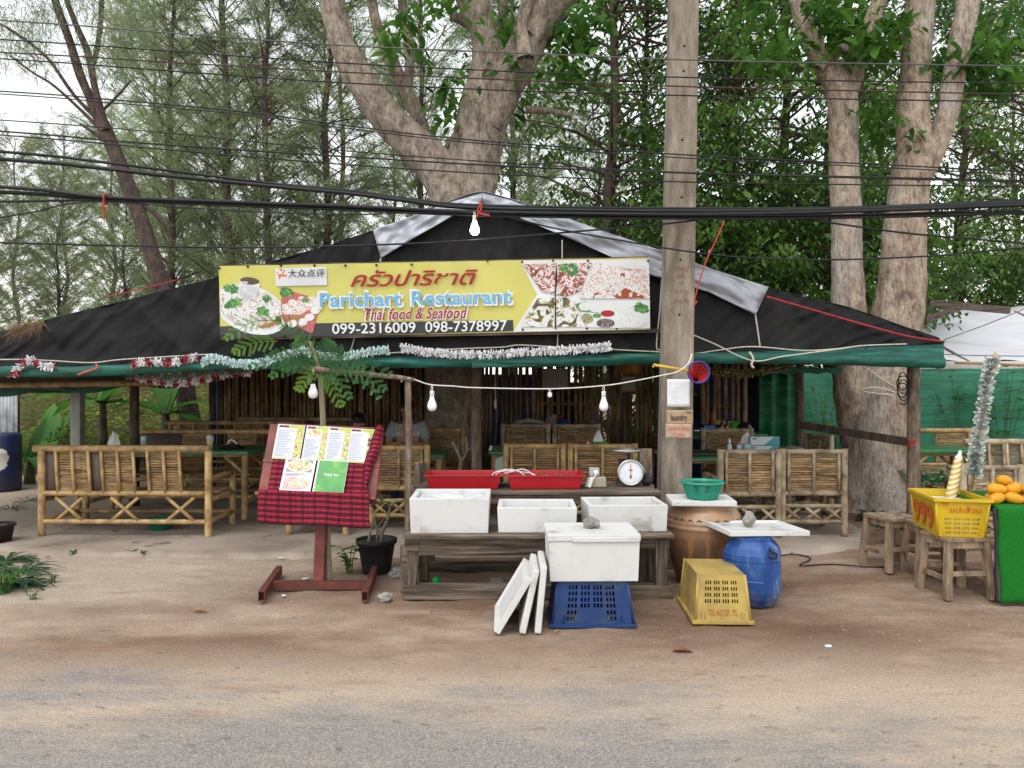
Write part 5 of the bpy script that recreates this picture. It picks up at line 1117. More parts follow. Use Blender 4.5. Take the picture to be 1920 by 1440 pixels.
def ppos(px, py):                      # a point on the pole's front face for a photo height
    z = EYE - (py - 720) / FPX * (PD - 0.02); return z
for py in (-40, 86, 133, 262, 370, 487, 590):
    z = ppos(0, py); w = pole_w(z) / 2; o = MB().lathe([(0.0, 0.0), (0.010, 0.0)], 12).build('bolt_hole', HOLE, pole); o.matrix_local = Matrix.Translation((0.0, -w - 0.002, z)) @ Matrix.Rotation(R(90), 4, 'X')
REDP2 = S('faded_red_paint', (0.16, 0.05, 0.035), (0.21, 0.12, 0.09), rough=0.8, scale=60)
for body, py, wd, hh in (('กฟป', 509, 0.115, 0.055), ('นค.', 522, 0.075, 0.045), ('10', 535, 0.035, 0.035), ('0 5 2', 549, 0.10, 0.024), ('3/16/70', 568, 0.13, 0.036)):
    z = ppos(0, py); text(body, 'painted_mark', REDP2, pole, Matrix.Translation((-wd / 2 + 0.012, -pole_w(z) / 2 - 0.002, z)) @ Matrix.Rotation(R(90), 4, 'X'), wd, hh, bold=0.004)
# notices on the pole
def notice(name, label, cat, x0, y0, x1, y1, mat, tilt=0.0, lines=()):
    a = P(x0, y1, 6.56); b = P(x1, y0, 6.56); w, h = b.x - a.x, b.z - a.z
    t = thing(name, label, cat, M=Matrix.Translation((a.x, 6.565, a.z)) @ Matrix.Rotation(R(-4), 4, 'Z') @ Matrix.Rotation(R(90), 4, 'X') @ Matrix.Rotation(R(tilt), 4, 'Z'))
    MB().grid(lambda u, v: V((u * w, v * h, 0.004 * nz(u * 3, v * 3, x0))), 8, 8).build('sheet', mat, t, solid=0.002)
    for body, u, v, wd, hh, m, kw in lines: text(body, 'handwriting', m, t, Matrix.Translation((u * w, v * h, 0.007)), wd * w, hh * h, **kw)
    return t
CARD = S('cardboard', (0.42, 0.30, 0.19), (0.36, 0.25, 0.16), rough=0.85, scale=12); CARDP = S('pinkish_cardboard', (0.48, 0.34, 0.26), (0.42, 0.29, 0.21), rough=0.85, scale=12)
notice('paper_notice', 'blank white paper sheet taped to the concrete pole', 'notice', 1251, 711, 1293, 763, S('wrinkled_paper', (0.72, 0.73, 0.75), (0.62, 0.63, 0.66), rough=0.5, scale=9, bmp=0.5, bscale=10, bdist=0.02))
notice('cardboard_sign', 'brown cardboard sign reading laundry on the concrete pole', 'sign', 1250, 769, 1299, 795, CARD, 0.0, [('laundry', 0.16, 0.10, 0.62, 0.62, BLACK, dict(bold=0.008)), ('120/k', 0.70, 0.76, 0.26, 0.18, BLACK, {})])
notice('cardboard_sign', 'pinkish cardboard sign with red writing about coconut and coffee on the pole', 'sign', 1248, 794.5, 1296, 821, CARDP, -1.0, [('Coconut Shake', 0.04, 0.55, 0.90, 0.34, S('faded_red_ink', (0.50, 0.10, 0.08), (0.46, 0.2, 0.16), rough=0.7), dict(bold=0.002)), ('+ Coffee', 0.22, 0.12, 0.52, 0.30, MATS['faded_red_ink'], dict(bold=0.002))])
# toy landing net
nc = P(1310, 698, 6.36); nt = thing('toy_landing_net', 'toy fishing net with a blue hoop, red mesh and yellow handle on the pole', 'fishing net', nc)
BLUEH = S('blue_hoop', (0.045, 0.04, 0.28), (0.03, 0.03, 0.2), rough=0.4); REDN = S('red_mesh', (0.50, 0.03, 0.03), (0.4, 0.02, 0.02), rough=0.6); YELH = S('yellow_handle', (0.62, 0.42, 0.03), (0.5, 0.33, 0.03), rough=0.4)
MB().tube([(0.088 * math.cos(2 * PI * k / 32), 0, 0.088 * math.sin(2 * PI * k / 32)) for k in range(33)], 0.008, 8, caps=False).build('hoop', BLUEH, nt)
mb = MB()
for k in range(26):
    a = 2 * PI * k / 26; mb.tube([(0.084 * math.cos(a) * (1 - i / 5 * 0.75), 0.10 * (i / 5) ** 0.7, 0.084 * math.sin(a) * (1 - i / 5 * 0.75) - 0.06 * (i / 5)) for i in range(6)], 0.005, 4)
for i in range(1, 6): mb.tube([(0.084 * math.cos(2 * PI * k / 26) * (1 - i / 5 * 0.75), 0.10 * (i / 5) ** 0.7, 0.084 * math.sin(2 * PI * k / 26) * (1 - i / 5 * 0.75) - 0.06 * i / 5) for k in range(27)], 0.004, 4)
mb.build('net_bag', REDN, nt)
ha, hb_ = P(1225, 684, 6.36) - nc, P(1290, 695, 6.36) - nc; MB().tube([ha, hb_], 0.012, 10).build('handle', YELH, nt)
# ================================================================ overhead cables
CD = 6.55
# (points, radius, colour)
cab = [
 ([(0, 38), (320, 62), (640, 85), (960, 99), (1280, 112), (1600, 119), (1920, 124)], 0.006, 1),
 ([(0, 74), (320, 96), (640, 118), (960, 134), (1280, 145), (1600, 152), (1920, 156)], 0.006, 0),
 ([(0, 98), (320, 117), (640, 135), (960, 150), (1280, 162), (1600, 170), (1920, 177)], 0.006, 2),
 ([(0, 110), (320, 133), (640, 155), (960, 170), (1280, 179), (1600, 186), (1920, 191)], 0.006, 0),
 ([(0, 171), (200, 186), (440, 208), (640, 234), (880, 262), (1280, 290), (1600, 306), (1920, 322)], 0.006, 0),
 ([(0, 176), (200, 192), (440, 213), (640, 239), (880, 267), (1280, 296), (1600, 311), (1920, 328)], 0.005, 0),
 ([(0, 225), (320, 250), (640, 282), (960, 306), (1280, 323), (1600, 331), (1920, 338)], 0.005, 0),
 ([(0, 246), (200, 263), (420, 279), (640, 293), (960, 312), (1280, 324), (1600, 333), (1920, 341)], 0.0075, 0),
 ([(0, 253), (320, 281), (640, 308), (960, 328), (1280, 341), (1600, 346), (1920, 350)], 0.006, 0),
 ([(0, 284), (160, 300), (320, 320), (520, 345), (660, 358), (760, 372), (900, 385), (1280, 391), (1600, 389), (1920, 376)], 0.013, 0),
 ([(0, 298), (160, 312), (320, 330), (520, 350), (660, 363), (760, 376), (900, 390), (1280, 396), (1600, 392), (1920, 380)], 0.018, 0),
 ([(0, 350), (100, 359), (200, 370), (420, 378), (640, 386), (900, 397), (1280, 402), (1600, 396), (1920, 384)], 0.016, 0),
 ([(0, 360), (100, 366), (200, 374), (420, 382), (640, 389), (900, 400), (1280, 406), (1600, 406), (1920, 398)], 0.018, 0),
 ([(0, 378), (100, 376), (200, 376), (420, 385), (640, 393), (900, 404), (1280, 410), (1600, 408), (1920, 399)], 0.010, 0),
 ([(0, 408), (80, 392), (160, 379), (260, 382), (420, 394), (640, 402), (860, 398), (1280, 404), (1600, 402), (1920, 392)], 0.006, 0),
 ([(0, 455), (200, 460), (440, 464), (640, 461), (860, 452), (1080, 434), (1280, 416), (1380, 400), (1500, 410), (1700, 437), (1920, 456)], 0.0085, 0),
 ([(930, 400), (1040, 428), (1160, 450), (1280, 470), (1400, 483), (1560, 487), (1760, 479), (1920, 464)], 0.0075, 0),
]
CGREY = S('grey_wire', (0.10, 0.10, 0.10), rough=0.5); CBR = S('rusty_wire', (0.06, 0.03, 0.025), rough=0.6)
names = ['topmost thin grey overhead wire', 'second thin overhead wire from the top', 'third overhead wire from the top, rusty', 'fourth thin overhead wire from the top', 'upper one of the twin wires below the top four', 'lower one of the twin wires below the top four', 'thin wire just above the mid-height cable', 'mid-height black cable crossing the big tree fork', 'thin cable running just under the mid-height cable', 'upper strand of the thick black cable falling from upper left', 'thickest black cable falling from upper left to the pole', 'upper strand of the lower thick cable bundle', 'main strand of the lower thick cable bundle', 'lowest strand of the lower thick cable bundle', 'thin wire rising into the lower bundle at its red tie', 'lone black wire crossing below the bundles over the banner', 'black wire dropping from the gable peak to the right edge']
for i, ((pts, r, c), nm) in enumerate(zip(cab, names)):
    dd = CD - 0.02 * (i % 3); q = list(pts)
    if q[0][0] == 0: s0 = (q[1][1] - q[0][1]) / (q[1][0] - q[0][0]); q = [(-900, q[0][1] - 900 * s0 * 0.8)] + q
    s1 = (q[-1][1] - q[-2][1]) / (q[-1][0] - q[-2][0]); q = q + [(2800, q[-1][1] + 880 * s1)]
    tag(MB().tube(spline([tuple(P(a, b, dd)) for a, b in q], 8), r, 7).build('overhead_cable', (CABLE, CGREY, CBR)[c]), nm, 'cable', 'overhead cables')
RT = S('red_tie', (0.45, 0.05, 0.035), (0.35, 0.03, 0.02), rough=0.6)
tie = thing('cable_tie', 'red cord tied round the lower cable bundle at upper left', 'cord', P(198, 374, CD - 0.05))
MB().tube([(0.018 * nz(k * .9) , 0.034 * math.cos(2 * PI * k / 12), 0.045 * math.sin(2 * PI * k / 12)) for k in range(25)], 0.007, 6).build('knot', RT, tie)
for dx, L in ((0.01, 0.15), (0.05, 0.08)): MB().tube(spline([(0, -0.04, -0.02), (dx * 0.3, -0.045, -0.07), (dx, -0.04, -0.05 - L)], 5), 0.005, 5).build('loose_end', RT, tie)
tie2 = thing('cable_tie', 'red cord hanging from the cables over the gable peak', 'cord', P(898, 388, CD - 0.06))
MB().tube(spline([(0.01, 0, 0.05), (0.02, -0.01, -0.02), (-0.02, -0.01, -0.08), (-0.03, 0, -0.15)], 6), 0.009, 6).build('cord', RT, tie2); MB().tube(spline([(0.02, 0, 0.04), (-0.01, -0.01, -0.04), (0.03, -0.01, -0.06), (0.09, 0, -0.07)], 6), 0.007, 6).build('cord', RT, tie2)
bulb('glowing bulb hanging from the cables in front of the gable peak', (890, 398), CD - 0.06, 0.05, lit=True, zhang=0.01)
tag(MB().tube(spline([tuple(P(a, b, 6.5)) for a, b in ((1358, 415), (1340, 455), (1320, 500), (1303, 560), (1307, 565), (1301, 573))], 6), 0.006, 6).build('thin_line', RT), 'thin red cord running down to the right side of the pole', 'cord')
# ================================================================ stools, yellow crate, mango table
def stool(label, loc, rz, h=0.455, w=0.34):
    t = thing('wooden_stool', label, 'stool', loc, rz, 'square wooden stools'); s = w / 2 - 0.03
    MB().box((0, 0, h - 0.014), (w, w, 0.028)).build('seat', STOOL, t, bevel=0.004)
    for a in (-1, 1):
        for b in (-1, 1): MB().beam((a * (s + 0.035), b * (s + 0.035), 0), (a * s, b * s, h - 0.028), 0.05, 0.05, up=V((0, 1, 0))).build('leg', STOOL, t, bevel=0.005)
        MB().beam((a * (s + 0.02), -s - 0.02, 0.15), (a * (s + 0.02), s + 0.02, 0.15), 0.025, 0.035).build('stretcher', STOOL, t, bevel=0.003)
        MB().beam((-s - 0.015, a * (s + 0.015), 0.19), (s + 0.015, a * (s + 0.015), 0.19), 0.025, 0.035).build('stretcher', STOOL, t, bevel=0.003)
        MB().beam((-s, a * s, h - 0.055), (s, a * s, h - 0.055), 0.025, 0.05).build('apron', STOOL, t, bevel=0.003); MB().beam((a * s, -s, h - 0.055), (a * s, s, h - 0.055), 0.025, 0.05).build('apron', STOOL, t, bevel=0.003)
    return t
stool('wooden stool nearest the road under the yellow crate', (3.38, 5.88, 0), R(4)); stool('wooden stool under the back end of the yellow crate', (3.50, 6.42, 0), R(-8)); stool('free wooden stool left of the yellow crate', (3.32, 6.72, 0), R(12))
YEL2 = S('bright_yellow_plastic', (0.60, 0.41, 0.015), (0.50, 0.33, 0.015), rough=0.42, scale=5, spec=0.4)
c2 = crate('plastic_crate', 'bright yellow crate painted 999, standing on two stools', (3.40, 6.00, 0.457), R(-10), 0.37, 0.56, 0.285, 0.88, YEL2, False, slots(4, 4, 0.08, 0.56, 3, 0.15, 0.9, 0.6, 0.55), [])
RW = S('red_crate_print', (0.50, 0.05, 0.02), (0.58, 0.16, 0.02), rough=0.5, scale=25)
tl = math.atan2(0.56 / 2 * 0.12, 0.285)
text('แปะส้วน', 'crate_lettering', RW, c2, Matrix.Translation((-0.085, -0.2775, 0.185)) @ Matrix.Rotation(R(90) + tl, 4, 'X'), 0.21, 0.05, bold=0.012)
tls = math.atan2(0.37 / 2 * 0.12, 0.285)
Ms = basis(V((-0.1645 - 0.011, 0.225, 0.035)), V((0, -1, 0)), V((-math.sin(tls), 0, math.cos(tls))), V((-math.cos(tls), 0, -math.sin(tls))))
text('999', 'painted_numerals', RW, c2, Ms, 0.44, 0.19, bold=0.025)
MB().beam((-0.19, -0.245, 0.275), (-0.10, -0.292, 0.25), 0.05, 0.002).build('red_tape', RW, c2)
# papers and wrapped goods in the crate
pp = thing('paper_stack', 'stack of white papers lying in the bright yellow crate', 'paper', (3.40, 6.03, 0.47), R(-10))
MB().box((0, 0, 0.11), (0.28, 0.44, 0.22)).build('stack', WHITE, pp, bevel=0.004); MB().box((0.02, -0.05, 0.226), (0.22, 0.3, 0.008)).build('top_sheet', PAPER, pp)
um = thing('striped_roll', 'yellow and white striped wrapped roll standing up in the yellow crate', 'wrapped roll', P(1786, 915, 6.12), rot=(0, R(12), 0))
def stripe_mat():
    m, N, L, B = new_mat('candy_stripe'); tc = N.new('ShaderNodeTexCoord'); wv = N.new('ShaderNodeTexWave'); mp = N.new('ShaderNodeMapping'); mp.inputs['Rotation'].default_value = (0, R(35), 0); L.new(tc.outputs['Object'], mp.inputs[0]); wv.bands_direction = 'Z'; wv.inputs['Scale'].default_value = 9; L.new(mp.outputs[0], wv.inputs[0])
    col = ramp(N, L, wv.outputs['Fac'], [(0.62, (0.60, 0.38, 0.06)), (0.7, (0.72, 0.68, 0.6))]); L.new(col, B.inputs['Base Color']); B.inputs['Roughness'].default_value = 0.5; return m
MB().lathe([(0.0, -0.2), (0.041, -0.2), (0.040, 0.0), (0.036, 0.16), (0.030, 0.235)], 20).build('roll', stripe_mat(), um); MB().lathe([(0.027, 0.23), (0.028, 0.25), (0.015, 0.27), (0.012, 0.30), (0.0, 0.305)], 14).build('tip', WHITE, um)
# tinsel pole
tp = tinsel('tinsel_pole', 'stick wound with silver tinsel standing in the yellow crate', [(1862, 672, 6.15), (1852, 705, 6.15), (1845, 760, 6.1), (1838, 810, 6.1), (1830, 850, 6.05), (1828, 890, 6.05)], 6.1, [TIN_S], 0.062, 1.6, 0.009, loops=False); tp['category'] = 'decoration'
a, b = P(1867, 662, 6.15), P(1820, 918, 6.05); MB().tube([a - V(tp.location), b - V(tp.location)], 0.014, 8).build('stick', BAMBOO, tp)
lf = tag(MB().tube([P(1790, 680, 6.3), P(1860, 682, 6.2), P(2000, 688, 6.3)], 0.011, 8).build('thin_pole', S('orange_stick', (0.33, 0.18, 0.10), rough=0.6)), 'thin brown stick crossing behind the top of the tinsel pole', 'stick')
# turf covered fruit table
TURF = S('artificial_turf', (0.010, 0.24, 0.02), (0.006, 0.16, 0.014), rough=0.95, scale=90, bmp=1.0, bscale=160, bdist=0.02)
tt = thing('fruit_table', 'table under bright green artificial turf on the right edge', 'table', (4.27, 5.95, 0))
xL, xR, yF, yB, zT = -0.72, 0.9, -0.32, 0.45, 0.70
MB().box(((xL + xR) / 2, (yF + yB) / 2, zT - 0.03), (xR - xL - 0.04, yB - yF - 0.04, 0.04)).build('top', WOOD_OLD, tt)
for x in (xL + 0.08, xR - 0.08):
    for y in (yF + 0.08, yB - 0.08): MB().beam((x, y, 0), (x, y, zT - 0.05), 0.06, 0.06, up=V((0, 1, 0))).build('leg', STOOL, tt)
MB().grid(lambda u, v: V((xL + (xR - xL) * u + 0.012 * nz(v * 5, u) - 0.03 * (1 - u) * max(0, 0.6 - v) , (yF - 0.012 - 0.05 * (0.55 - v) / 0.55 + 0.012 * nz(u * 9, v * 4)) if v < 0.55 else yF + (yB - yF) * (v - 0.55) / 0.45, 0.015 + (zT - 0.015) * min(1, v / 0.55) + (0.004 if v > 0.55 else 0))), 40, 30).build('turf_cloth', TURF, tt, solid=0.012)
MB().grid(lambda u, v: V((xL - 0.022 - 0.03 * max(0, 0.6 - v) + 0.01 * nz(v * 5, 0), yF - 0.014 + u * 0.0 - 0.05 * (0.55 - v * 0.55) / 0.55 + u * 0.03, 0.015 + (zT - 0.02) * v)), 2, 12).build('turf_backing', S('turf_backing', (0.03, 0.035, 0.04), rough=0.8), tt, solid=0.01)
def mango_mesh():
    mb = MB(); mb.lathe([(max(0.0, 0.041 * math.sin(PI * i / 12) ** 0.8 * (1 + 0.10 * math.cos(PI * i / 12))), -0.068 * math.cos(PI * i / 12)) for i in range(13)], 18)
    return mb.mesh('mango', S('mango_skin', (0.68, 0.33, 0.015), (0.62, 0.27, 0.012), (0.55, 0.30, 0.03), rough=0.42, scale=9, rand=0.15))
MANGO = mango_mesh(); k = 0
for row, (n, z, yy, x0) in enumerate(((4, 0.0, -0.22, 0), (3, 0.0, -0.12, 0.04), (3, 0.062, -0.17, 0.03), (2, 0.062, -0.08, 0.08), (1, 0.118, -0.12, 0.12))):
    for i in range(n):
        o = bpy.data.objects.new('mango', MANGO); COL.objects.link(o); o.location = (4.27 + xL + 0.06 + x0 + i * 0.125, 5.95 + yy, zT + 0.050 + z); o.rotation_euler = (R(random.uniform(-15, 15)), R(90 + random.uniform(-14, 14)), R(random.uniform(-25, 25)))
        tag(o, 'ripe yellow mango in the pile on the green turf table', 'mango', 'mangoes on the turf table')
# electric lead on the dirt at right, twigs
tag(MB().tube(spline([tuple(G(a, b) + V((0, 0, 0.004))) for a, b in ((1460, 1043), (1490, 1040), (1520, 1048), (1500, 1061), (1560, 1059), (1640, 1064), (1690, 1062))], 8), 0.006, 6).build('power_lead', CABLE), 'black power lead lying on the dirt between drum and stools', 'cable')
# ================================================================ flower pot with a bare shrub
def leaf_quad(mb, base, d, L, w, droop=0.3, n=3, fold=0.15, up=V((0, 0, 1))):
    """arched leaf blade of n segments"""
    d = V(d).normalized(); s = d.cross(up)
    s = s.normalized() if s.length > 1e-4 else V((1, 0, 0)); nn = s.cross(d); vs = []; p = V(base)
    for i in range(n + 1):
        t = i / n; wd = w * math.sin(PI * min(0.97, 0.12 + 0.88 * t)) * 0.5
        q = p + d * (L * t) - V((0, 0, 1)) * (droop * L * t * t)
        vs += [q - s * wd + nn * fold * wd, q - nn * fold * wd * 0.5, q + s * wd + nn * fold * wd]
    fs = []
    for i in range(n): b = i * 3; fs += [(b, b + 1, b + 4, b + 3), (b + 1, b + 2, b + 5, b + 4)]
    mb.add(vs, fs, True)
pot0 = G(706, 1073); pot = thing('flower_pot', 'black plastic flower pot with a nearly bare shrub', 'flower pot', pot0)
MB().lathe([(0.0, 0.0), (0.115, 0.0), (0.118, 0.01), (0.155, 0.245), (0.172, 0.25), (0.176, 0.285), (0.166, 0.288), (0.150, 0.26), (0.145, 0.235), (0.0, 0.235)], 36).build('pot', BLACKPL, pot)
MB().lathe([(0.0, 0.242), (0.10, 0.24), (0.148, 0.236)], 24).build('soil', S('dark_soil', (0.05, 0.035, 0.025), (0.10, 0.07, 0.05), rough=0.95, scale=30, bmp=0.6), pot)
GREYST = S('grey_stem', (0.24, 0.23, 0.17), (0.16, 0.16, 0.11), rough=0.8, scale=14, bmp=0.3)
mb = MB()
for pts, r in (([(0.04, 0, 0.23), (0.05, 0, 0.34), (0.10, -0.02, 0.46), (0.13, 0, 0.58), (0.22, 0.02, 0.61), (0.30, 0.0, 0.66)], 0.017), ([(0.05, 0, 0.30), (-0.01, 0.01, 0.40), (-0.02, 0.02, 0.50)], 0.012), ([(0.0, 0.03, 0.23), (0.0, 0.05, 0.36), (0.06, 0.06, 0.45)], 0.010), ([(0.13, 0, 0.56), (0.07, 0.0, 0.60), (0.03, 0, 0.66)], 0.007), ([(-0.07, -0.02, 0.23), (-0.055, 0, 0.33), (-0.05, 0.01, 0.42)], 0.014)):
    q = spline(pts, 4); mb.tube(q, [r * (1 - 0.55 * i / len(q)) for i in range(len(q))], 7)
mb.build('stems', GREYST, pot)
LEAFG = leafmat('fresh_leaf', (0.10, 0.22, 0.035), (0.05, 0.13, 0.025), rand=0.3); DARKL = leafmat('dark_leaf', (0.035, 0.10, 0.035), (0.02, 0.06, 0.025), 0.25, rand=0.3); PALEL = leafmat('pale_leaf', (0.22, 0.30, 0.05), (0.14, 0.22, 0.04), rand=0.2)
mb = MB()
for i in range(14):
    a = random.uniform(0, 6.3); leaf_quad(mb, (0.02 + 0.05 * math.cos(a), 0.05 * math.sin(a), 0.55 + random.uniform(0, 0.1)), (math.cos(a), math.sin(a), 0.4), random.uniform(0.06, 0.12), 0.03, 0.5)
mb.build('leaves', DARKL, pot)
mb = MB(); leaf_quad(mb, (-0.02, -0.05, 0.29), (-1, -0.3, -0.05), 0.19, 0.022, 0.1)
mb.build('drooping_leaf', PALEL, pot)
def herb(name, label, g, n, L, w, h, mat, stems=4, droop=0.4, spread=0.6, cat='plant', group=None, seg=3):
    """leafy plant: n leaves on a few stems"""
    t = thing(name, label, cat, g, group=group); ms = MB(); ml = MB(); tops = []
    for s in range(stems):
        a = 2 * PI * s / stems + random.uniform(-0.4, 0.4); rr = random.uniform(0.2, 1) * spread * h
        q = spline([(0.02 * math.cos(a), 0.02 * math.sin(a), -0.02), (rr * 0.4 * math.cos(a), rr * 0.4 * math.sin(a), h * 0.55), (rr * math.cos(a), rr * math.sin(a), h * random.uniform(0.75, 1))], 5)
        ms.tube(q, [0.006 * (1 - 0.6 * i / len(q)) for i in range(len(q))], 5); tops.append(q)
    for i in range(n):
        q = tops[i % stems]; k = random.randrange(len(q) // 3, len(q)); a = random.uniform(0, 2 * PI)
        leaf_quad(ml, q[k], (math.cos(a), math.sin(a), random.uniform(0.0, 0.7)), L * random.uniform(0.6, 1.15), w, droop, seg)
    ms.build('stems', LEAFG, t); ml.build('leaves', mat, t)
    return t
herb('small_weed', 'small broad-leaved green weed left of the flower pot', G(655, 1075), 16, 0.13, 0.07, 0.26, LEAFG, 4)
def straps(name, label, g, n, L, w, mat, cat='plant', droop=0.55, up=0.9, group=None):
    t = thing(name, label, cat, g, group=group); lm = []
    for i in range(n):
        a = 2 * PI * i / n * 2.4 + random.uniform(-0.3, 0.3); e = random.uniform(0.25, 1) * up; r = random.uniform(0, 0.06)
        mb = MB(); leaf_quad(mb, (r * math.cos(a), r * math.sin(a), 0), (math.cos(a), math.sin(a), e), L * random.uniform(0.6, 1.1), w, droop, 5, 0.3); mb.build('leaf', mat, t)
    return t
SPIDER = leafmat('lily_leaf', (0.06, 0.13, 0.06), (0.035, 0.085, 0.04), 0.25, rand=0.25)
k = 0
for px, py, L, lab in ((8, 1100, 0.42, 'strap-leaved plant at the front of the left bed'), (38, 1075, 0.38, 'strap-leaved plant at the right of the left bed'), (-22, 1070, 0.42, 'strap-leaved plant cut by the left edge of the picture'), (14, 1052, 0.36, 'strap-leaved plant at the back of the left bed'), (44, 1098, 0.30, 'small strap-leaved plant nearest the path in the left bed')):
    straps('strap_plant', lab, G(px, py), 26, L, 0.03, SPIDER, group='plants in the left bed')
herb('light_weed', 'light green leafy weed in front of the left bed', G(10, 1112), 60, 0.06, 0.035, 0.22, LEAFG, 8, spread=0.9, group='plants in the left bed')
for i, (px, py) in enumerate(((62, 1125), (268, 1042), (140, 1040), (248, 1040), (100, 1090))): herb('ground_weed', ['tiny weed on the sand in front of the left bed', 'tiny weed at the slab edge right of the bench', 'tiny weed at the slab edge by the bench leg', 'tiny weed at the slab edge under the bench', 'tiny weed on the sand right of the left bed'][i], G(px, py), 14, 0.05, 0.015, 0.05, LEAFG, 4, spread=1.2, group='weeds on the sand')
for px, py, lab in ((55, 940, 'spider-leaved plant on the sand left of the long bench'), (20, 955, 'spider-leaved plant farther left of the long bench')): straps('strap_plant', lab, G(px, py), 14, 0.34, 0.022, SPIDER, group='plants in the left bed')
sp_ = thing('black_pot', 'empty black plastic pot at the left edge', 'flower pot', G(-2, 1022)); MB().lathe([(0.0, 0.0), (0.10, 0.0), (0.135, 0.19), (0.15, 0.195), (0.15, 0.215), (0.132, 0.215), (0.12, 0.17), (0.0, 0.16)], 28).build('pot', BLACKPL, sp_); MB().lathe([(0, 0.19), (0.125, 0.185)], 20).build('soil', S('sandy_soil', (0.30, 0.18, 0.11), rough=0.95), sp_)
# ---- left edge: corrugated sheet wall and blue drum
cs = thing('corrugated_panel', 'grey corrugated metal sheet wall at the left edge', 'panel', (wx(-90, 12.0), 12.0, 0)); W_ = wx(33, 12.0) - wx(-90, 12.0)
MB().grid(lambda u, v: V((u * W_, 0.012 * math.sin(u * 60), 0.05 + v * 1.75)), 90, 2).build('sheet', S('zinc', (0.34, 0.36, 0.37), (0.25, 0.26, 0.27), (0.16, 0.15, 0.14), rough=0.45, scale=3, metal=0.5), cs, solid=0.003)
for x in (0.02, W_ - 0.03): MB().beam((x, 0.04, 0), (x, 0.04, 1.8), 0.05, 0.05, up=V((0, 1, 0))).build('post', WOOD_POST, cs)
bd = thing('blue_drum', 'dark blue drum with a white paint splash at the left edge', 'drum', (wx(2, 11.6), 11.6, 0)); 
def splash():
    m, N, L, B = new_mat('splashed_blue'); v = coords(N, L, rnd=False); gr = N.new('ShaderNodeTexGradient'); gr.gradient_type = 'SPHERICAL'; mp = N.new('ShaderNodeMapping'); mp.inputs['Location'].default_value = (-1.05, 1.4, -2.05); mp.inputs['Scale'].default_value = (6.5, 4.5, 4.2); tc = N.new('ShaderNodeTexCoord'); L.new(tc.outputs['Object'], mp.inputs[0]); L.new(mp.outputs[0], gr.inputs[0])
    f = math_node(N, L, 'MULTIPLY_ADD', noise_node(N, L, v, 9, 4), 0.5); L.new(gr.outputs['Fac'], f.node.inputs[2]); col = mixc(N, L, ramp(N, L, f, [(0.45, (0, 0, 0)), (0.5, (1, 1, 1))]), ramp(N, L, noise_node(N, L, v, 5, 4), [(0.4, (0.008, 0.02, 0.09)), (0.6, (0.02, 0.03, 0.06))]), (0.6, 0.58, 0.54))
    L.new(col, B.inputs['Base Color']); B.inputs['Roughness'].default_value = 0.5; return m
MB().lathe([(0.0, 0.0), (0.25, 0.0), (0.27, 0.04), (0.27, 0.28), (0.28, 0.30), (0.27, 0.32), (0.27, 0.55), (0.28, 0.57), (0.27, 0.59), (0.27, 0.82), (0.24, 0.86), (0.0, 0.87)], 40).build('body', splash(), bd)
# ================================================================ sapling with feathery leaves beside the menu stand
sp0 = G(616, 1098); sap = thing('sapling', 'slender sapling with feathery compound leaves behind the menu stand', 'tree', sp0)
trunk_pts = [G(616, 1098), P(612, 1000, 6.16), P(607, 900, 6.17), P(606, 800, 6.16), P(600, 700, 6.14), P(592, 670, 6.12), P(580, 640, 6.10)]
tq = [V(p) - sp0 for p in spline([tuple(p) for p in trunk_pts], 5)]
MB().tube(tq, [0.034 * (1 - 0.035 * i * 0.6) for i in range(len(tq))] if len(tq) < 60 else 0.03, 10).build('trunk', S('sapling_bark', (0.30, 0.26, 0.18), (0.22, 0.19, 0.13), rough=0.8, scale=14, stretch=(2, 2, 0.6), bmp=0.3), sap)
FROND = leafmat('frond_leaf', (0.055, 0.17, 0.045), (0.035, 0.11, 0.03), 0.35, rand=0.4); FROND2 = leafmat('frond_leaf_young', (0.16, 0.30, 0.04), (0.10, 0.22, 0.035), 0.4, rand=0.2)
def frond(a, b, d0, d1, sag, mat, npin=8, pl=0.10):
    """bipinnate leaf between two photo points"""
    A = P(a[0], a[1], d0); Bp = P(b[0], b[1], d1); m = MB(); q = spline([tuple(A), tuple(A.lerp(Bp, 0.5) + V((0, 0, sag))), tuple(Bp)], 8); q = [V(p) - sp0 for p in q]
    m.tube(q, [0.004 * (1 - 0.7 * i / len(q)) for i in range(len(q))], 4)
    for k in range(npin):
        t = 0.12 + 0.86 * k / (npin - 1); i = min(int(t * (len(q) - 1)), len(q) - 2); p = q[i].lerp(q[i + 1], t * (len(q) - 1) - i); dr = (q[i + 1] - q[i]).normalized()
        side = dr.cross(V((0.15, -1, 0.3))).normalized(); L = pl * math.sin(PI * (0.22 + 0.7 * t)) * random.uniform(0.8, 1.1)
        for s in (-1, 1):
            pd = (side * s + dr * 0.8 + V((0, random.uniform(-0.4, 0.2), -0.25))).normalized(); n = 10
            lf_ = pd.cross(V((0, -1, 0.2))).normalized()
            m.tube([p, p + pd * L], 0.0015, 3, caps=False)
            for j in range(n):
                c = p + pd * (L * (j + 0.7) / n)
                for s2 in (-1, 1):
                    e = c + (lf_ * s2 + pd * 0.45).normalized() * 0.0125; w = pd * 0.0034
                    m.add([c - w * 0.3, c + w * 0.9, e + w * 0.4, e - w * 0.6], [(0, 1, 2, 3)])
    m.build('frond', mat, sap)
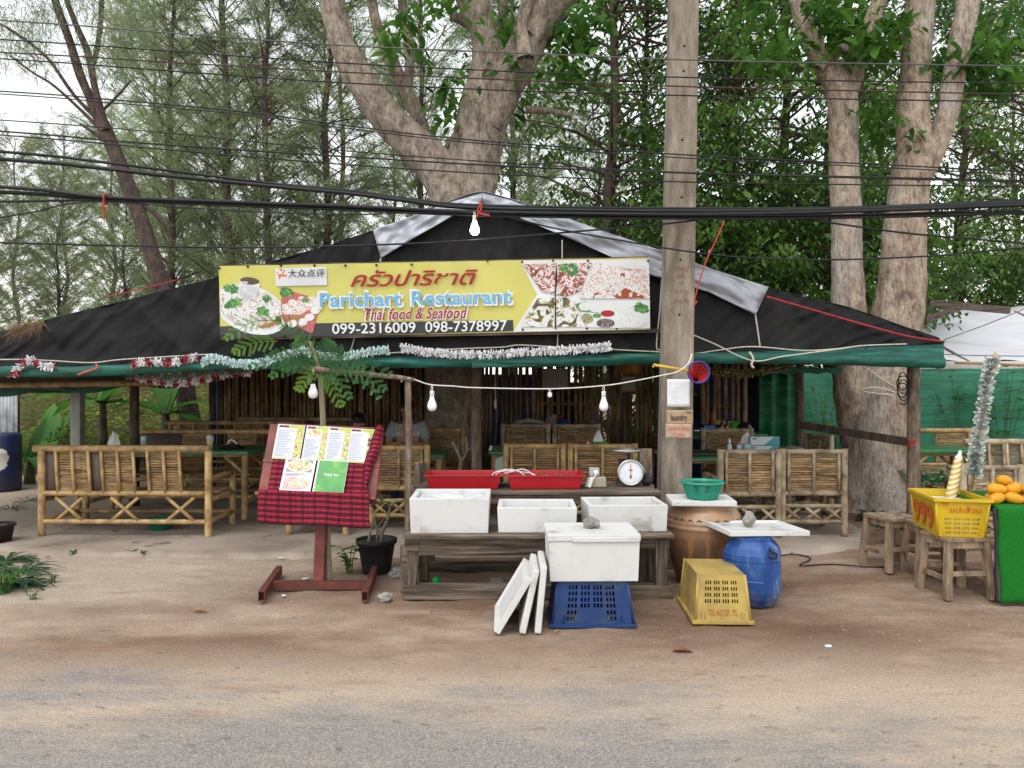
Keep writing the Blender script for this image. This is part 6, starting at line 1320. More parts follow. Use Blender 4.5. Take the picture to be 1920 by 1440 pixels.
for a, b, d0, d1, sag, yng in (((588, 665), (520, 600), 6.1, 5.9, 0.06, 1), ((520, 600), (425, 634), 5.95, 5.7, 0.05, 1), ((590, 680), (470, 688), 6.1, 5.8, 0.05, 0), ((590, 685), (510, 705), 6.1, 5.85, 0.06, 0), ((592, 680), (555, 640), 6.1, 6.2, 0.05, 0), ((595, 682), (640, 660), 6.1, 6.2, 0.04, 0), ((600, 690), (680, 690), 6.1, 5.95, 0.06, 0), ((602, 692), (730, 700), 6.1, 5.9, 0.08, 0), ((605, 695), (710, 745), 6.1, 5.9, 0.12, 0), ((603, 700), (655, 745), 6.1, 5.95, 0.08, 0), ((600, 700), (560, 730), 6.1, 5.95, 0.06, 1), ((595, 690), (510, 665), 6.1, 5.9, 0.05, 0), ((598, 700), (640, 760), 6.1, 6.0, 0.05, 1), ((640, 700), (720, 730), 6.05, 5.85, 0.05, 0), ((590, 690), (530, 690), 6.1, 5.9, 0.04, 0), ((600, 685), (620, 640), 6.1, 6.15, 0.02, 0), ((520, 640), (440, 660), 5.9, 5.7, 0.03, 1)):
    frond(a, b, d0, d1, sag, FROND2 if yng else FROND)
MB().tube(spline([tuple(V(tq[-2])), tuple(P(545, 625, 6.0) - sp0), tuple(P(520, 598, 5.95) - sp0)], 6), 0.006, 5).build('leaf_stalk', FROND2, sap)
# ================================================================ banana plants and undergrowth behind the left set
BAN = leafmat('banana_leaf', (0.10, 0.24, 0.04), (0.05, 0.15, 0.03), 0.45, rand=0.4); BANST = S('banana_stem', (0.16, 0.17, 0.06), (0.10, 0.075, 0.04), (0.05, 0.035, 0.025), rough=0.7, scale=4, bmp=0.3)
def banana(label, px, d, h, leaves, r=0.09):
    t = thing('banana_plant', label, 'banana plant', (wx(px, d), d, 0), group='banana plants behind the left tables')
    MB().tube([(0, 0, -0.05), (0.01, 0, h * 0.5), (0.0, 0.02, h)], [r, r * 0.85, r * 0.5], 12).build('stem', BANST, t)
    for a, e, L, w, dr in leaves:
        mb = MB(); leaf_quad(mb, (0, 0.0, h * 0.95), (math.cos(R(a)), math.sin(R(a)), e), L, w, dr, 9, 0.18); mb.build('leaf', BAN, t)
        MB().tube([(0, 0, h * 0.93), V((0, 0, h * 0.95)) + V((math.cos(R(a)), math.sin(R(a)), e)).normalized() * L * 0.25], 0.018, 6).build('leaf_stalk', BAN, t)
banana('banana plant with a broad leaf right of the grey concrete post', 192, 13.2, 1.35, [(200, 0.5, 1.3, 0.42, 0.4), (20, 0.2, 1.3, 0.4, 0.6), (-20, 0.9, 1.2, 0.4, 0.3), (160, 0.3, 1.2, 0.4, 0.5), (80, 1.5, 1.3, 0.4, 0.2), (-100, 0.5, 0.9, 0.4, 0.8)])
banana('banana plant with dry brown sheaths left of the bamboo wall', 310, 13.0, 1.15, [(75, 3, 1.5, 0.35, 0.1), (20, 0.8, 1.2, 0.36, 0.6), (-15, 0.3, 1.1, 0.36, 0.9), (110, 2.2, 1.4, 0.4, 0.2), (170, 0.7, 1.2, 0.34, 0.5)], 0.11)
banana('low banana plant with wide upright leaves left of the concrete post', 92, 13.6, 0.55, [(170, 0.6, 1.2, 0.32, 0.5), (60, 1.6, 1.0, 0.34, 0.25), (10, 1.0, 1.0, 0.34, 0.4), (110, 2.4, 1.0, 0.34, 0.2), (-60, 0.5, 0.9, 0.3, 0.6)])
banana('young banana plant close to the blue drum', 55, 12.4, 0.35, [(150, 1.2, 0.9, 0.2, 0.5), (40, 1.3, 0.9, 0.2, 0.6), (80, 2.5, 1.0, 0.22, 0.2), (-50, 0.8, 0.8, 0.2, 0.7)])
banana('banana plant rising over the roof edge at the far left', 15, 14.5, 2.3, [(60, 1.3, 1.8, 0.55, 0.35), (20, 0.7, 1.7, 0.5, 0.5), (150, 1.0, 1.6, 0.5, 0.4), (-60, 0.9, 1.3, 0.5, 0.5)], 0.12)
gp = MB().beam((0, 0, 0), (0, 0, 1.78), 0.16, 0.16, up=V((0, 1, 0))).build('concrete_post', S('post_concrete', (0.33, 0.33, 0.31), (0.26, 0.26, 0.25), rough=0.9, scale=4, bmp=0.3), bevel=0.02); gp.location = (wx(146, 12.2), 12.2, 0); tag(gp, 'short grey concrete post behind the left tables', 'post')
UND = leafmat('undergrowth_leaf', (0.34, 0.42, 0.10), (0.19, 0.27, 0.06), 0.45, rand=0.0, scale=0.9)
mb = MB(); rnd = random.Random(3)
def bank(x, y): return max(0, min(2.0, (y - 13.6) * 0.42)) + 0.25 * nz(x * 0.6, y * 0.6)
tag(MB().grid(lambda u, v: V((-14 + 12 * u, 13.4 + 9 * v, bank(-14 + 12 * u, 13.4 + 9 * v) - 0.12)), 40, 30).build('hill', S('bank_soil', (0.20, 0.15, 0.09), (0.12, 0.09, 0.05), rough=0.95, scale=2, bmp=0.5)), 'low overgrown bank behind the left tables', kind='structure')
for i in range(17000):
    x = rnd.uniform(-12, -3.6); y = 13.5 + 5.5 * rnd.random() ** 1.4; z = bank(x, y) + (0.55 + 0.5 * nz(x * 1.5, y * 1.5, 4)) * rnd.random() ** 0.8
    a = rnd.uniform(0, 6.3); d = V((math.cos(a), math.sin(a), rnd.uniform(-0.3, 0.8))).normalized(); s = d.cross(V((0, 0, 1))).normalized(); L = rnd.uniform(0.07, 0.17); w = L * 0.3; p = V((x, y, z))
    mb.add([p, p + d * L * 0.5 + s * w, p + d * L, p + d * L * 0.5 - s * w], [(0, 1, 2, 3)])
tag(mb.build('undergrowth', UND), 'pale green undergrowth covering the bank behind the left tables', 'undergrowth', kind='stuff')
# ================================================================ things on the tables
def item(name, label, cat, loc, builds, rz=0.0, group=None):
    t = thing(name, label, cat, loc, rz, group)
    for nm, mbx, m, bv in builds: mbx.build(nm, m, t, bevel=bv)
    return t
TZ = FL + 0.78
TISS = S('tissue_box_print', (0.62, 0.66, 0.70), (0.55, 0.6, 0.64), rough=0.5); TEAL = S('teal_print', (0.10, 0.36, 0.44), rough=0.5)
tr = V((2.92, 8.98, FL + 0.746))
for i, (dx, dz, lab) in enumerate(((0.0, 0.0, 'lower one of two stacked white and teal tissue boxes'), (0.015, 0.105, 'upper one of two stacked white and teal tissue boxes'))):
    t = thing('tissue_box', lab, 'tissue box', tr + V((dx, 0, dz)), R(-4), 'stacked tissue boxes'); MB().box((0, 0, 0.052), (0.33, 0.12, 0.10)).build('box', TISS, t, bevel=0.004)
    MB().add([(0.165, -0.0615, 0.002), (0.165, -0.0615, 0.098), (0.10, -0.0615, 0.098), (-0.02, -0.0615, 0.002)], [(3, 0, 1, 2)]).build('teal_swoosh', TEAL, t); MB().box((-0.12, -0.0612, 0.078), (0.055, 0.001, 0.012)).build('small_print', BLACK, t)
def tissue(mbx, s):
    mbx.grid(lambda u, v: V(((u - 0.5) * s * (1.2 - 0.5 * v), 0.03 * math.sin(u * 9) * v, v * s * (0.8 + 0.5 * math.sin(u * PI)))), 10, 6); return mbx
t = thing('paper_tissue', 'white tissue sticking up behind the tissue boxes', 'tissue', (2.78, 9.12, FL + 0.746)); tissue(MB(), 0.19).build('tissue', WHITE, t, solid=0.002); MB().box((0, 0.0, 0.06), (0.12, 0.10, 0.12)).build('holder', TISS, t, bevel=0.01)
GLASS = S('frosted_glass', (0.45, 0.55, 0.58), (0.35, 0.45, 0.48), rough=0.15, spec=0.6); PINK = S('pink_cap', (0.6, 0.12, 0.25), rough=0.4)
item('spray_bottle', 'slim pale blue bottle on the right table', 'bottle', (2.50, 8.85, FL + 0.746), [('bottle', MB().lathe([(0, 0), (0.026, 0), (0.028, 0.01), (0.027, 0.11), (0.012, 0.135), (0.012, 0.15)], 16), GLASS, 0), ('cap', MB().lathe([(0.014, 0.15), (0.014, 0.17), (0.006, 0.18), (0.006, 0.20), (0, 0.2)], 12), WHITE, 0)])
item('condiment_jar', 'small clear jar with a pink lid on the right table', 'jar', (2.62, 8.88, FL + 0.746), [('jar', MB().lathe([(0, 0), (0.034, 0), (0.036, 0.1), (0.03, 0.12)], 16), GLASS, 0), ('lid', MB().lathe([(0.02, 0.12), (0.02, 0.145), (0, 0.147)], 12), PINK, 0)])
item('condiment_jar', 'second clear jar, left of the tissue boxes on the right table', 'jar', (2.70, 8.86, FL + 0.746), [('jar', MB().lathe([(0, 0), (0.038, 0), (0.038, 0.11), (0.032, 0.135), (0, 0.138)], 16), GLASS, 0)])
item('menu_folder', 'dark menu folder lying on the right table', 'menu', (2.22, 8.95, FL + 0.746), [('cover', MB().box((0, 0, 0.012), (0.36, 0.24, 0.022)), S('dark_folder', (0.06, 0.055, 0.05), rough=0.4), 0.004)], R(10))
item('plate_stack', 'pile of white plates and cloths at the right end of the table', 'plates', (3.34, 9.25, FL + 0.746), [('plates', MB().lathe([(0, 0), (0.09, 0.0), (0.15, 0.03), (0.15, 0.05), (0.09, 0.03), (0, 0.03)], 20), WHITE, 0), ('cloth', MB().grid(lambda u, v: V(((u - 0.5) * 0.25, (v - 0.5) * 0.2, 0.05 + 0.04 * abs(nz(u * 5, v * 5)))), 12, 10), S('pinkish_cloth', (0.55, 0.45, 0.46), rough=0.8), 0)])
# centre table
item('napkin_holder', 'green napkin holder with white napkins on the centre table', 'napkin holder', (1.08, 9.45, FL + 0.766), [('case', MB().box((0, 0, 0.045), (0.19, 0.09, 0.09)), S('holder_green', (0.06, 0.28, 0.05), rough=0.4), 0.012), ('napkins', tissue(MB(), 0.11), WHITE, 0), ('emblem', MB().lathe([(0.012, 0), (0.028, 0)], 16, c=(0, 0, 0)), WHITE, 0)])
bpy.data.objects[[o.name for o in bpy.data.objects if o.name.startswith('emblem')][-1]].matrix_local = Matrix.Translation((0.03, -0.048, 0.045)) @ Matrix.Rotation(R(90), 4, 'X')
bpy.data.objects[[o.name for o in bpy.data.objects if o.name.startswith('napkins')][-1]].location = (-0.02, 0, 0.09)
item('pink_bottle', 'small pink and white bottle beside the napkin holder', 'bottle', (0.93, 9.42, FL + 0.766), [('bottle', MB().lathe([(0, 0), (0.022, 0), (0.022, 0.07), (0.012, 0.09)], 12), WHITE, 0), ('cap', MB().lathe([(0.015, 0.09), (0.015, 0.125), (0, 0.127)], 12), PINK, 0)])
item('green_bag', 'green and white bag hanging at the left end of the centre table', 'bag', (-0.12, 8.85, FL + 0.52), [('bag', MB().box((0, 0, 0.10), (0.16, 0.05, 0.22), taper=0.85), S('bag_green', (0.06, 0.25, 0.10), (0.5, 0.6, 0.5), rough=0.5, scale=9, lo=0.5, hi=0.55), 0.012)])
# left table
item('plastic_cup', 'clear iced drink cup with a lid on the left table', 'cup', (wx(394, 9.0), 9.0, FL + 0.806), [('cup', MB().lathe([(0, 0), (0.03, 0), (0.042, 0.13)], 16), S('milky_drink', (0.55, 0.47, 0.25), (0.6, 0.55, 0.4), rough=0.2), 0), ('lid', MB().lathe([(0.044, 0.13), (0.044, 0.14), (0.03, 0.165), (0, 0.175)], 16), GLASS, 0)])
item('paper_tissue', 'crumpled white napkin at the left end of the left table', 'tissue', (wx(213, 9.2), 9.2, FL + 0.806), [('napkin', tissue(MB(), 0.15), WHITE, 0)])
item('condiment_jar', 'clear jar on the left table near the bench cushion', 'jar', (wx(270, 9.2), 9.2, FL + 0.806), [('jar', MB().lathe([(0, 0), (0.036, 0), (0.036, 0.12), (0.028, 0.14)], 16), GLASS, 0)])
item('red_packet', 'small red packet on the left table', 'packet', (wx(232, 9.1), 9.1, FL + 0.806), [('packet', MB().box((0, 0, 0.012), (0.12, 0.05, 0.024)), RED_PRINT, 0.004)])
item('black_bundle', 'folded black bag with white straps at the right end of the left table', 'bag', (wx(432, 8.95), 9.0, FL + 0.806), [('bag', MB().grid(lambda u, v: V(((u - 0.5) * 0.28, (v - 0.5) * 0.16, 0.01 + 0.05 * math.sin(u * PI) * math.sin(v * PI) + 0.015 * nz(u * 6, v * 6))), 14, 10), BLACKPL, 0), ('strap', MB().tube(spline([(-0.06, 0, 0.05), (0.0, -0.02, 0.11), (0.06, 0, 0.06)], 6), 0.008, 6), WHITE, 0)])
item('green_basin', 'green plastic basin on the floor under the left bench', 'basin', (wx(297, 8.25), 8.3, FL), [('basin', MB().lathe([(0, 0.0), (0.10, 0.0), (0.16, 0.10), (0.17, 0.10), (0.17, 0.115), (0.155, 0.11), (0.095, 0.012), (0, 0.012)], 28), GRP, 0)])
# person's table
item('blue_packet', 'blue and white packet on the table of the person in the grey shirt', 'packet', (-1.40, 9.12, FL + 0.746), [('packet', MB().box((0, 0, 0.025), (0.26, 0.12, 0.05)), S('packet_blue', (0.10, 0.32, 0.55), (0.6, 0.65, 0.7), rough=0.4, scale=14, lo=0.45, hi=0.5), 0.006)])
# ================================================================ wall furnishings and shade things
cal = thing('wall_calendar', 'pale wall calendar hanging on the centre bamboo wall', 'calendar', P(1019, 725, 11.9)); MB().box((0.18, 0, 0.13), (0.385, 0.008, 0.30)).build('sheet', S('calendar_paper', (0.42, 0.36, 0.35), (0.36, 0.31, 0.30), rough=0.7), cal); mb = MB()
for i in range(6):
    for j in range(5): mb.box((0.03 + i * 0.06, -0.006, 0.02 + j * 0.036), (0.028, 0.001, 0.014))
tag(mb.build('dates', S('calendar_ink', (0.22, 0.17, 0.17), rough=0.7), cal), kind='stuff')
pf = thing('picture_frame', 'small gold-framed picture on the centre bamboo wall', 'picture', P(1165, 735, 11.75)); MB().box((0.11, 0, 0.13), (0.26, 0.02, 0.27)).build('frame', S('gold_frame', (0.22, 0.11, 0.02), rough=0.4), pf, bevel=0.004); MB().box((0.11, -0.012, 0.13), (0.19, 0.004, 0.20)).build('picture', S('picture_grey', (0.32, 0.31, 0.31), rough=0.4), pf)
ct = thing('wooden_cabinet', 'dark wooden cabinet standing against the centre bamboo wall', 'cabinet', (0.55, 11.85, FL)); DW = S('dark_cabinet_wood', (0.06, 0.035, 0.02), (0.04, 0.024, 0.015), rough=0.5)
MB().box((0, 0, 0.44), (1.25, 0.4, 0.84)).build('carcass', DW, ct, bevel=0.008); MB().box((0, -0.02, 0.875), (1.32, 0.46, 0.03)).build('top', DW, ct, bevel=0.005)
for s in (-1, 1): dr_ = MB().box((s * 0.31, -0.205, 0.44), (0.58, 0.02, 0.74)).build('door', DW, ct, bevel=0.004); MB().tube([(s * 0.06, -0.225, 0.40), (s * 0.06, -0.225, 0.50)], 0.008, 6).build('handle', CHR, dr_)
ch = thing('plastic_armchair', 'grey plastic chair back behind the centre table', 'chair', (wx(992, 11.2), 11.25, FL)); GP = S('grey_chair_plastic', (0.24, 0.24, 0.24), (0.19, 0.19, 0.19), rough=0.45)
mb = MB()
for i in range(5): mb.grid(lambda u, v, i=i: V(((u - 0.5) * 0.44, -0.04 * math.sin(u * PI), 0.55 + i * 0.10 + v * 0.065 + (0.05 * math.sin(u * PI) if i == 4 else 0))), 10, 2)
mb.build('backrest', GP, ch, solid=0.01)
for sx in (-1, 1): MB().beam((sx * 0.21, 0, 0.3), (sx * 0.22, 0.0, 1.0), 0.04, 0.02, up=V((0, 1, 0))).build('upright', GP, ch); MB().beam((sx * 0.2, -0.42, 0.0), (sx * 0.2, -0.40, 0.42), 0.035, 0.035, up=V((0, 1, 0))).build('leg', GP, ch); MB().beam((sx * 0.22, 0.03, 0.0), (sx * 0.2, 0.0, 0.42), 0.035, 0.035, up=V((0, 1, 0))).build('leg', GP, ch)
MB().box((0, -0.2, 0.42), (0.44, 0.44, 0.02)).build('seat', GP, ch, bevel=0.006)
fan = thing('standing_fan', 'standing fan with wire cage in the shade behind the centre table', 'fan', (wx(1115, 11.2), 11.3, FL)); FW = S('fan_grey', (0.16, 0.15, 0.15), rough=0.5)
MB().lathe([(0, 0), (0.2, 0), (0.2, 0.02), (0.03, 0.04), (0.015, 0.1), (0.015, 0.85), (0, 0.85)], 20).build('stand', FW, fan); mb = MB()
for k in range(30): a = 2 * PI * k / 30; mb.tube([(0.03 * math.cos(a), -0.10, 0.98 + 0.03 * math.sin(a)), (0.21 * math.cos(a), -0.07, 0.98 + 0.21 * math.sin(a))], 0.0025, 4)
mb.tube([(0.21 * math.cos(2 * PI * k / 30), -0.07, 0.98 + 0.21 * math.sin(2 * PI * k / 30)) for k in range(31)], 0.006, 6); mb.build('cage', FW, fan)
for k in range(4):
    a = k * PI / 2; MB().add([(0.03 * math.cos(a), -0.06, 0.98 + 0.03 * math.sin(a)), (0.18 * math.cos(a - 0.4), -0.075, 0.98 + 0.18 * math.sin(a - 0.4)), (0.19 * math.cos(a + 0.4), -0.045, 0.98 + 0.19 * math.sin(a + 0.4))], [(0, 1, 2)]).build('blade', S('fan_blade', (0.10, 0.03, 0.04), rough=0.4), fan, solid=0.003)
MB().tube([(0, -0.06, 0.98), (0, 0.06, 0.98)], 0.05, 12).build('motor', FW, fan)
item('blue_bowl', 'round blue bowl on the dark cabinet', 'bowl', (wx(1056, 11.75), 11.75, FL + 0.892), [('bowl', MB().lathe([(0, 0.0), (0.06, 0.0), (0.10, 0.05), (0.10, 0.09), (0.07, 0.13), (0, 0.14)], 20), S('bowl_blue', (0.02, 0.08, 0.30), rough=0.4), 0)])
item('cloth_bundle', 'dark red and white cloth bundle on the cabinet', 'bundle', (wx(1040, 11.9), 11.9, FL + 0.892), [('bundle', MB().grid(lambda u, v: V(((u - 0.5) * 0.5, (v - 0.5) * 0.2, 0.20 * math.sin(u * PI) * math.sin(v * PI) + 0.04 * nz(u * 7, v * 5))), 20, 10), S('bundle_cloth', (0.30, 0.30, 0.29), (0.16, 0.02, 0.02), rough=0.8, scale=7, lo=0.48, hi=0.5), 0)])
lamp_cord = tag(MB().tube([P(929, 690, 9.0), P(928, 720, 9.0), P(929, 748, 9.0)], 0.004, 5).build('pull_cord', WIRE_WHITE), 'thin pull cord hanging from the roof in the centre', 'cord'); item('switch_pull', 'small white pull switch at the end of the hanging cord', 'switch', P(929, 765, 9.0), [('handle', MB().box((0, 0, 0.045), (0.028, 0.02, 0.11)), S('switch_grey', (0.40, 0.40, 0.36), rough=0.5), 0.004)])
tag(rock('grey_sack', 'grey sack slumped on the floor behind the centre post', (wx(862, 8.9), 8.9, FL), (0.42, 0.3, 0.30), S('sack_grey', (0.13, 0.14, 0.16), (0.09, 0.1, 0.11), rough=0.8, bmp=0.3), 41, 'sack'))
dry = thing('dry_plant', 'bare forked branch plant in the shade left of the centre post', 'plant', (wx(860, 8.6), 8.6, FL)); mb = MB()
for pts, r in (([(0, 0, 0), (0.0, 0, 0.5), (0.02, 0, 0.72), (-0.07, 0, 0.92)], 0.02), ([(0.02, 0, 0.68), (0.09, 0, 0.82), (0.08, 0, 0.98)], 0.012), ([(0.09, 0, 0.82), (0.17, 0, 0.88), (0.2, 0, 0.94)], 0.008)): mb.tube(spline(pts, 5), r, 7)
mb.build('branches', GREYST, dry)
# ================================================================ kitchen counter clutter
KZ = FL + 0.866; KY = 11.0
def kx(px): return wx(px, KY)
BT = S('brown_glass', (0.05, 0.025, 0.012), rough=0.15, spec=0.6); YL = S('yellow_label', (0.55, 0.38, 0.10), (0.5, 0.2, 0.05), rough=0.5, scale=30)
for px, lab in ((1349, 'left one of two dark sauce bottles with yellow labels'), (1359, 'right one of two dark sauce bottles with yellow labels')):
    item('sauce_bottle', lab, 'bottle', (kx(px), KY - 0.12, KZ), [('bottle', MB().lathe([(0, 0), (0.032, 0), (0.033, 0.12), (0.014, 0.155), (0.012, 0.185), (0, 0.187)], 14), BT, 0), ('label', MB().lathe([(0.0338, 0.02), (0.0338, 0.09)], 14), YL, 0), ('cap', MB().lathe([(0.014, 0.18), (0.014, 0.195), (0, 0.197)], 10), BLACK, 0)], group='sauce bottles')
item('orange_bottle', 'orange sauce bottle standing tallest on the kitchen counter', 'bottle', (kx(1341), KY + 0.08, KZ + 0.12), [('bottle', MB().lathe([(0, -0.12), (0.035, -0.12), (0.036, 0.12), (0.03, 0.16), (0.012, 0.2), (0, 0.24)], 14), S('orange_plastic', (0.45, 0.13, 0.03), (0.2, 0.08, 0.03), rough=0.4, scale=14), 0)])
item('blue_box', 'bright blue box on the kitchen counter next to the pole', 'box', (kx(1326), KY - 0.1, KZ), [('box', MB().box((0, 0, 0.055), (0.16, 0.10, 0.11)), S('box_blue', (0.03, 0.18, 0.48), (0.3, 0.4, 0.6), rough=0.4, scale=12, lo=0.3, hi=0.4), 0.004)])
item('blue_box', 'smaller blue box at the left end of the kitchen counter', 'box', (kx(1314), KY - 0.14, KZ), [('box', MB().box((0, 0, 0.04), (0.12, 0.10, 0.08)), MATS['box_blue'], 0.004)])
item('purple_tray', 'purple plastic tray on the kitchen counter', 'tray', (kx(1338), KY + 0.06, KZ), [('tray', MB().box((0, 0, 0.06), (0.28, 0.16, 0.12), taper=1.08), S('purple_plastic', (0.12, 0.01, 0.12), rough=0.4), 0.006)])
item('green_box', 'lime green box behind the sauce bottles', 'box', (kx(1352), KY + 0.14, KZ + 0.12), [('box', MB().box((0, 0, -0.03), (0.12, 0.08, 0.18)), S('box_lime', (0.18, 0.40, 0.05), rough=0.5), 0.004)])
item('pastel_box', 'pale green and pink carton on the kitchen counter', 'carton', (kx(1373), KY + 0.12, KZ + 0.1), [('carton', MB().box((0, 0, -0.02), (0.19, 0.10, 0.16)), S('carton_pastel', (0.45, 0.55, 0.45), (0.55, 0.35, 0.4), rough=0.5, scale=8), 0.004)])
item('green_strainer', 'bright green plastic strainer on the kitchen counter', 'strainer', (kx(1378), KY + 0.02, KZ), [('bowl', MB().lathe([(0.0, 0.16), (0.07, 0.15), (0.12, 0.10), (0.13, 0.05), (0.13, 0.0)], 20), S('lime_plastic', (0.10, 0.42, 0.03), rough=0.35), 0)])
item('steel_pot', 'shiny dark dome-shaped pot on the kitchen counter', 'pot', (kx(1392), KY - 0.10, KZ), [('dome', MB().lathe([(0, 0.165), (0.05, 0.155), (0.10, 0.11), (0.125, 0.04), (0.13, 0.0)], 24), S('dark_steel', (0.10, 0.10, 0.10), rough=0.2, metal=0.8), 0), ('rim', MB().lathe([(0.13, 0.0), (0.15, 0.0), (0.15, 0.012), (0.13, 0.014)], 24), CHR, 0)])
item('small_jar', 'small yellow spice jar beside the sauce bottles', 'jar', (kx(1368), KY - 0.13, KZ), [('jar', MB().lathe([(0, 0), (0.026, 0), (0.026, 0.06), (0.02, 0.075), (0, 0.075)], 12), YL, 0)])
item('white_bowl', 'white bowl in front of the dome-shaped pot', 'bowl', (kx(1377), KY - 0.15, KZ), [('bowl', MB().lathe([(0, 0.0), (0.03, 0.0), (0.05, 0.05), (0.045, 0.05), (0, 0.012)], 16), WHITE, 0)])
item('steel_basin', 'grey steel basin of food at the left end of the kitchen counter', 'basin', (kx(1306), KY - 0.1, KZ), [('basin', MB().lathe([(0, 0.0), (0.09, 0.0), (0.13, 0.07), (0.12, 0.07), (0.0, 0.05)], 20), CHR, 0)])
item('hanging_clothes', 'dark bags and clothes hanging right of the kitchen bamboo panel', 'clothes', (wx(1425, 11.4), 11.4, 0.5), [('clothes', MB().grid(lambda u, v: V(((u - 0.5) * 0.42, 0.06 * math.sin(u * 11) + 0.04 * nz(u * 5, v * 5), v * 1.4)), 20, 14), S('dark_clothes', (0.025, 0.035, 0.06), (0.05, 0.03, 0.05), rough=0.85, scale=4), 0), ('hanger_line', MB().tube([(-0.3, 0, 1.4), (0.3, 0, 1.4)], 0.01, 6), ROPE, 0)])
item('yellow_bundle', 'yellow and orange plastic bag hanging under the roof near the pole', 'bag', P(1180, 700, 9.5), [('bag', MB().grid(lambda u, v: V(((u - 0.5) * 0.3, 0.05 * math.sin(v * PI) * math.cos(u * 6), v * 0.22)), 16, 10), S('bag_orange', (0.30, 0.15, 0.01), (0.25, 0.06, 0.01), rough=0.5, scale=8), 0)])
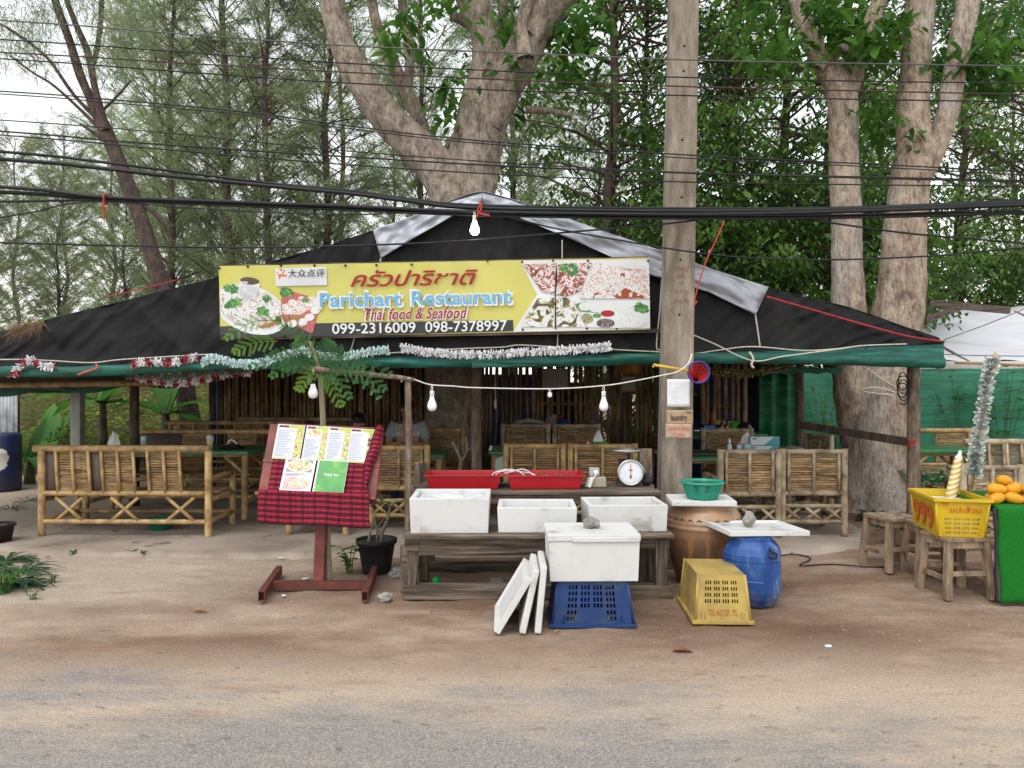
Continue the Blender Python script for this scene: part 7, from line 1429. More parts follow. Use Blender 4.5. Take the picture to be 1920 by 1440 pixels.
# ================================================================ people
SKIN = S('skin', (0.36, 0.19, 0.125), (0.32, 0.165, 0.105), rough=0.55); HAIR = S('black_hair', (0.010, 0.008, 0.008), rough=0.5)
def skin_mesh(name, joints, bones, mat, parent, root, sub=2):
    me = bpy.data.meshes.new(name); ks = list(joints); me.from_pydata([joints[k][0] for k in ks], [(ks.index(a), ks.index(b)) for a, b in bones], [])
    o = bpy.data.objects.new(name, me); link(o, parent); md = o.modifiers.new('skin', 'SKIN'); md.use_smooth_shade = True
    for i, k in enumerate(ks):
        r = joints[k][1]; me.skin_vertices[0].data[i].radius = (r, r) if not isinstance(r, tuple) else r; me.skin_vertices[0].data[i].use_root = (k == root)
    s = o.modifiers.new('sub', 'SUBSURF'); s.levels = sub; s.render_levels = sub
    me.materials.append(mat); return o
def person(label, loc, rz, shirt, pants, pose, head_fwd=0.1, group=None):
    """pose: dict of joint positions in metres, local frame facing -y"""
    t = thing('person', label, 'person', loc, rz, group); J = pose
    names = ['pelvis', 'belly', 'chest', 'neck', 'head0', 'head1', 'head2', 'lsh', 'lel', 'lwr', 'lha', 'rsh', 'rel', 'rwr', 'rha', 'lhip', 'lkn', 'lan', 'lto', 'rhip', 'rkn', 'ran', 'rto']
    rad = dict(pelvis=(0.15, 0.115), belly=(0.145, 0.11), chest=(0.16, 0.115), neck=0.055, head0=0.062, head1=0.088, head2=0.07, lsh=0.065, lel=0.044, lwr=0.030, lha=(0.042, 0.02), lhip=0.088, lkn=0.06, lan=0.042, lto=0.04)
    for a in list(rad):
        if a[0] == 'l': rad['r' + a[1:]] = rad[a]
    joints = {k: (J[k], rad[k]) for k in names}
    B_ = [('pelvis', 'belly'), ('belly', 'chest'), ('chest', 'neck'), ('neck', 'head0'), ('head0', 'head1'), ('head1', 'head2'), ('chest', 'lsh'), ('lsh', 'lel'), ('lel', 'lwr'), ('lwr', 'lha'), ('chest', 'rsh'), ('rsh', 'rel'), ('rel', 'rwr'), ('rwr', 'rha'), ('pelvis', 'lhip'), ('lhip', 'lkn'), ('lkn', 'lan'), ('lan', 'lto'), ('pelvis', 'rhip'), ('rhip', 'rkn'), ('rkn', 'ran'), ('ran', 'rto')]
    skin_mesh('body', joints, B_, SKIN, t, 'pelvis')
    def grow(k, g): r = rad[k]; return (r[0] + g, r[1] + g) if isinstance(r, tuple) else r + g
    sj = {k: (J[k], grow(k, 0.022)) for k in ('pelvis', 'belly', 'chest', 'lsh', 'rsh')}
    for s in 'lr': sj[s + 'sl'] = (tuple(V(J[s + 'sh']).lerp(V(J[s + 'el']), 0.80)), 0.074)
    sj['col'] = (tuple(V(J['chest']).lerp(V(J['neck']), 0.45)), (0.10, 0.085))
    skin_mesh('shirt', sj, [('pelvis', 'belly'), ('belly', 'chest'), ('chest', 'col'), ('chest', 'lsh'), ('lsh', 'lsl'), ('chest', 'rsh'), ('rsh', 'rsl')], shirt, t, 'pelvis')
    pj = {k: (J[k], grow(k, 0.016)) for k in ('pelvis', 'lhip', 'lkn', 'rhip', 'rkn', 'lan', 'ran')}
    skin_mesh('trousers', pj, [('pelvis', 'lhip'), ('lhip', 'lkn'), ('lkn', 'lan'), ('pelvis', 'rhip'), ('rhip', 'rkn'), ('rkn', 'ran')], pants, t, 'pelvis')
    h0, h1, h2 = V(J['head0']), V(J['head1']), V(J['head2']); up = (h2 - h0).normalized(); fw = V((0, -1, 0)); fw = (fw - up * fw.dot(up)).normalized(); sd = up.cross(fw); c = h0.lerp(h2, 0.5)
    Mh = basis(c, sd, fw * -1, up)
    def hp(x, y, z): return Mh @ V((x, y, z))
    # hair cap, ears, nose, eyes, mouth, fingers
    bm = bmesh.new(); bmesh.ops.create_uvsphere(bm, u_segments=20, v_segments=14, radius=0.108)
    for v in bm.verts: v.co = V((v.co.x * 0.93, v.co.y * 1.08 + 0.014, v.co.z * 1.08 + 0.025)) * (1 + 0.04 * noise.noise(v.co * 30))
    bmesh.ops.delete(bm, geom=[v for v in bm.verts if (v.co.z < 0.035 and v.co.y < -0.03) or v.co.z < -0.05], context='VERTS')
    me = bpy.data.meshes.new('hair'); bm.to_mesh(me); bm.free(); me.materials.append(HAIR); o = bpy.data.objects.new('hair', me); link(o, t); o.matrix_local = Mh
    for s in (-1, 1):
        o = MB().lathe([(0.012 * math.sin(PI * i / 8), -0.03 * math.cos(PI * i / 8)) for i in range(9)], 8).build('ear', SKIN, t); o.matrix_local = Mh @ Matrix.Translation((s * 0.09, 0.01, -0.005))
        o = MB().lathe([(0.011 * math.sin(PI * i / 8), -0.011 * math.cos(PI * i / 8)) for i in range(9)], 10).build('eye', HAIR, t); o.matrix_local = Mh @ Matrix.Translation((s * 0.032, -0.083, 0.005))
    MB().tube([hp(0, -0.088, 0.008), hp(0, -0.112, -0.028), hp(0, -0.095, -0.035)], [0.008, 0.015, 0.012], 8).build('nose', SKIN, t); MB().tube([hp(-0.024, -0.086, -0.056), hp(0, -0.093, -0.055), hp(0.024, -0.086, -0.056)], [0.004, 0.007, 0.004], 6).build('mouth', S('lips', (0.26, 0.09, 0.07), rough=0.5), t)
    for s in 'lr':
        w, h = V(J[s + 'wr']), V(J[s + 'ha']); d = (h - w).normalized(); sdv = d.cross(V((0, 0, 1))).normalized(); mb = MB()
        for i in range(4):
            b = h + sdv * (0.027 - i * 0.018); L = (0.062, 0.072, 0.068, 0.052)[i]; mb.tube([b - d * 0.02, b + d * L * 0.5, b + d * L * 0.85 - V((0, 0, 0.015))], [0.0095, 0.0085, 0.0065], 7)
        k = 1 if s == 'l' else -1; mb.tube([w + d * 0.03, w + d * 0.055 + sdv * 0.038 * k, w + d * 0.09 + sdv * 0.045 * k], [0.012, 0.010, 0.008], 7); mb.build('fingers', SKIN, t)
    return t
GREYSH = S('grey_tshirt', (0.26, 0.28, 0.295), (0.22, 0.24, 0.25), rough=0.9, scale=8, bmp=0.4, bscale=14, bdist=0.02); DKC = S('dark_cloth', (0.015, 0.015, 0.018), rough=0.9); JEAN = S('denim', (0.03, 0.045, 0.09), rough=0.9)
seated = dict(pelvis=(0, 0, 0.50), belly=(0, -0.02, 0.68), chest=(0, -0.07, 0.90), neck=(0, -0.12, 1.06), head0=(0, -0.17, 1.12), head1=(0, -0.215, 1.19), head2=(0, -0.235, 1.265), lsh=(0.185, -0.08, 0.985), lel=(0.25, -0.16, 0.745), lwr=(0.10, -0.38, 0.765), lha=(0.04, -0.44, 0.770), rsh=(-0.185, -0.08, 0.985), rel=(-0.25, -0.16, 0.745), rwr=(-0.10, -0.38, 0.765), rha=(-0.04, -0.44, 0.770), lhip=(0.10, -0.04, 0.50), lkn=(0.13, -0.45, 0.48), lan=(0.12, -0.42, 0.07), lto=(0.13, -0.54, 0.035), rhip=(-0.10, -0.04, 0.50), rkn=(-0.13, -0.45, 0.48), ran=(-0.12, -0.42, 0.07), rto=(-0.13, -0.54, 0.035))
px_ = person('person in a grey T-shirt with white lettering, seated and looking down', (wx(766, 9.95), 10.0, FL + 0.05), 0, GREYSH, JEAN, seated)
tx = text('LAKE TAHOE', 'shirt_lettering', S('shirt_print', (0.62, 0.63, 0.63), rough=0.8), px_, Matrix.Translation((-0.165, -0.222, 0.855)) @ Matrix.Rotation(R(83), 4, 'X'), 0.33, 0.055, bold=0.004)
person('person with black hair in dark clothes, mostly hidden behind the menu stand', (wx(675, 10.0), 9.98, FL), R(8), DKC, JEAN, {k: (v[0], v[1], v[2] - (0.13 if v[2] > 0.8 else 0)) for k, v in seated.items()})
stand_pose = dict(pelvis=(0, 0, 0.92), belly=(0, -0.01, 1.08), chest=(0, -0.03, 1.28), neck=(0, -0.05, 1.43), head0=(0, -0.08, 1.49), head1=(0, -0.11, 1.56), head2=(0, -0.11, 1.635), lsh=(0.18, -0.04, 1.36), lel=(0.27, -0.10, 1.10), lwr=(0.27, -0.32, 1.02), lha=(0.27, -0.39, 0.99), rsh=(-0.18, -0.04, 1.36), rel=(-0.24, -0.08, 1.10), rwr=(-0.20, -0.28, 0.98), rha=(-0.19, -0.35, 0.96), lhip=(0.10, 0, 0.90), lkn=(0.11, -0.02, 0.50), lan=(0.11, 0.02, 0.08), lto=(0.12, -0.10, 0.035), rhip=(-0.10, 0, 0.90), rkn=(-0.11, -0.02, 0.50), ran=(-0.11, 0.02, 0.08), rto=(-0.12, -0.10, 0.035))
person('person in black reaching over the kitchen counter, mostly hidden by the pole', (wx(1283, 11.55), 11.50, FL), R(15), DKC, JEAN, stand_pose)
# ================================================================ right background: net fence, white marquee
def net_mat():
    m, N, L, B = new_mat('green_fence_net'); v = coords(N, L, (0.35, 1, 5), rnd=False)
    col = ramp(N, L, noise_node(N, L, v, 3, 6, 0.7), [(0.3, (0.004, 0.06, 0.034)), (0.5, (0.008, 0.14, 0.075)), (0.68, (0.016, 0.21, 0.115)), (0.8, (0.035, 0.28, 0.165))]); L.new(col, B.inputs['Base Color']); B.inputs['Roughness'].default_value = 0.55; bump(N, L, B, noise_node(N, L, v, 9, 4), 0.4, 0.02); return m
NETF = net_mat()
nf = thing('net_fence', 'dark green shade-net fence on the right', 'fence', (wx(1425, 12.6), 12.6, 0)); NW = 9.0
MB().grid(lambda u, v: V((u * NW, 0.09 * nz(u * 14, v * 2) + 0.05 * nz(u * 40, v * 3), v * (1.85 + 0.03 * nz(u * 20, 3)))), 120, 14).build('net', NETF, nf, solid=0.004)
for i in range(7): MB().tube([(0.05 + i * 1.45, 0.06, -0.05), (0.05 + i * 1.45, 0.06, 1.95)], 0.035, 8).build('post', WOOD_POST, nf)
sd = thing('net_curtain', 'lighter green net curtain hanging beside the kitchen', 'curtain', (wx(1424, 11.2), 11.2, 0.02)); CW = wx(1500, 11.2) - wx(1424, 11.2)
MB().grid(lambda u, v: V((u * CW, 0.05 * math.sin(u * 16) * (1 - 0.4 * v) + 0.03 * nz(u * 6, v * 3), v * 1.74)), 40, 12).build('net', S('curtain_net', (0.010, 0.16, 0.06), (0.006, 0.10, 0.04), (0.02, 0.22, 0.09), rough=0.5, scale=3, stretch=(1, 1, 4), bmp=0.3, bscale=20), sd, solid=0.003)
MB().tube([(-0.1, 0, 1.76), (CW + 0.2, 0, 1.76)], 0.02, 6).build('rail', WOOD_POST, sd)
MQ = S('white_marquee', (0.66, 0.66, 0.70), (0.56, 0.56, 0.60), rough=0.6, scale=0.9, stretch=(1, 3, 3), bmp=0.2, bscale=5); MQV = S('soiled_valance', (0.55, 0.52, 0.48), (0.40, 0.36, 0.31), rough=0.7, scale=2)
mq = thing('white_marquee', 'white sheet roof of the next stall behind the right tree', 'marquee', (5.9, 12.9, 0))
MB().grid(lambda u, v: V((u * 10, v * 3.4, 1.98 + 1.25 * v + 0.03 * math.sin(u * 60 + v * 3) - 0.05 * math.sin(v * PI))), 60, 12).build('roof_sheet', MQ, mq, solid=0.01)
MB().grid(lambda u, v: V((u * 10, -0.02 - 0.02 * nz(u * 30, v), 1.98 - 0.24 * (1 - v) - 0.02 * abs(math.sin(u * 40)) * (1 - v))), 80, 4).build('valance', MQV, mq, solid=0.004)
for i in range(5): MB().tube([(0.1 + i * 2.4, 0.05, 0), (0.1 + i * 2.4, 0.05, 1.98)], 0.04, 8).build('post', WOOD_POST, mq); MB().tube([(0.1 + i * 2.4, 3.3, 0), (0.1 + i * 2.4, 3.3, 3.2)], 0.04, 8).build('post', WOOD_POST, mq)
for i in range(7): MB().beam((0.4 + i * 1.4, 0, 1.93), (0.4 + i * 1.4, 3.4, 3.18), 0.05, 0.05).build('rafter', WOOD_OLD, mq)
tb1 = MB().beam(P(1733, 601, 12.2), P(1814, 571, 12.6), 0.08, 0.09).build('timber_batten', WOOD_OLD); tag(tb1, 'short sloping timber batten over the white sheet roof by the tree', 'timber')
tb2 = MB().beam(P(1742, 568, 13.6), P(1892, 582, 13.6), 0.09, 0.12).build('timber_beam', WOOD_OLD); tag(tb2, 'grey timber beam lying along the top of the white sheet roof', 'timber')
tag(MB().tube(spline([tuple(P(a, b, 9.5)) for a, b in ((1770, 637), (1850, 608), (1930, 575), (2100, 500))], 5), 0.006, 5).build('guy_wire', CGREY), 'thin guy wire rising right from the eave corner over the white roof', 'wire')
tag(MB().tube(spline([tuple(P(a, b, 9.5)) for a, b in ((1768, 664), (1850, 667), (1990, 668))], 5), 0.006, 5).build('guy_wire', CGREY), 'thin level wire running right from the eave corner', 'wire')
tag(MB().tube(spline([tuple(P(a, b, 9.55)) for a, b in ((1625, 690), (1660, 715), (1703, 742), (1650, 728), (1622, 728), (1626, 735), (1703, 745))], 8), 0.008, 6).build('tree_rope', ROPE), 'cream rope lashing the corner post to the big tree on the right', 'rope')
coil = [P(1690, 700, 7.65) + V((0.06 * math.cos(k * 0.7) + 0.02, 0.02 * math.sin(k), -0.06 - 0.10 * math.sin(k * 0.7) - 0.004 * k)) for k in range(40)]
tag(MB().tube(coil, 0.006, 5).build('wire_coil', CABLE), 'coil of thin black wire hanging beside the right corner post', 'wire')
tag(MB().tube([P(1712 + 11 * math.cos(k), 832 + 6 * math.sin(k * 0.31) + 2 * math.sin(k), 7.75 + 0.075 * math.sin(k)) for k in [i * 0.5 for i in range(46)]], 0.006, 5).build('red_binding', RT), 'red cord binding the hand rail to the right corner post', 'cord')
# shrubs near the fence and the tree foot
herb('flower_shrub', 'thin pale-leaved shrub in front of the green net fence', (wx(1545, 11.9), 11.9, 0), 90, 0.12, 0.055, 1.55, PALEL, 8, spread=0.25)
herb('flower_shrub', 'low yellow-green shrub right of the inner dark post', (wx(1575, 12.2), 12.2, 0), 60, 0.12, 0.05, 1.2, PALEL, 6, spread=0.3)
herb('creeper', 'leafy creeper on the net fence right of the corner post', (wx(1800, 12.3), 12.3, 0), 70, 0.10, 0.07, 1.85, LEAFG, 8, spread=0.35)
herb('creeper', 'leafy creeper on the net fence behind the tinsel pole', (wx(1880, 12.2), 12.2, 0), 120, 0.12, 0.08, 1.9, LEAFG, 9, spread=0.35)
for i, (px, d, s) in enumerate(((1662, 8.9, 0.42), (1690, 8.6, 0.45), (1742, 8.8, 0.5), (1765, 8.7, 0.45), (1640, 9.1, 0.35))):
    straps('dark_shrub', ['dark strap-leaved plant at the left foot of the big right tree', 'dark strap-leaved plant left of the corner post', 'dark strap-leaved plant right of the corner post', 'dark strap-leaved plant behind the yellow crate', 'small dark plant tucked against the big right tree'][i], (wx(px, d), d, 0), 30, s, 0.05, DARKL, droop=0.5, up=1.1, group='dark plants by the right tree')
for i, (px, d) in enumerate(((1735, 9.4), (1780, 9.2))): herb('white_flower', ['pale variegated shrub right of the corner post', 'pale variegated shrub under the far green table'][i], (wx(px, d), d, 0), 70, 0.12, 0.06, 0.62, leafmat('variegated' + str(i), (0.30, 0.38, 0.24), (0.10, 0.18, 0.06), 0.3, rand=0.1, scale=9), 7, spread=0.5)
# ================================================================ trees
def bark(name, c1, c2, c3, scale=5.0, patch=0.0):
    m, N, L, B = new_mat(name); v = coords(N, L, (1, 1, 0.62)); f = noise_node(N, L, v, scale, 9, 0.74)
    col = ramp(N, L, f, [(0.36, c3), (0.48, c2), (0.60, c1)])
    vo = N.new('ShaderNodeTexVoronoi'); vo.feature = 'DISTANCE_TO_EDGE'; vo.inputs['Scale'].default_value = scale * 4.2; vo.inputs['Randomness'].default_value = 1.0; wv = coords(N, L, (1, 1, 0.28)); L.new(wv, vo.inputs['Vector'])
    crack = ramp(N, L, vo.outputs['Distance'], [(0.0, (0.45,) * 3), (0.09, (1,) * 3)]); col = mixc(N, L, 0.32, col, crack, 'MULTIPLY')
    if patch:
        pf_ = ramp(N, L, noise_node(N, L, coords(N, L, (1, 1, 0.35)), 1.6, 6, 0.6), [(0.52, (0, 0, 0)), (0.60, (1, 1, 1))]); col = mixc(N, L, math_node(N, L, 'MULTIPLY', pf_, patch), col, (0.52, 0.48, 0.44))
    fs = noise_node(N, L, coords(N, L, (1, 1, 0.22)), scale * 5, 6, 0.7); col = mixc(N, L, 0.75, col, ramp(N, L, fs, [(0.36, (0.42,) * 3), (0.52, (1,) * 3), (0.7, (1.18,) * 3)]), 'MULTIPLY')
    L.new(col, B.inputs['Base Color']); B.inputs['Roughness'].default_value = 0.9
    f = math_node(N, L, 'ADD', f, fs)
    h = math_node(N, L, 'ADD', f, math_node(N, L, 'MINIMUM', vo.outputs['Distance'], 0.10)); bump(N, L, B, h, 0.9, 0.06); return m
BARK1 = bark('pale_bark', (0.48, 0.40, 0.325), (0.33, 0.26, 0.205), (0.14, 0.105, 0.085), 7)
BARK2 = bark('flaky_bark', (0.60, 0.48, 0.375), (0.43, 0.325, 0.245), (0.20, 0.14, 0.105), 7, 0.55)
BARKC = bark('casuarina_bark', (0.15, 0.10, 0.08), (0.095, 0.065, 0.052), (0.05, 0.036, 0.03), 8)
def limb(mb, pts, d, n=16, sub=6, base=None, flare=0.0):
    if n > 12: n, sub = n * 3, sub * 4
    """limb through photo points (px, py, width_px[, distance])"""
    q = spline([tuple(P(p[0], p[1], p[3] if len(p) > 3 else d)) + (p[2] / FPX * (p[3] if len(p) > 3 else d) / 2,) for p in pts], sub)
    vs = []; prev = None; m = len(q); q = [x[:3] + (x[3] * (0.89 if n > 12 else 1),) for x in q]
    for i in range(m):
        p = V(q[i][:3]); a = V(q[max(i - 1, 0)][:3]); b = V(q[min(i + 1, m - 1)][:3]); t = (b - a).normalized()
        r = t.cross(V((0, 1, 0))) if prev is None else prev - t * prev.dot(t); r.normalize(); prev = r; u = t.cross(r)
        for k in range(n):
            an = 2 * PI * k / n; w = 1 + 0.13 * noise.noise(p * 1.7 + V((math.cos(an), math.sin(an), 0)) * 1.1) + 0.05 * noise.noise(p * 5 + V((math.cos(an) * 2, math.sin(an) * 2, 7))) + (0.035 * noise.noise(V((p.x * 6, p.y * 6, p.z * 5)) + V((math.cos(an) * 7, math.sin(an) * 7, 3))) + 0.03 * abs(noise.noise(V((math.cos(an) * 12, math.sin(an) * 12, p.z * 9)))) if n > 12 else 0)
            if flare: w += flare * max(0, 1 - p.z / 0.9) ** 2 * (0.6 + 0.8 * abs(math.sin(an * 2.5 + 1)))
            vs.append(p + (r * math.cos(an) + u * math.sin(an)) * q[i][3] * w)
    o = base if base is not None else V((0, 0, 0))
    mb.add([v - o for v in vs], [(i * n + k, i * n + (k + 1) % n, (i + 1) * n + (k + 1) % n, (i + 1) * n + k) for i in range(m - 1) for k in range(n)], True)
    return [V(x[:3]) for x in q]
def leaf_cloud(mb, pts, n, L, w, rad, rnd, droop=0.5, flat=0.7):
    """leaves round each of the given points (point, radius)"""
    for c, rr in pts:
        for i in range(n):
            p = V(c) + V((rnd.gauss(0, 1), rnd.gauss(0, 1), rnd.gauss(0, 1) * flat)) * rr * 0.5; a = rnd.uniform(0, 6.283)
            d = V((math.cos(a), math.sin(a), rnd.uniform(-droop - 0.5, 0.5 - droop))).normalized(); s = d.cross(V((rnd.uniform(-.5, .5), rnd.uniform(-.5, .5), 1))).normalized(); l = L * rnd.uniform(0.5, 1.5); nn = s.cross(d); ww = w * l / L
            g_ = V((0, 0, -0.12 * l)); u_ = nn * ww * 0.14; mb.add([p, p + d * l * 0.28 + s * ww * 0.42 + u_, p + d * l * 0.28 - s * ww * 0.42 + u_, p + d * l * 0.66 + s * ww * 0.42 + u_ + g_ * 0.4, p + d * l * 0.66 - s * ww * 0.42 + u_ + g_ * 0.4, p + d * l + g_], [(0, 1, 2), (1, 3, 4, 2), (3, 5, 4)], True)
# --- big forked tree growing through the restaurant
T1 = 11.0; b1 = V((wx(845, T1), T1, 0)); t1_ = thing('forked_tree', 'massive pale forked tree growing up through the restaurant roof', 'tree', b1)
mb = MB()
limb(mb, [(845, 935, 120), (842, 800, 105), (850, 600, 108), (862, 440, 118), (875, 350, 122), (893, 280, 112), (905, 200, 104), (915, 140, 78), (908, 70, 60), (890, 10, 64), (868, -50, 66), (840, -140, 55)], T1, 20, 6, b1, 0.25)
limb(mb, [(862, 420, 90), (838, 350, 92), (800, 295, 84), (745, 240, 72), (700, 185, 66), (662, 125, 62), (635, 60, 52), (622, 0, 50), (612, -70, 48), (610, -160, 40)], T1 - 0.15, 16, 6, b1)
limb(mb, [(915, 240, 66), (945, 165, 76), (975, 110, 74), (1000, 60, 70), (1035, 10, 78), (1070, -50, 74), (1110, -150, 60)], T1 - 0.1, 16, 6, b1)
limb(mb, [(985, 110, 34), (978, 50, 22), (990, 0, 24), (1005, -60, 20)], T1 - 0.35, 10, 5, b1)
limb(mb, [(800, 280, 34), (782, 215, 26), (762, 172, 24), (736, 118, 26), (716, 70, 22), (700, 20, 18), (690, -60, 16)], T1 + 0.3, 10, 6, b1); limb(mb, [(765, 175, 16), (768, 90, 20), (757, 30, 18), (752, -60, 16)], T1 + 0.5, 10, 5, b1)
limb(mb, [(850, 30, 20), (925, 60, 18), (945, 10, 16), (950, -60, 14)], T1 + 0.3, 8, 5, b1)
limb(mb, [(985, 205, 16), (1030, 208, 12), (1075, 216, 8)], T1, 8, 4, b1); limb(mb, [(820, 300, 12), (860, 245, 10), (885, 225, 8)], T1, 8, 4, b1)
mb.build('trunk', BARK1, t1_)
BIGL = leafmat('broad_leaf', (0.12, 0.27, 0.04), (0.035, 0.105, 0.022), 0.5, rand=0.2, scale=1.6); rnd = random.Random(11)
mb = MB(); pts = []
for px, py, n in ((1075, 70, 3), (1100, 110, 3), (1060, 130, 2), (945, 60, 2), (950, 130, 2), (945, 160, 1), (840, 185, 2), (850, 200, 1), (735, 60, 2), (770, 40, 2), (830, 10, 2), (1090, 20, 3), (1120, 60, 2), (690, -60, 3), (850, -120, 3), (1000, -120, 4), (1150, -80, 3), (620, -140, 3), (760, -140, 3), (940, -60, 3)):
    for k in range(n): pts.append((P(px + rnd.uniform(-25, 25), py + rnd.uniform(-25, 25), T1 + rnd.uniform(-0.6, 0.4)) - b1, 0.36))
leaf_cloud(mb, pts, 30, 0.17, 0.085, 0, rnd, 0.6); mb.build('crown', BIGL, t1_)
# --- twin trunked tree on the right
T2 = 9.9; b2 = V((wx(1645, T2), T2, 0)); t2_ = thing('twin_trunk_tree', 'huge pale twin-trunked tree behind the right corner post', 'tree', b2)
mb = MB()
limb(mb, [(1648, 958, 132), (1645, 880, 118), (1648, 790, 122), (1668, 690, 112), (1682, 600, 98), (1690, 520, 88), (1697, 430, 80), (1706, 350, 78), (1713, 290, 72), (1713, 200, 62), (1718, 110, 58), (1724, 30, 58), (1727, -40, 60), (1735, -150, 54)], T2, 22, 6, b2, 0.45)
limb(mb, [(1625, 860, 80), (1602, 740, 78), (1594, 640, 70), (1590, 540, 66), (1586, 420, 60), (1582, 300, 58), (1580, 215, 60), (1573, 165, 54), (1548, 125, 44), (1520, 75, 38), (1500, 20, 36), (1488, -50, 36), (1470, -150, 32)], T2 + 0.1, 16, 6, b2)
limb(mb, [(1582, 190, 48), (1602, 130, 46), (1618, 80, 40), (1640, 30, 34), (1660, -40, 30)], T2 + 0.2, 14, 5, b2)
limb(mb, [(1712, 345, 52), (1748, 285, 48), (1775, 220, 44), (1788, 150, 44), (1800, 80, 43), (1812, 20, 44), (1825, -60, 46), (1840, -150, 40)], T2 - 0.1, 16, 6, b2)
limb(mb, [(1535, 130, 20), (1575, 90, 14), (1590, 95, 14)], T2, 8, 4, b2)
mb.build('trunk', BARK2, t2_)
mb = MB(); pts = []
for px, py, n in ((1440, 95, 3), (1475, 80, 3), (1560, 40, 3), (1600, 70, 3), (1640, 100, 3), (1660, 60, 3), (1540, 10, 3), (1790, 160, 1), (1840, 110, 3), (1860, 90, 3), (1880, 130, 2), (1890, 160, 2), (1760, 140, 2), (1660, 250, 2), (1640, 210, 2), (1775, 60, 2), (1610, 15, 3), (1870, 40, 2), (1430, 20, 2), (1500, -80, 4), (1700, -100, 4), (1850, -80, 4), (1600, -120, 4)):
    for k in range(n): pts.append((P(px + rnd.uniform(-25, 25), py + rnd.uniform(-25, 25), T2 + rnd.uniform(-0.4, 0.6)) - b2, 0.34))
leaf_cloud(mb, pts, 30, 0.17, 0.085, 0, rnd, 0.6); mb.build('crown', BIGL, t2_)
# --- casuarinas: wispy, needle-leaved
NEED = leafmat('casuarina_needles', (0.33, 0.39, 0.205), (0.19, 0.25, 0.135), 0.52, rand=0.5, scale=0.5); NEED.node_tree.nodes['Principled BSDF'].inputs['Roughness'].default_value = 0.7
def casuarina(seed, h=15.0, nb=120, low=0.16, lean=0.0):
    rnd = random.Random(seed); tm = MB(); nm = MB(); n = 14
    tp = [V((lean * (i / n) + 0.25 * nz(i * 0.35, seed), 0.25 * nz(i * 0.35, seed + 9), h * i / n - (0.1 if i == 0 else 0))) for i in range(n + 1)]
    tm.tube(tp, [0.115 * (1 - 0.93 * i / n) + 0.01 for i in range(n + 1)], 9)
    for b in range(nb):
        t = low + (0.98 - low) * (b + rnd.random()) / nb; i = min(int(t * n), n - 1); p = tp[i].lerp(tp[i + 1], t * n - i); a = rnd.uniform(0, 6.283)
        L = (0.8 + 2.1 * math.sin(PI * min(1, 0.22 + 0.75 * (1 - t)))) * rnd.uniform(0.4, 1.1); e = rnd.uniform(0.4, 1.7)
        d = V((math.cos(a), math.sin(a), e)).normalized(); q = [p + d * (L * s) + V((0, 0, -0.10 * L * s * s)) + V((nz(b, s * 3), nz(b + 50, s * 3), 0)) * 0.15 * s for s in (0, 0.33, 0.66, 1)]
        tm.tube(q, [0.026 * (1 - t * 0.6), 0.018 * (1 - t * 0.6), 0.012, 0.006], 4, caps=False)
        for k in range(9):
            s = 0.25 + 0.75 * (k + rnd.random()) / 9; j = min(int(s * 3), 2); c = q[j].lerp(q[j + 1], s * 3 - j); a2 = a + rnd.uniform(-1.3, 1.3); d2 = V((math.cos(a2), math.sin(a2), rnd.uniform(0.0, 0.8))).normalized(); l2 = rnd.uniform(0.2, 0.6)
            for m in range(18):
                c2_ = c + d2 * (l2 * rnd.random()); dn = (d2 * 0.55 + V((rnd.gauss(0, .5), rnd.gauss(0, .5), rnd.gauss(0.0, 0.5)))).normalized(); ln = rnd.uniform(0.18, 0.38); wv = dn.cross(V((rnd.random() - .5, rnd.random() - .5, rnd.random() - .5))).normalized() * 0.009
                nm.add([c2_ - wv, c2_ + wv, c2_ + dn * ln - V((0, 0, 0.06 * ln))], [(0, 1, 2)])
    return tm.mesh('casuarina_trunk', BARKC), nm.mesh('casuarina_needles', NEED)
CAS = [casuarina(1, 16, 135, 0.15), casuarina(2, 15, 135, 0.12, 0.8), casuarina(3, 17, 140, 0.2, -0.6), casuarina(5, 12, 150, 0.05)]
def place_cas(k, px, d, sc, rz, label, low=False):
    t = thing('casuarina_tree', label, 'tree', (wx(px, d), d, 0), rz, 'casuarina trees behind the restaurant'); t.scale = (sc, sc, sc)
    inst(CAS[k][0], 'trunk', t); inst(CAS[k][1], 'crown', t)
    return t
ordn = ['first', 'second', 'third', 'fourth', 'fifth', 'sixth', 'seventh', 'eighth', 'ninth', 'tenth', 'eleventh', 'twelfth', 'thirteenth', 'fourteenth', 'fifteenth', 'sixteenth', 'seventeenth', 'eighteenth', 'nineteenth', 'twentieth']
near = sorted([(330, 19, 1), (450, 18, 2), (500, 17, 0), (590, 19, 1), (780, 21, 2), (960, 19, 0)])
for i, (px, d, k) in enumerate(near): place_cas(k, px, d, random.uniform(0.9, 1.1), random.uniform(0, 6.28), 'slender casuarina, %s from the left among the nearer row' % ordn[i])
far = sorted([(-130, 40, 3), (30, 42, 3), (120, 37, 3), (210, 33, 3), (480, 30, 3), (290, 33, 0), (390, 28, 3), (640, 27, 0), (740, 31, 3), (1000, 30, 2), (1120, 28, 3), (1380, 29, 3), (1650, 28, 3), (1900, 28, 3)])
for i, (px, d, k) in enumerate(far): place_cas(k, px, d, random.uniform(1.0, 1.25), random.uniform(0, 6.28), 'hazy casuarina, %s from the left in the farther row' % ordn[i])
for i, (px, d, s_) in enumerate(((-20, 20, 0.55), (110, 21, 0.6), (235, 20, 0.55), (345, 21, 0.55), (455, 20, 0.5), (590, 19, 0.5))): place_cas(3, px, d, s_, i * 1.1, 'low bushy young casuarina, %s from the left over the left roof slope' % ordn[i])
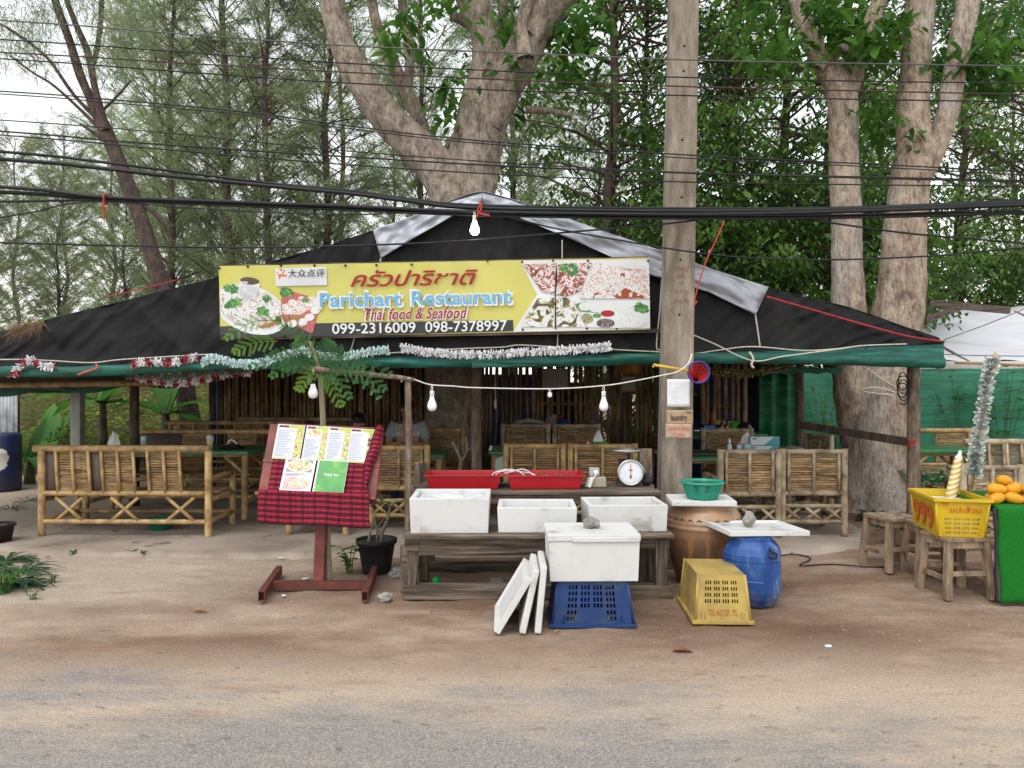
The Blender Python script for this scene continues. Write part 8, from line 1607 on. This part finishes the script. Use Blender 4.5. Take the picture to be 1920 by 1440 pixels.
# leaning casuarina trunk at upper left
T3 = 13.8; b3 = V((wx(345, T3), T3, 0)); lt = thing('leaning_tree', 'dark casuarina trunk leaning left behind the left roof slope', 'tree', b3)
mb = MB(); limb(mb, [(372, 880, 40), (330, 640, 36), (300, 530, 33), (262, 405, 29), (230, 320, 26), (200, 250, 27), (172, 190, 18), (150, 140, 16), (128, 70, 15), (100, -10, 14), (70, -120, 10)], T3, 10, 5, b3)
limb(mb, [(198, 245, 18), (178, 165, 13), (165, 100, 13), (140, 40, 11), (120, -20, 10), (105, -120, 8)], T3 - 0.1, 8, 5, b3); limb(mb, [(172, 130, 9), (182, 90, 9), (190, 20, 9), (188, -60, 8)], T3, 7, 4, b3)
limb(mb, [(195, 235, 8), (140, 180, 7), (90, 110, 6), (40, 70, 6), (0, 45, 5), (-60, 20, 4)], T3, 6, 5, b3); limb(mb, [(190, 245, 7), (150, 205, 6), (100, 160, 5), (60, 135, 4), (20, 105, 4)], T3, 6, 5, b3); limb(mb, [(190, 260, 8), (170, 245, 6), (150, 232, 4)], T3, 6, 4, b3); limb(mb, [(262, 380, 8), (300, 410, 8), (325, 460, 7)], T3, 6, 4, b3)
limb(mb, [(195, 205, 6), (220, 180, 5), (245, 152, 4)], T3, 6, 4, b3)
mb.build('trunk', BARKC, lt)
nm = MB(); rnd = random.Random(21)
for px, py in [(rnd.uniform(40, 260), rnd.uniform(-120, 60)) for _ in range(30)] + [(rnd.uniform(-20, 120), rnd.uniform(20, 120)) for _ in range(8)] + [(rnd.uniform(180, 260), rnd.uniform(20, 140)) for _ in range(14)]:
    c = P(px, py, T3 + rnd.uniform(-0.8, 0.8)) - b3
    for m in range(130):
        c2_ = c + V((rnd.gauss(0, .22), rnd.gauss(0, .22), rnd.gauss(0, .16))); dn = V((rnd.gauss(0, .6), rnd.gauss(0, .6), rnd.gauss(-0.4, 0.4))).normalized(); wv = dn.orthogonal().normalized() * 0.006
        nm.add([c2_ - wv, c2_ + wv, c2_ + dn * rnd.uniform(0.15, 0.32)], [(0, 1, 2)])
nm.build('crown', NEED, lt)
# --- dark broadleaved trees right of the centre
DKL = leafmat('dark_broad_leaf', (0.17, 0.31, 0.06), (0.04, 0.10, 0.028), 0.45, rand=0.4, scale=1.1)
def broadleaf(seed, h=11.0, r=2.6, low=0.2, ncl=150, nleaf=70):
    rnd = random.Random(seed); tm = MB(); lm = MB(); tp = [V((0.3 * nz(i * 0.4, seed), 0.3 * nz(i * 0.4, seed + 5), h * i / 10 - (0.1 if i == 0 else 0))) for i in range(11)]
    tm.tube(tp, [0.16 * (1 - 0.85 * i / 10) for i in range(11)], 9); pts = []
    for b in range(ncl):
        t = low + (1 - low) * (b + rnd.random()) / ncl; i = min(int(t * 10), 9); p = tp[i].lerp(tp[i + 1], t * 10 - i); a = rnd.uniform(0, 6.283); L = r * math.sin(PI * min(0.95, 0.25 + 0.7 * (1 - t))) * rnd.uniform(0.3, 1.05)
        e = p + V((math.cos(a) * L, math.sin(a) * L, rnd.uniform(-0.2, 0.7) * L)); pts.append((e, rnd.uniform(0.3, 0.7)))
        tm.tube([p, p.lerp(e, 0.5) + V((0, 0, 0.15)), e], [0.03, 0.018, 0.006], 4, caps=False)
    leaf_cloud(lm, pts, nleaf, 0.125, 0.055, 0, rnd, 0.7); return tm.mesh('broadleaf_trunk', BARKC), lm.mesh('broadleaf_crown', DKL)
BRD = [broadleaf(31, 12, 2.7, 0.16, 145, 78), broadleaf(37, 13, 3.0, 0.12, 150, 78), broadleaf(41, 5.5, 2.0, 0.05, 80, 110)]
spots = sorted([(1150, 14.5, 0), (1210, 17, 1), (1370, 15.5, 0), (1470, 17, 1), (1560, 15, 0), (1800, 19, 1), (1940, 19, 0)])
for i, (px, d, k) in enumerate(spots):
    t = thing('broadleaf_tree', 'dark-leaved tree, %s from the left behind the pole and right tree' % ordn[i], 'tree', (wx(px, d), d, 0), random.uniform(0, 6), 'dark broadleaved trees on the right'); t.scale = (random.uniform(0.9, 1.1),) * 3
    inst(BRD[k][0], 'trunk', t); inst(BRD[k][1], 'crown', t)
low_ = sorted([(1300, 14.2), (1400, 15.0), (1480, 14.0), (1560, 15.0), (1790, 19.5), (1930, 20), (1170, 15.5), (1660, 16.5)])
for i, (px, d) in enumerate(low_):
    t = thing('broadleaf_bush', 'low dark-leaved bush, %s from the left above the right roof slope' % ordn[i], 'bush', (wx(px, d), d, 0), random.uniform(0, 6), 'low dark bushes on the right'); t.scale = (random.uniform(0.85, 1.05),) * 3
    inst(BRD[2][0], 'trunk', t); inst(BRD[2][1], 'crown', t)
# ================================================================ litter on the sand
DRYL = S('dry_leaf', (0.42, 0.26, 0.10), (0.30, 0.16, 0.06), rough=0.7, scale=20); DRYR = S('dry_red_leaf', (0.28, 0.11, 0.07), (0.20, 0.08, 0.05), rough=0.7, scale=20)
def dryleaf(label, px, py, L, rz, mat):
    mb = MB(); leaf_quad(mb, (0, 0, 0), (1, 0, 0.25), L, L * 0.45, 0.35, 5, 0.5); o = mb.build('fallen_leaf', mat, solid=0.002); g = G(px, py); o.location = (g.x, g.y, g.z + 0.012); o.rotation_euler = (0, 0, R(rz)); tag(o, label, 'leaf', 'fallen leaves')
dryleaf('curled yellow dry leaf on the sand left of the menu stand', 362, 1149, 0.10, 10, DRYL); dryleaf('tiny yellow leaf scrap beside the curled dry leaf', 395, 1144, 0.03, 60, DRYL); dryleaf('reddish dry leaf on the dirt below the yellow crate', 1262, 1224, 0.13, 0, DRYR); dryleaf('brown dry leaf under the long bamboo bench', 350, 1003, 0.09, 20, DRYR); dryleaf('yellow leaf scrap in front of the blue crate', 1040, 1188, 0.05, 40, DRYL); dryleaf('brown dry leaf at the slab edge near the left bed', 88, 1048, 0.06, 100, DRYR)
o = MB().box((0, 0, 0), (0.33, 0.085, 0.02)).build('wood_scrap', S('half_buried_board', (0.30, 0.21, 0.15), (0.24, 0.165, 0.12), rough=0.9), bevel=0.006); g = G(764, 1149); o.location = (g.x, g.y, 0.002); o.rotation_euler = (0, R(0.6), R(2)); tag(o, 'half-buried flat board in the dirt left of the leaning lids', 'board')
for i, (px, py, s_) in enumerate(((527, 1048, 0.05), (573, 1087, 0.06), (532, 1119, 0.045), (1050, 1135, 0.03))):
    g = G(px, py); o = MB().grid(lambda u, v: V(((u - 0.5) * s_, (v - 0.5) * s_ * 0.6, 0.006 * nz(u * 4, v * 4, i))), 5, 4).build('paper_scrap', WHITE, solid=0.001); o.location = (g.x, g.y, 0.012); o.rotation_euler = (0, 0, i); tag(o, ['white paper scrap on the dirt just left of the menu post', 'white paper scrap between the menu stand feet', 'pale paper scrap in front of the menu stand crossbar', 'tiny white scrap on the dirt beside the blue crate'][i], 'paper scrap')
mb = MB(); rnd = random.Random(5)
for i in range(520):
    y = rnd.uniform(3.0, 7.0); x = rnd.uniform(-0.72, 0.72) * y; z = (gh(x, y) if y > 4.85 else 0.0035); a = rnd.uniform(-0.6, 0.6) + (PI if rnd.random() < .5 else 0); L = rnd.uniform(0.015, 0.07); d = V((math.cos(a), math.sin(a), 0)); s = V((-d.y, d.x, 0)) * rnd.uniform(0.001, 0.0028); p = V((x, y, z + 0.004)); m_ = p + d * L * 0.5 + V((0, 0, 0.004)) + s * rnd.uniform(-3, 3)
    mb.add([p - s, p + s, m_ + s, m_ - s, p + d * L + s * 0.5, p + d * L - s * 0.5], [(0, 1, 2, 3), (3, 2, 4, 5)])
tag(mb.build('twig_litter', S('litter_twigs', (0.14, 0.09, 0.065), (0.22, 0.15, 0.10), rough=0.9, scale=3)), 'tiny twigs and dry needles scattered over sand and road', 'litter', kind='stuff')
mb = MB()
for i in range(1700):
    y = 3.0 + 4.2 * rnd.random(); x = rnd.uniform(-0.72, 0.72) * y; z = (gh(x, y) if y > 4.85 else 0.003); r = rnd.uniform(0.003, 0.009); c = V((x, y, z)); a = rnd.uniform(0, 6)
    mb.add([c + V((math.cos(a + k * 2.09) * r, math.sin(a + k * 2.09) * r, 0)) for k in range(3)] + [c + V((0, 0, r * 0.8))], [(0, 1, 3), (1, 2, 3), (2, 0, 3)])
tag(mb.build('grit', S('pale_grit', (0.40, 0.34, 0.28), (0.22, 0.18, 0.15), rough=0.9, scale=2)), 'pale grit and pebbles scattered over sand and road', 'grit', kind='stuff')
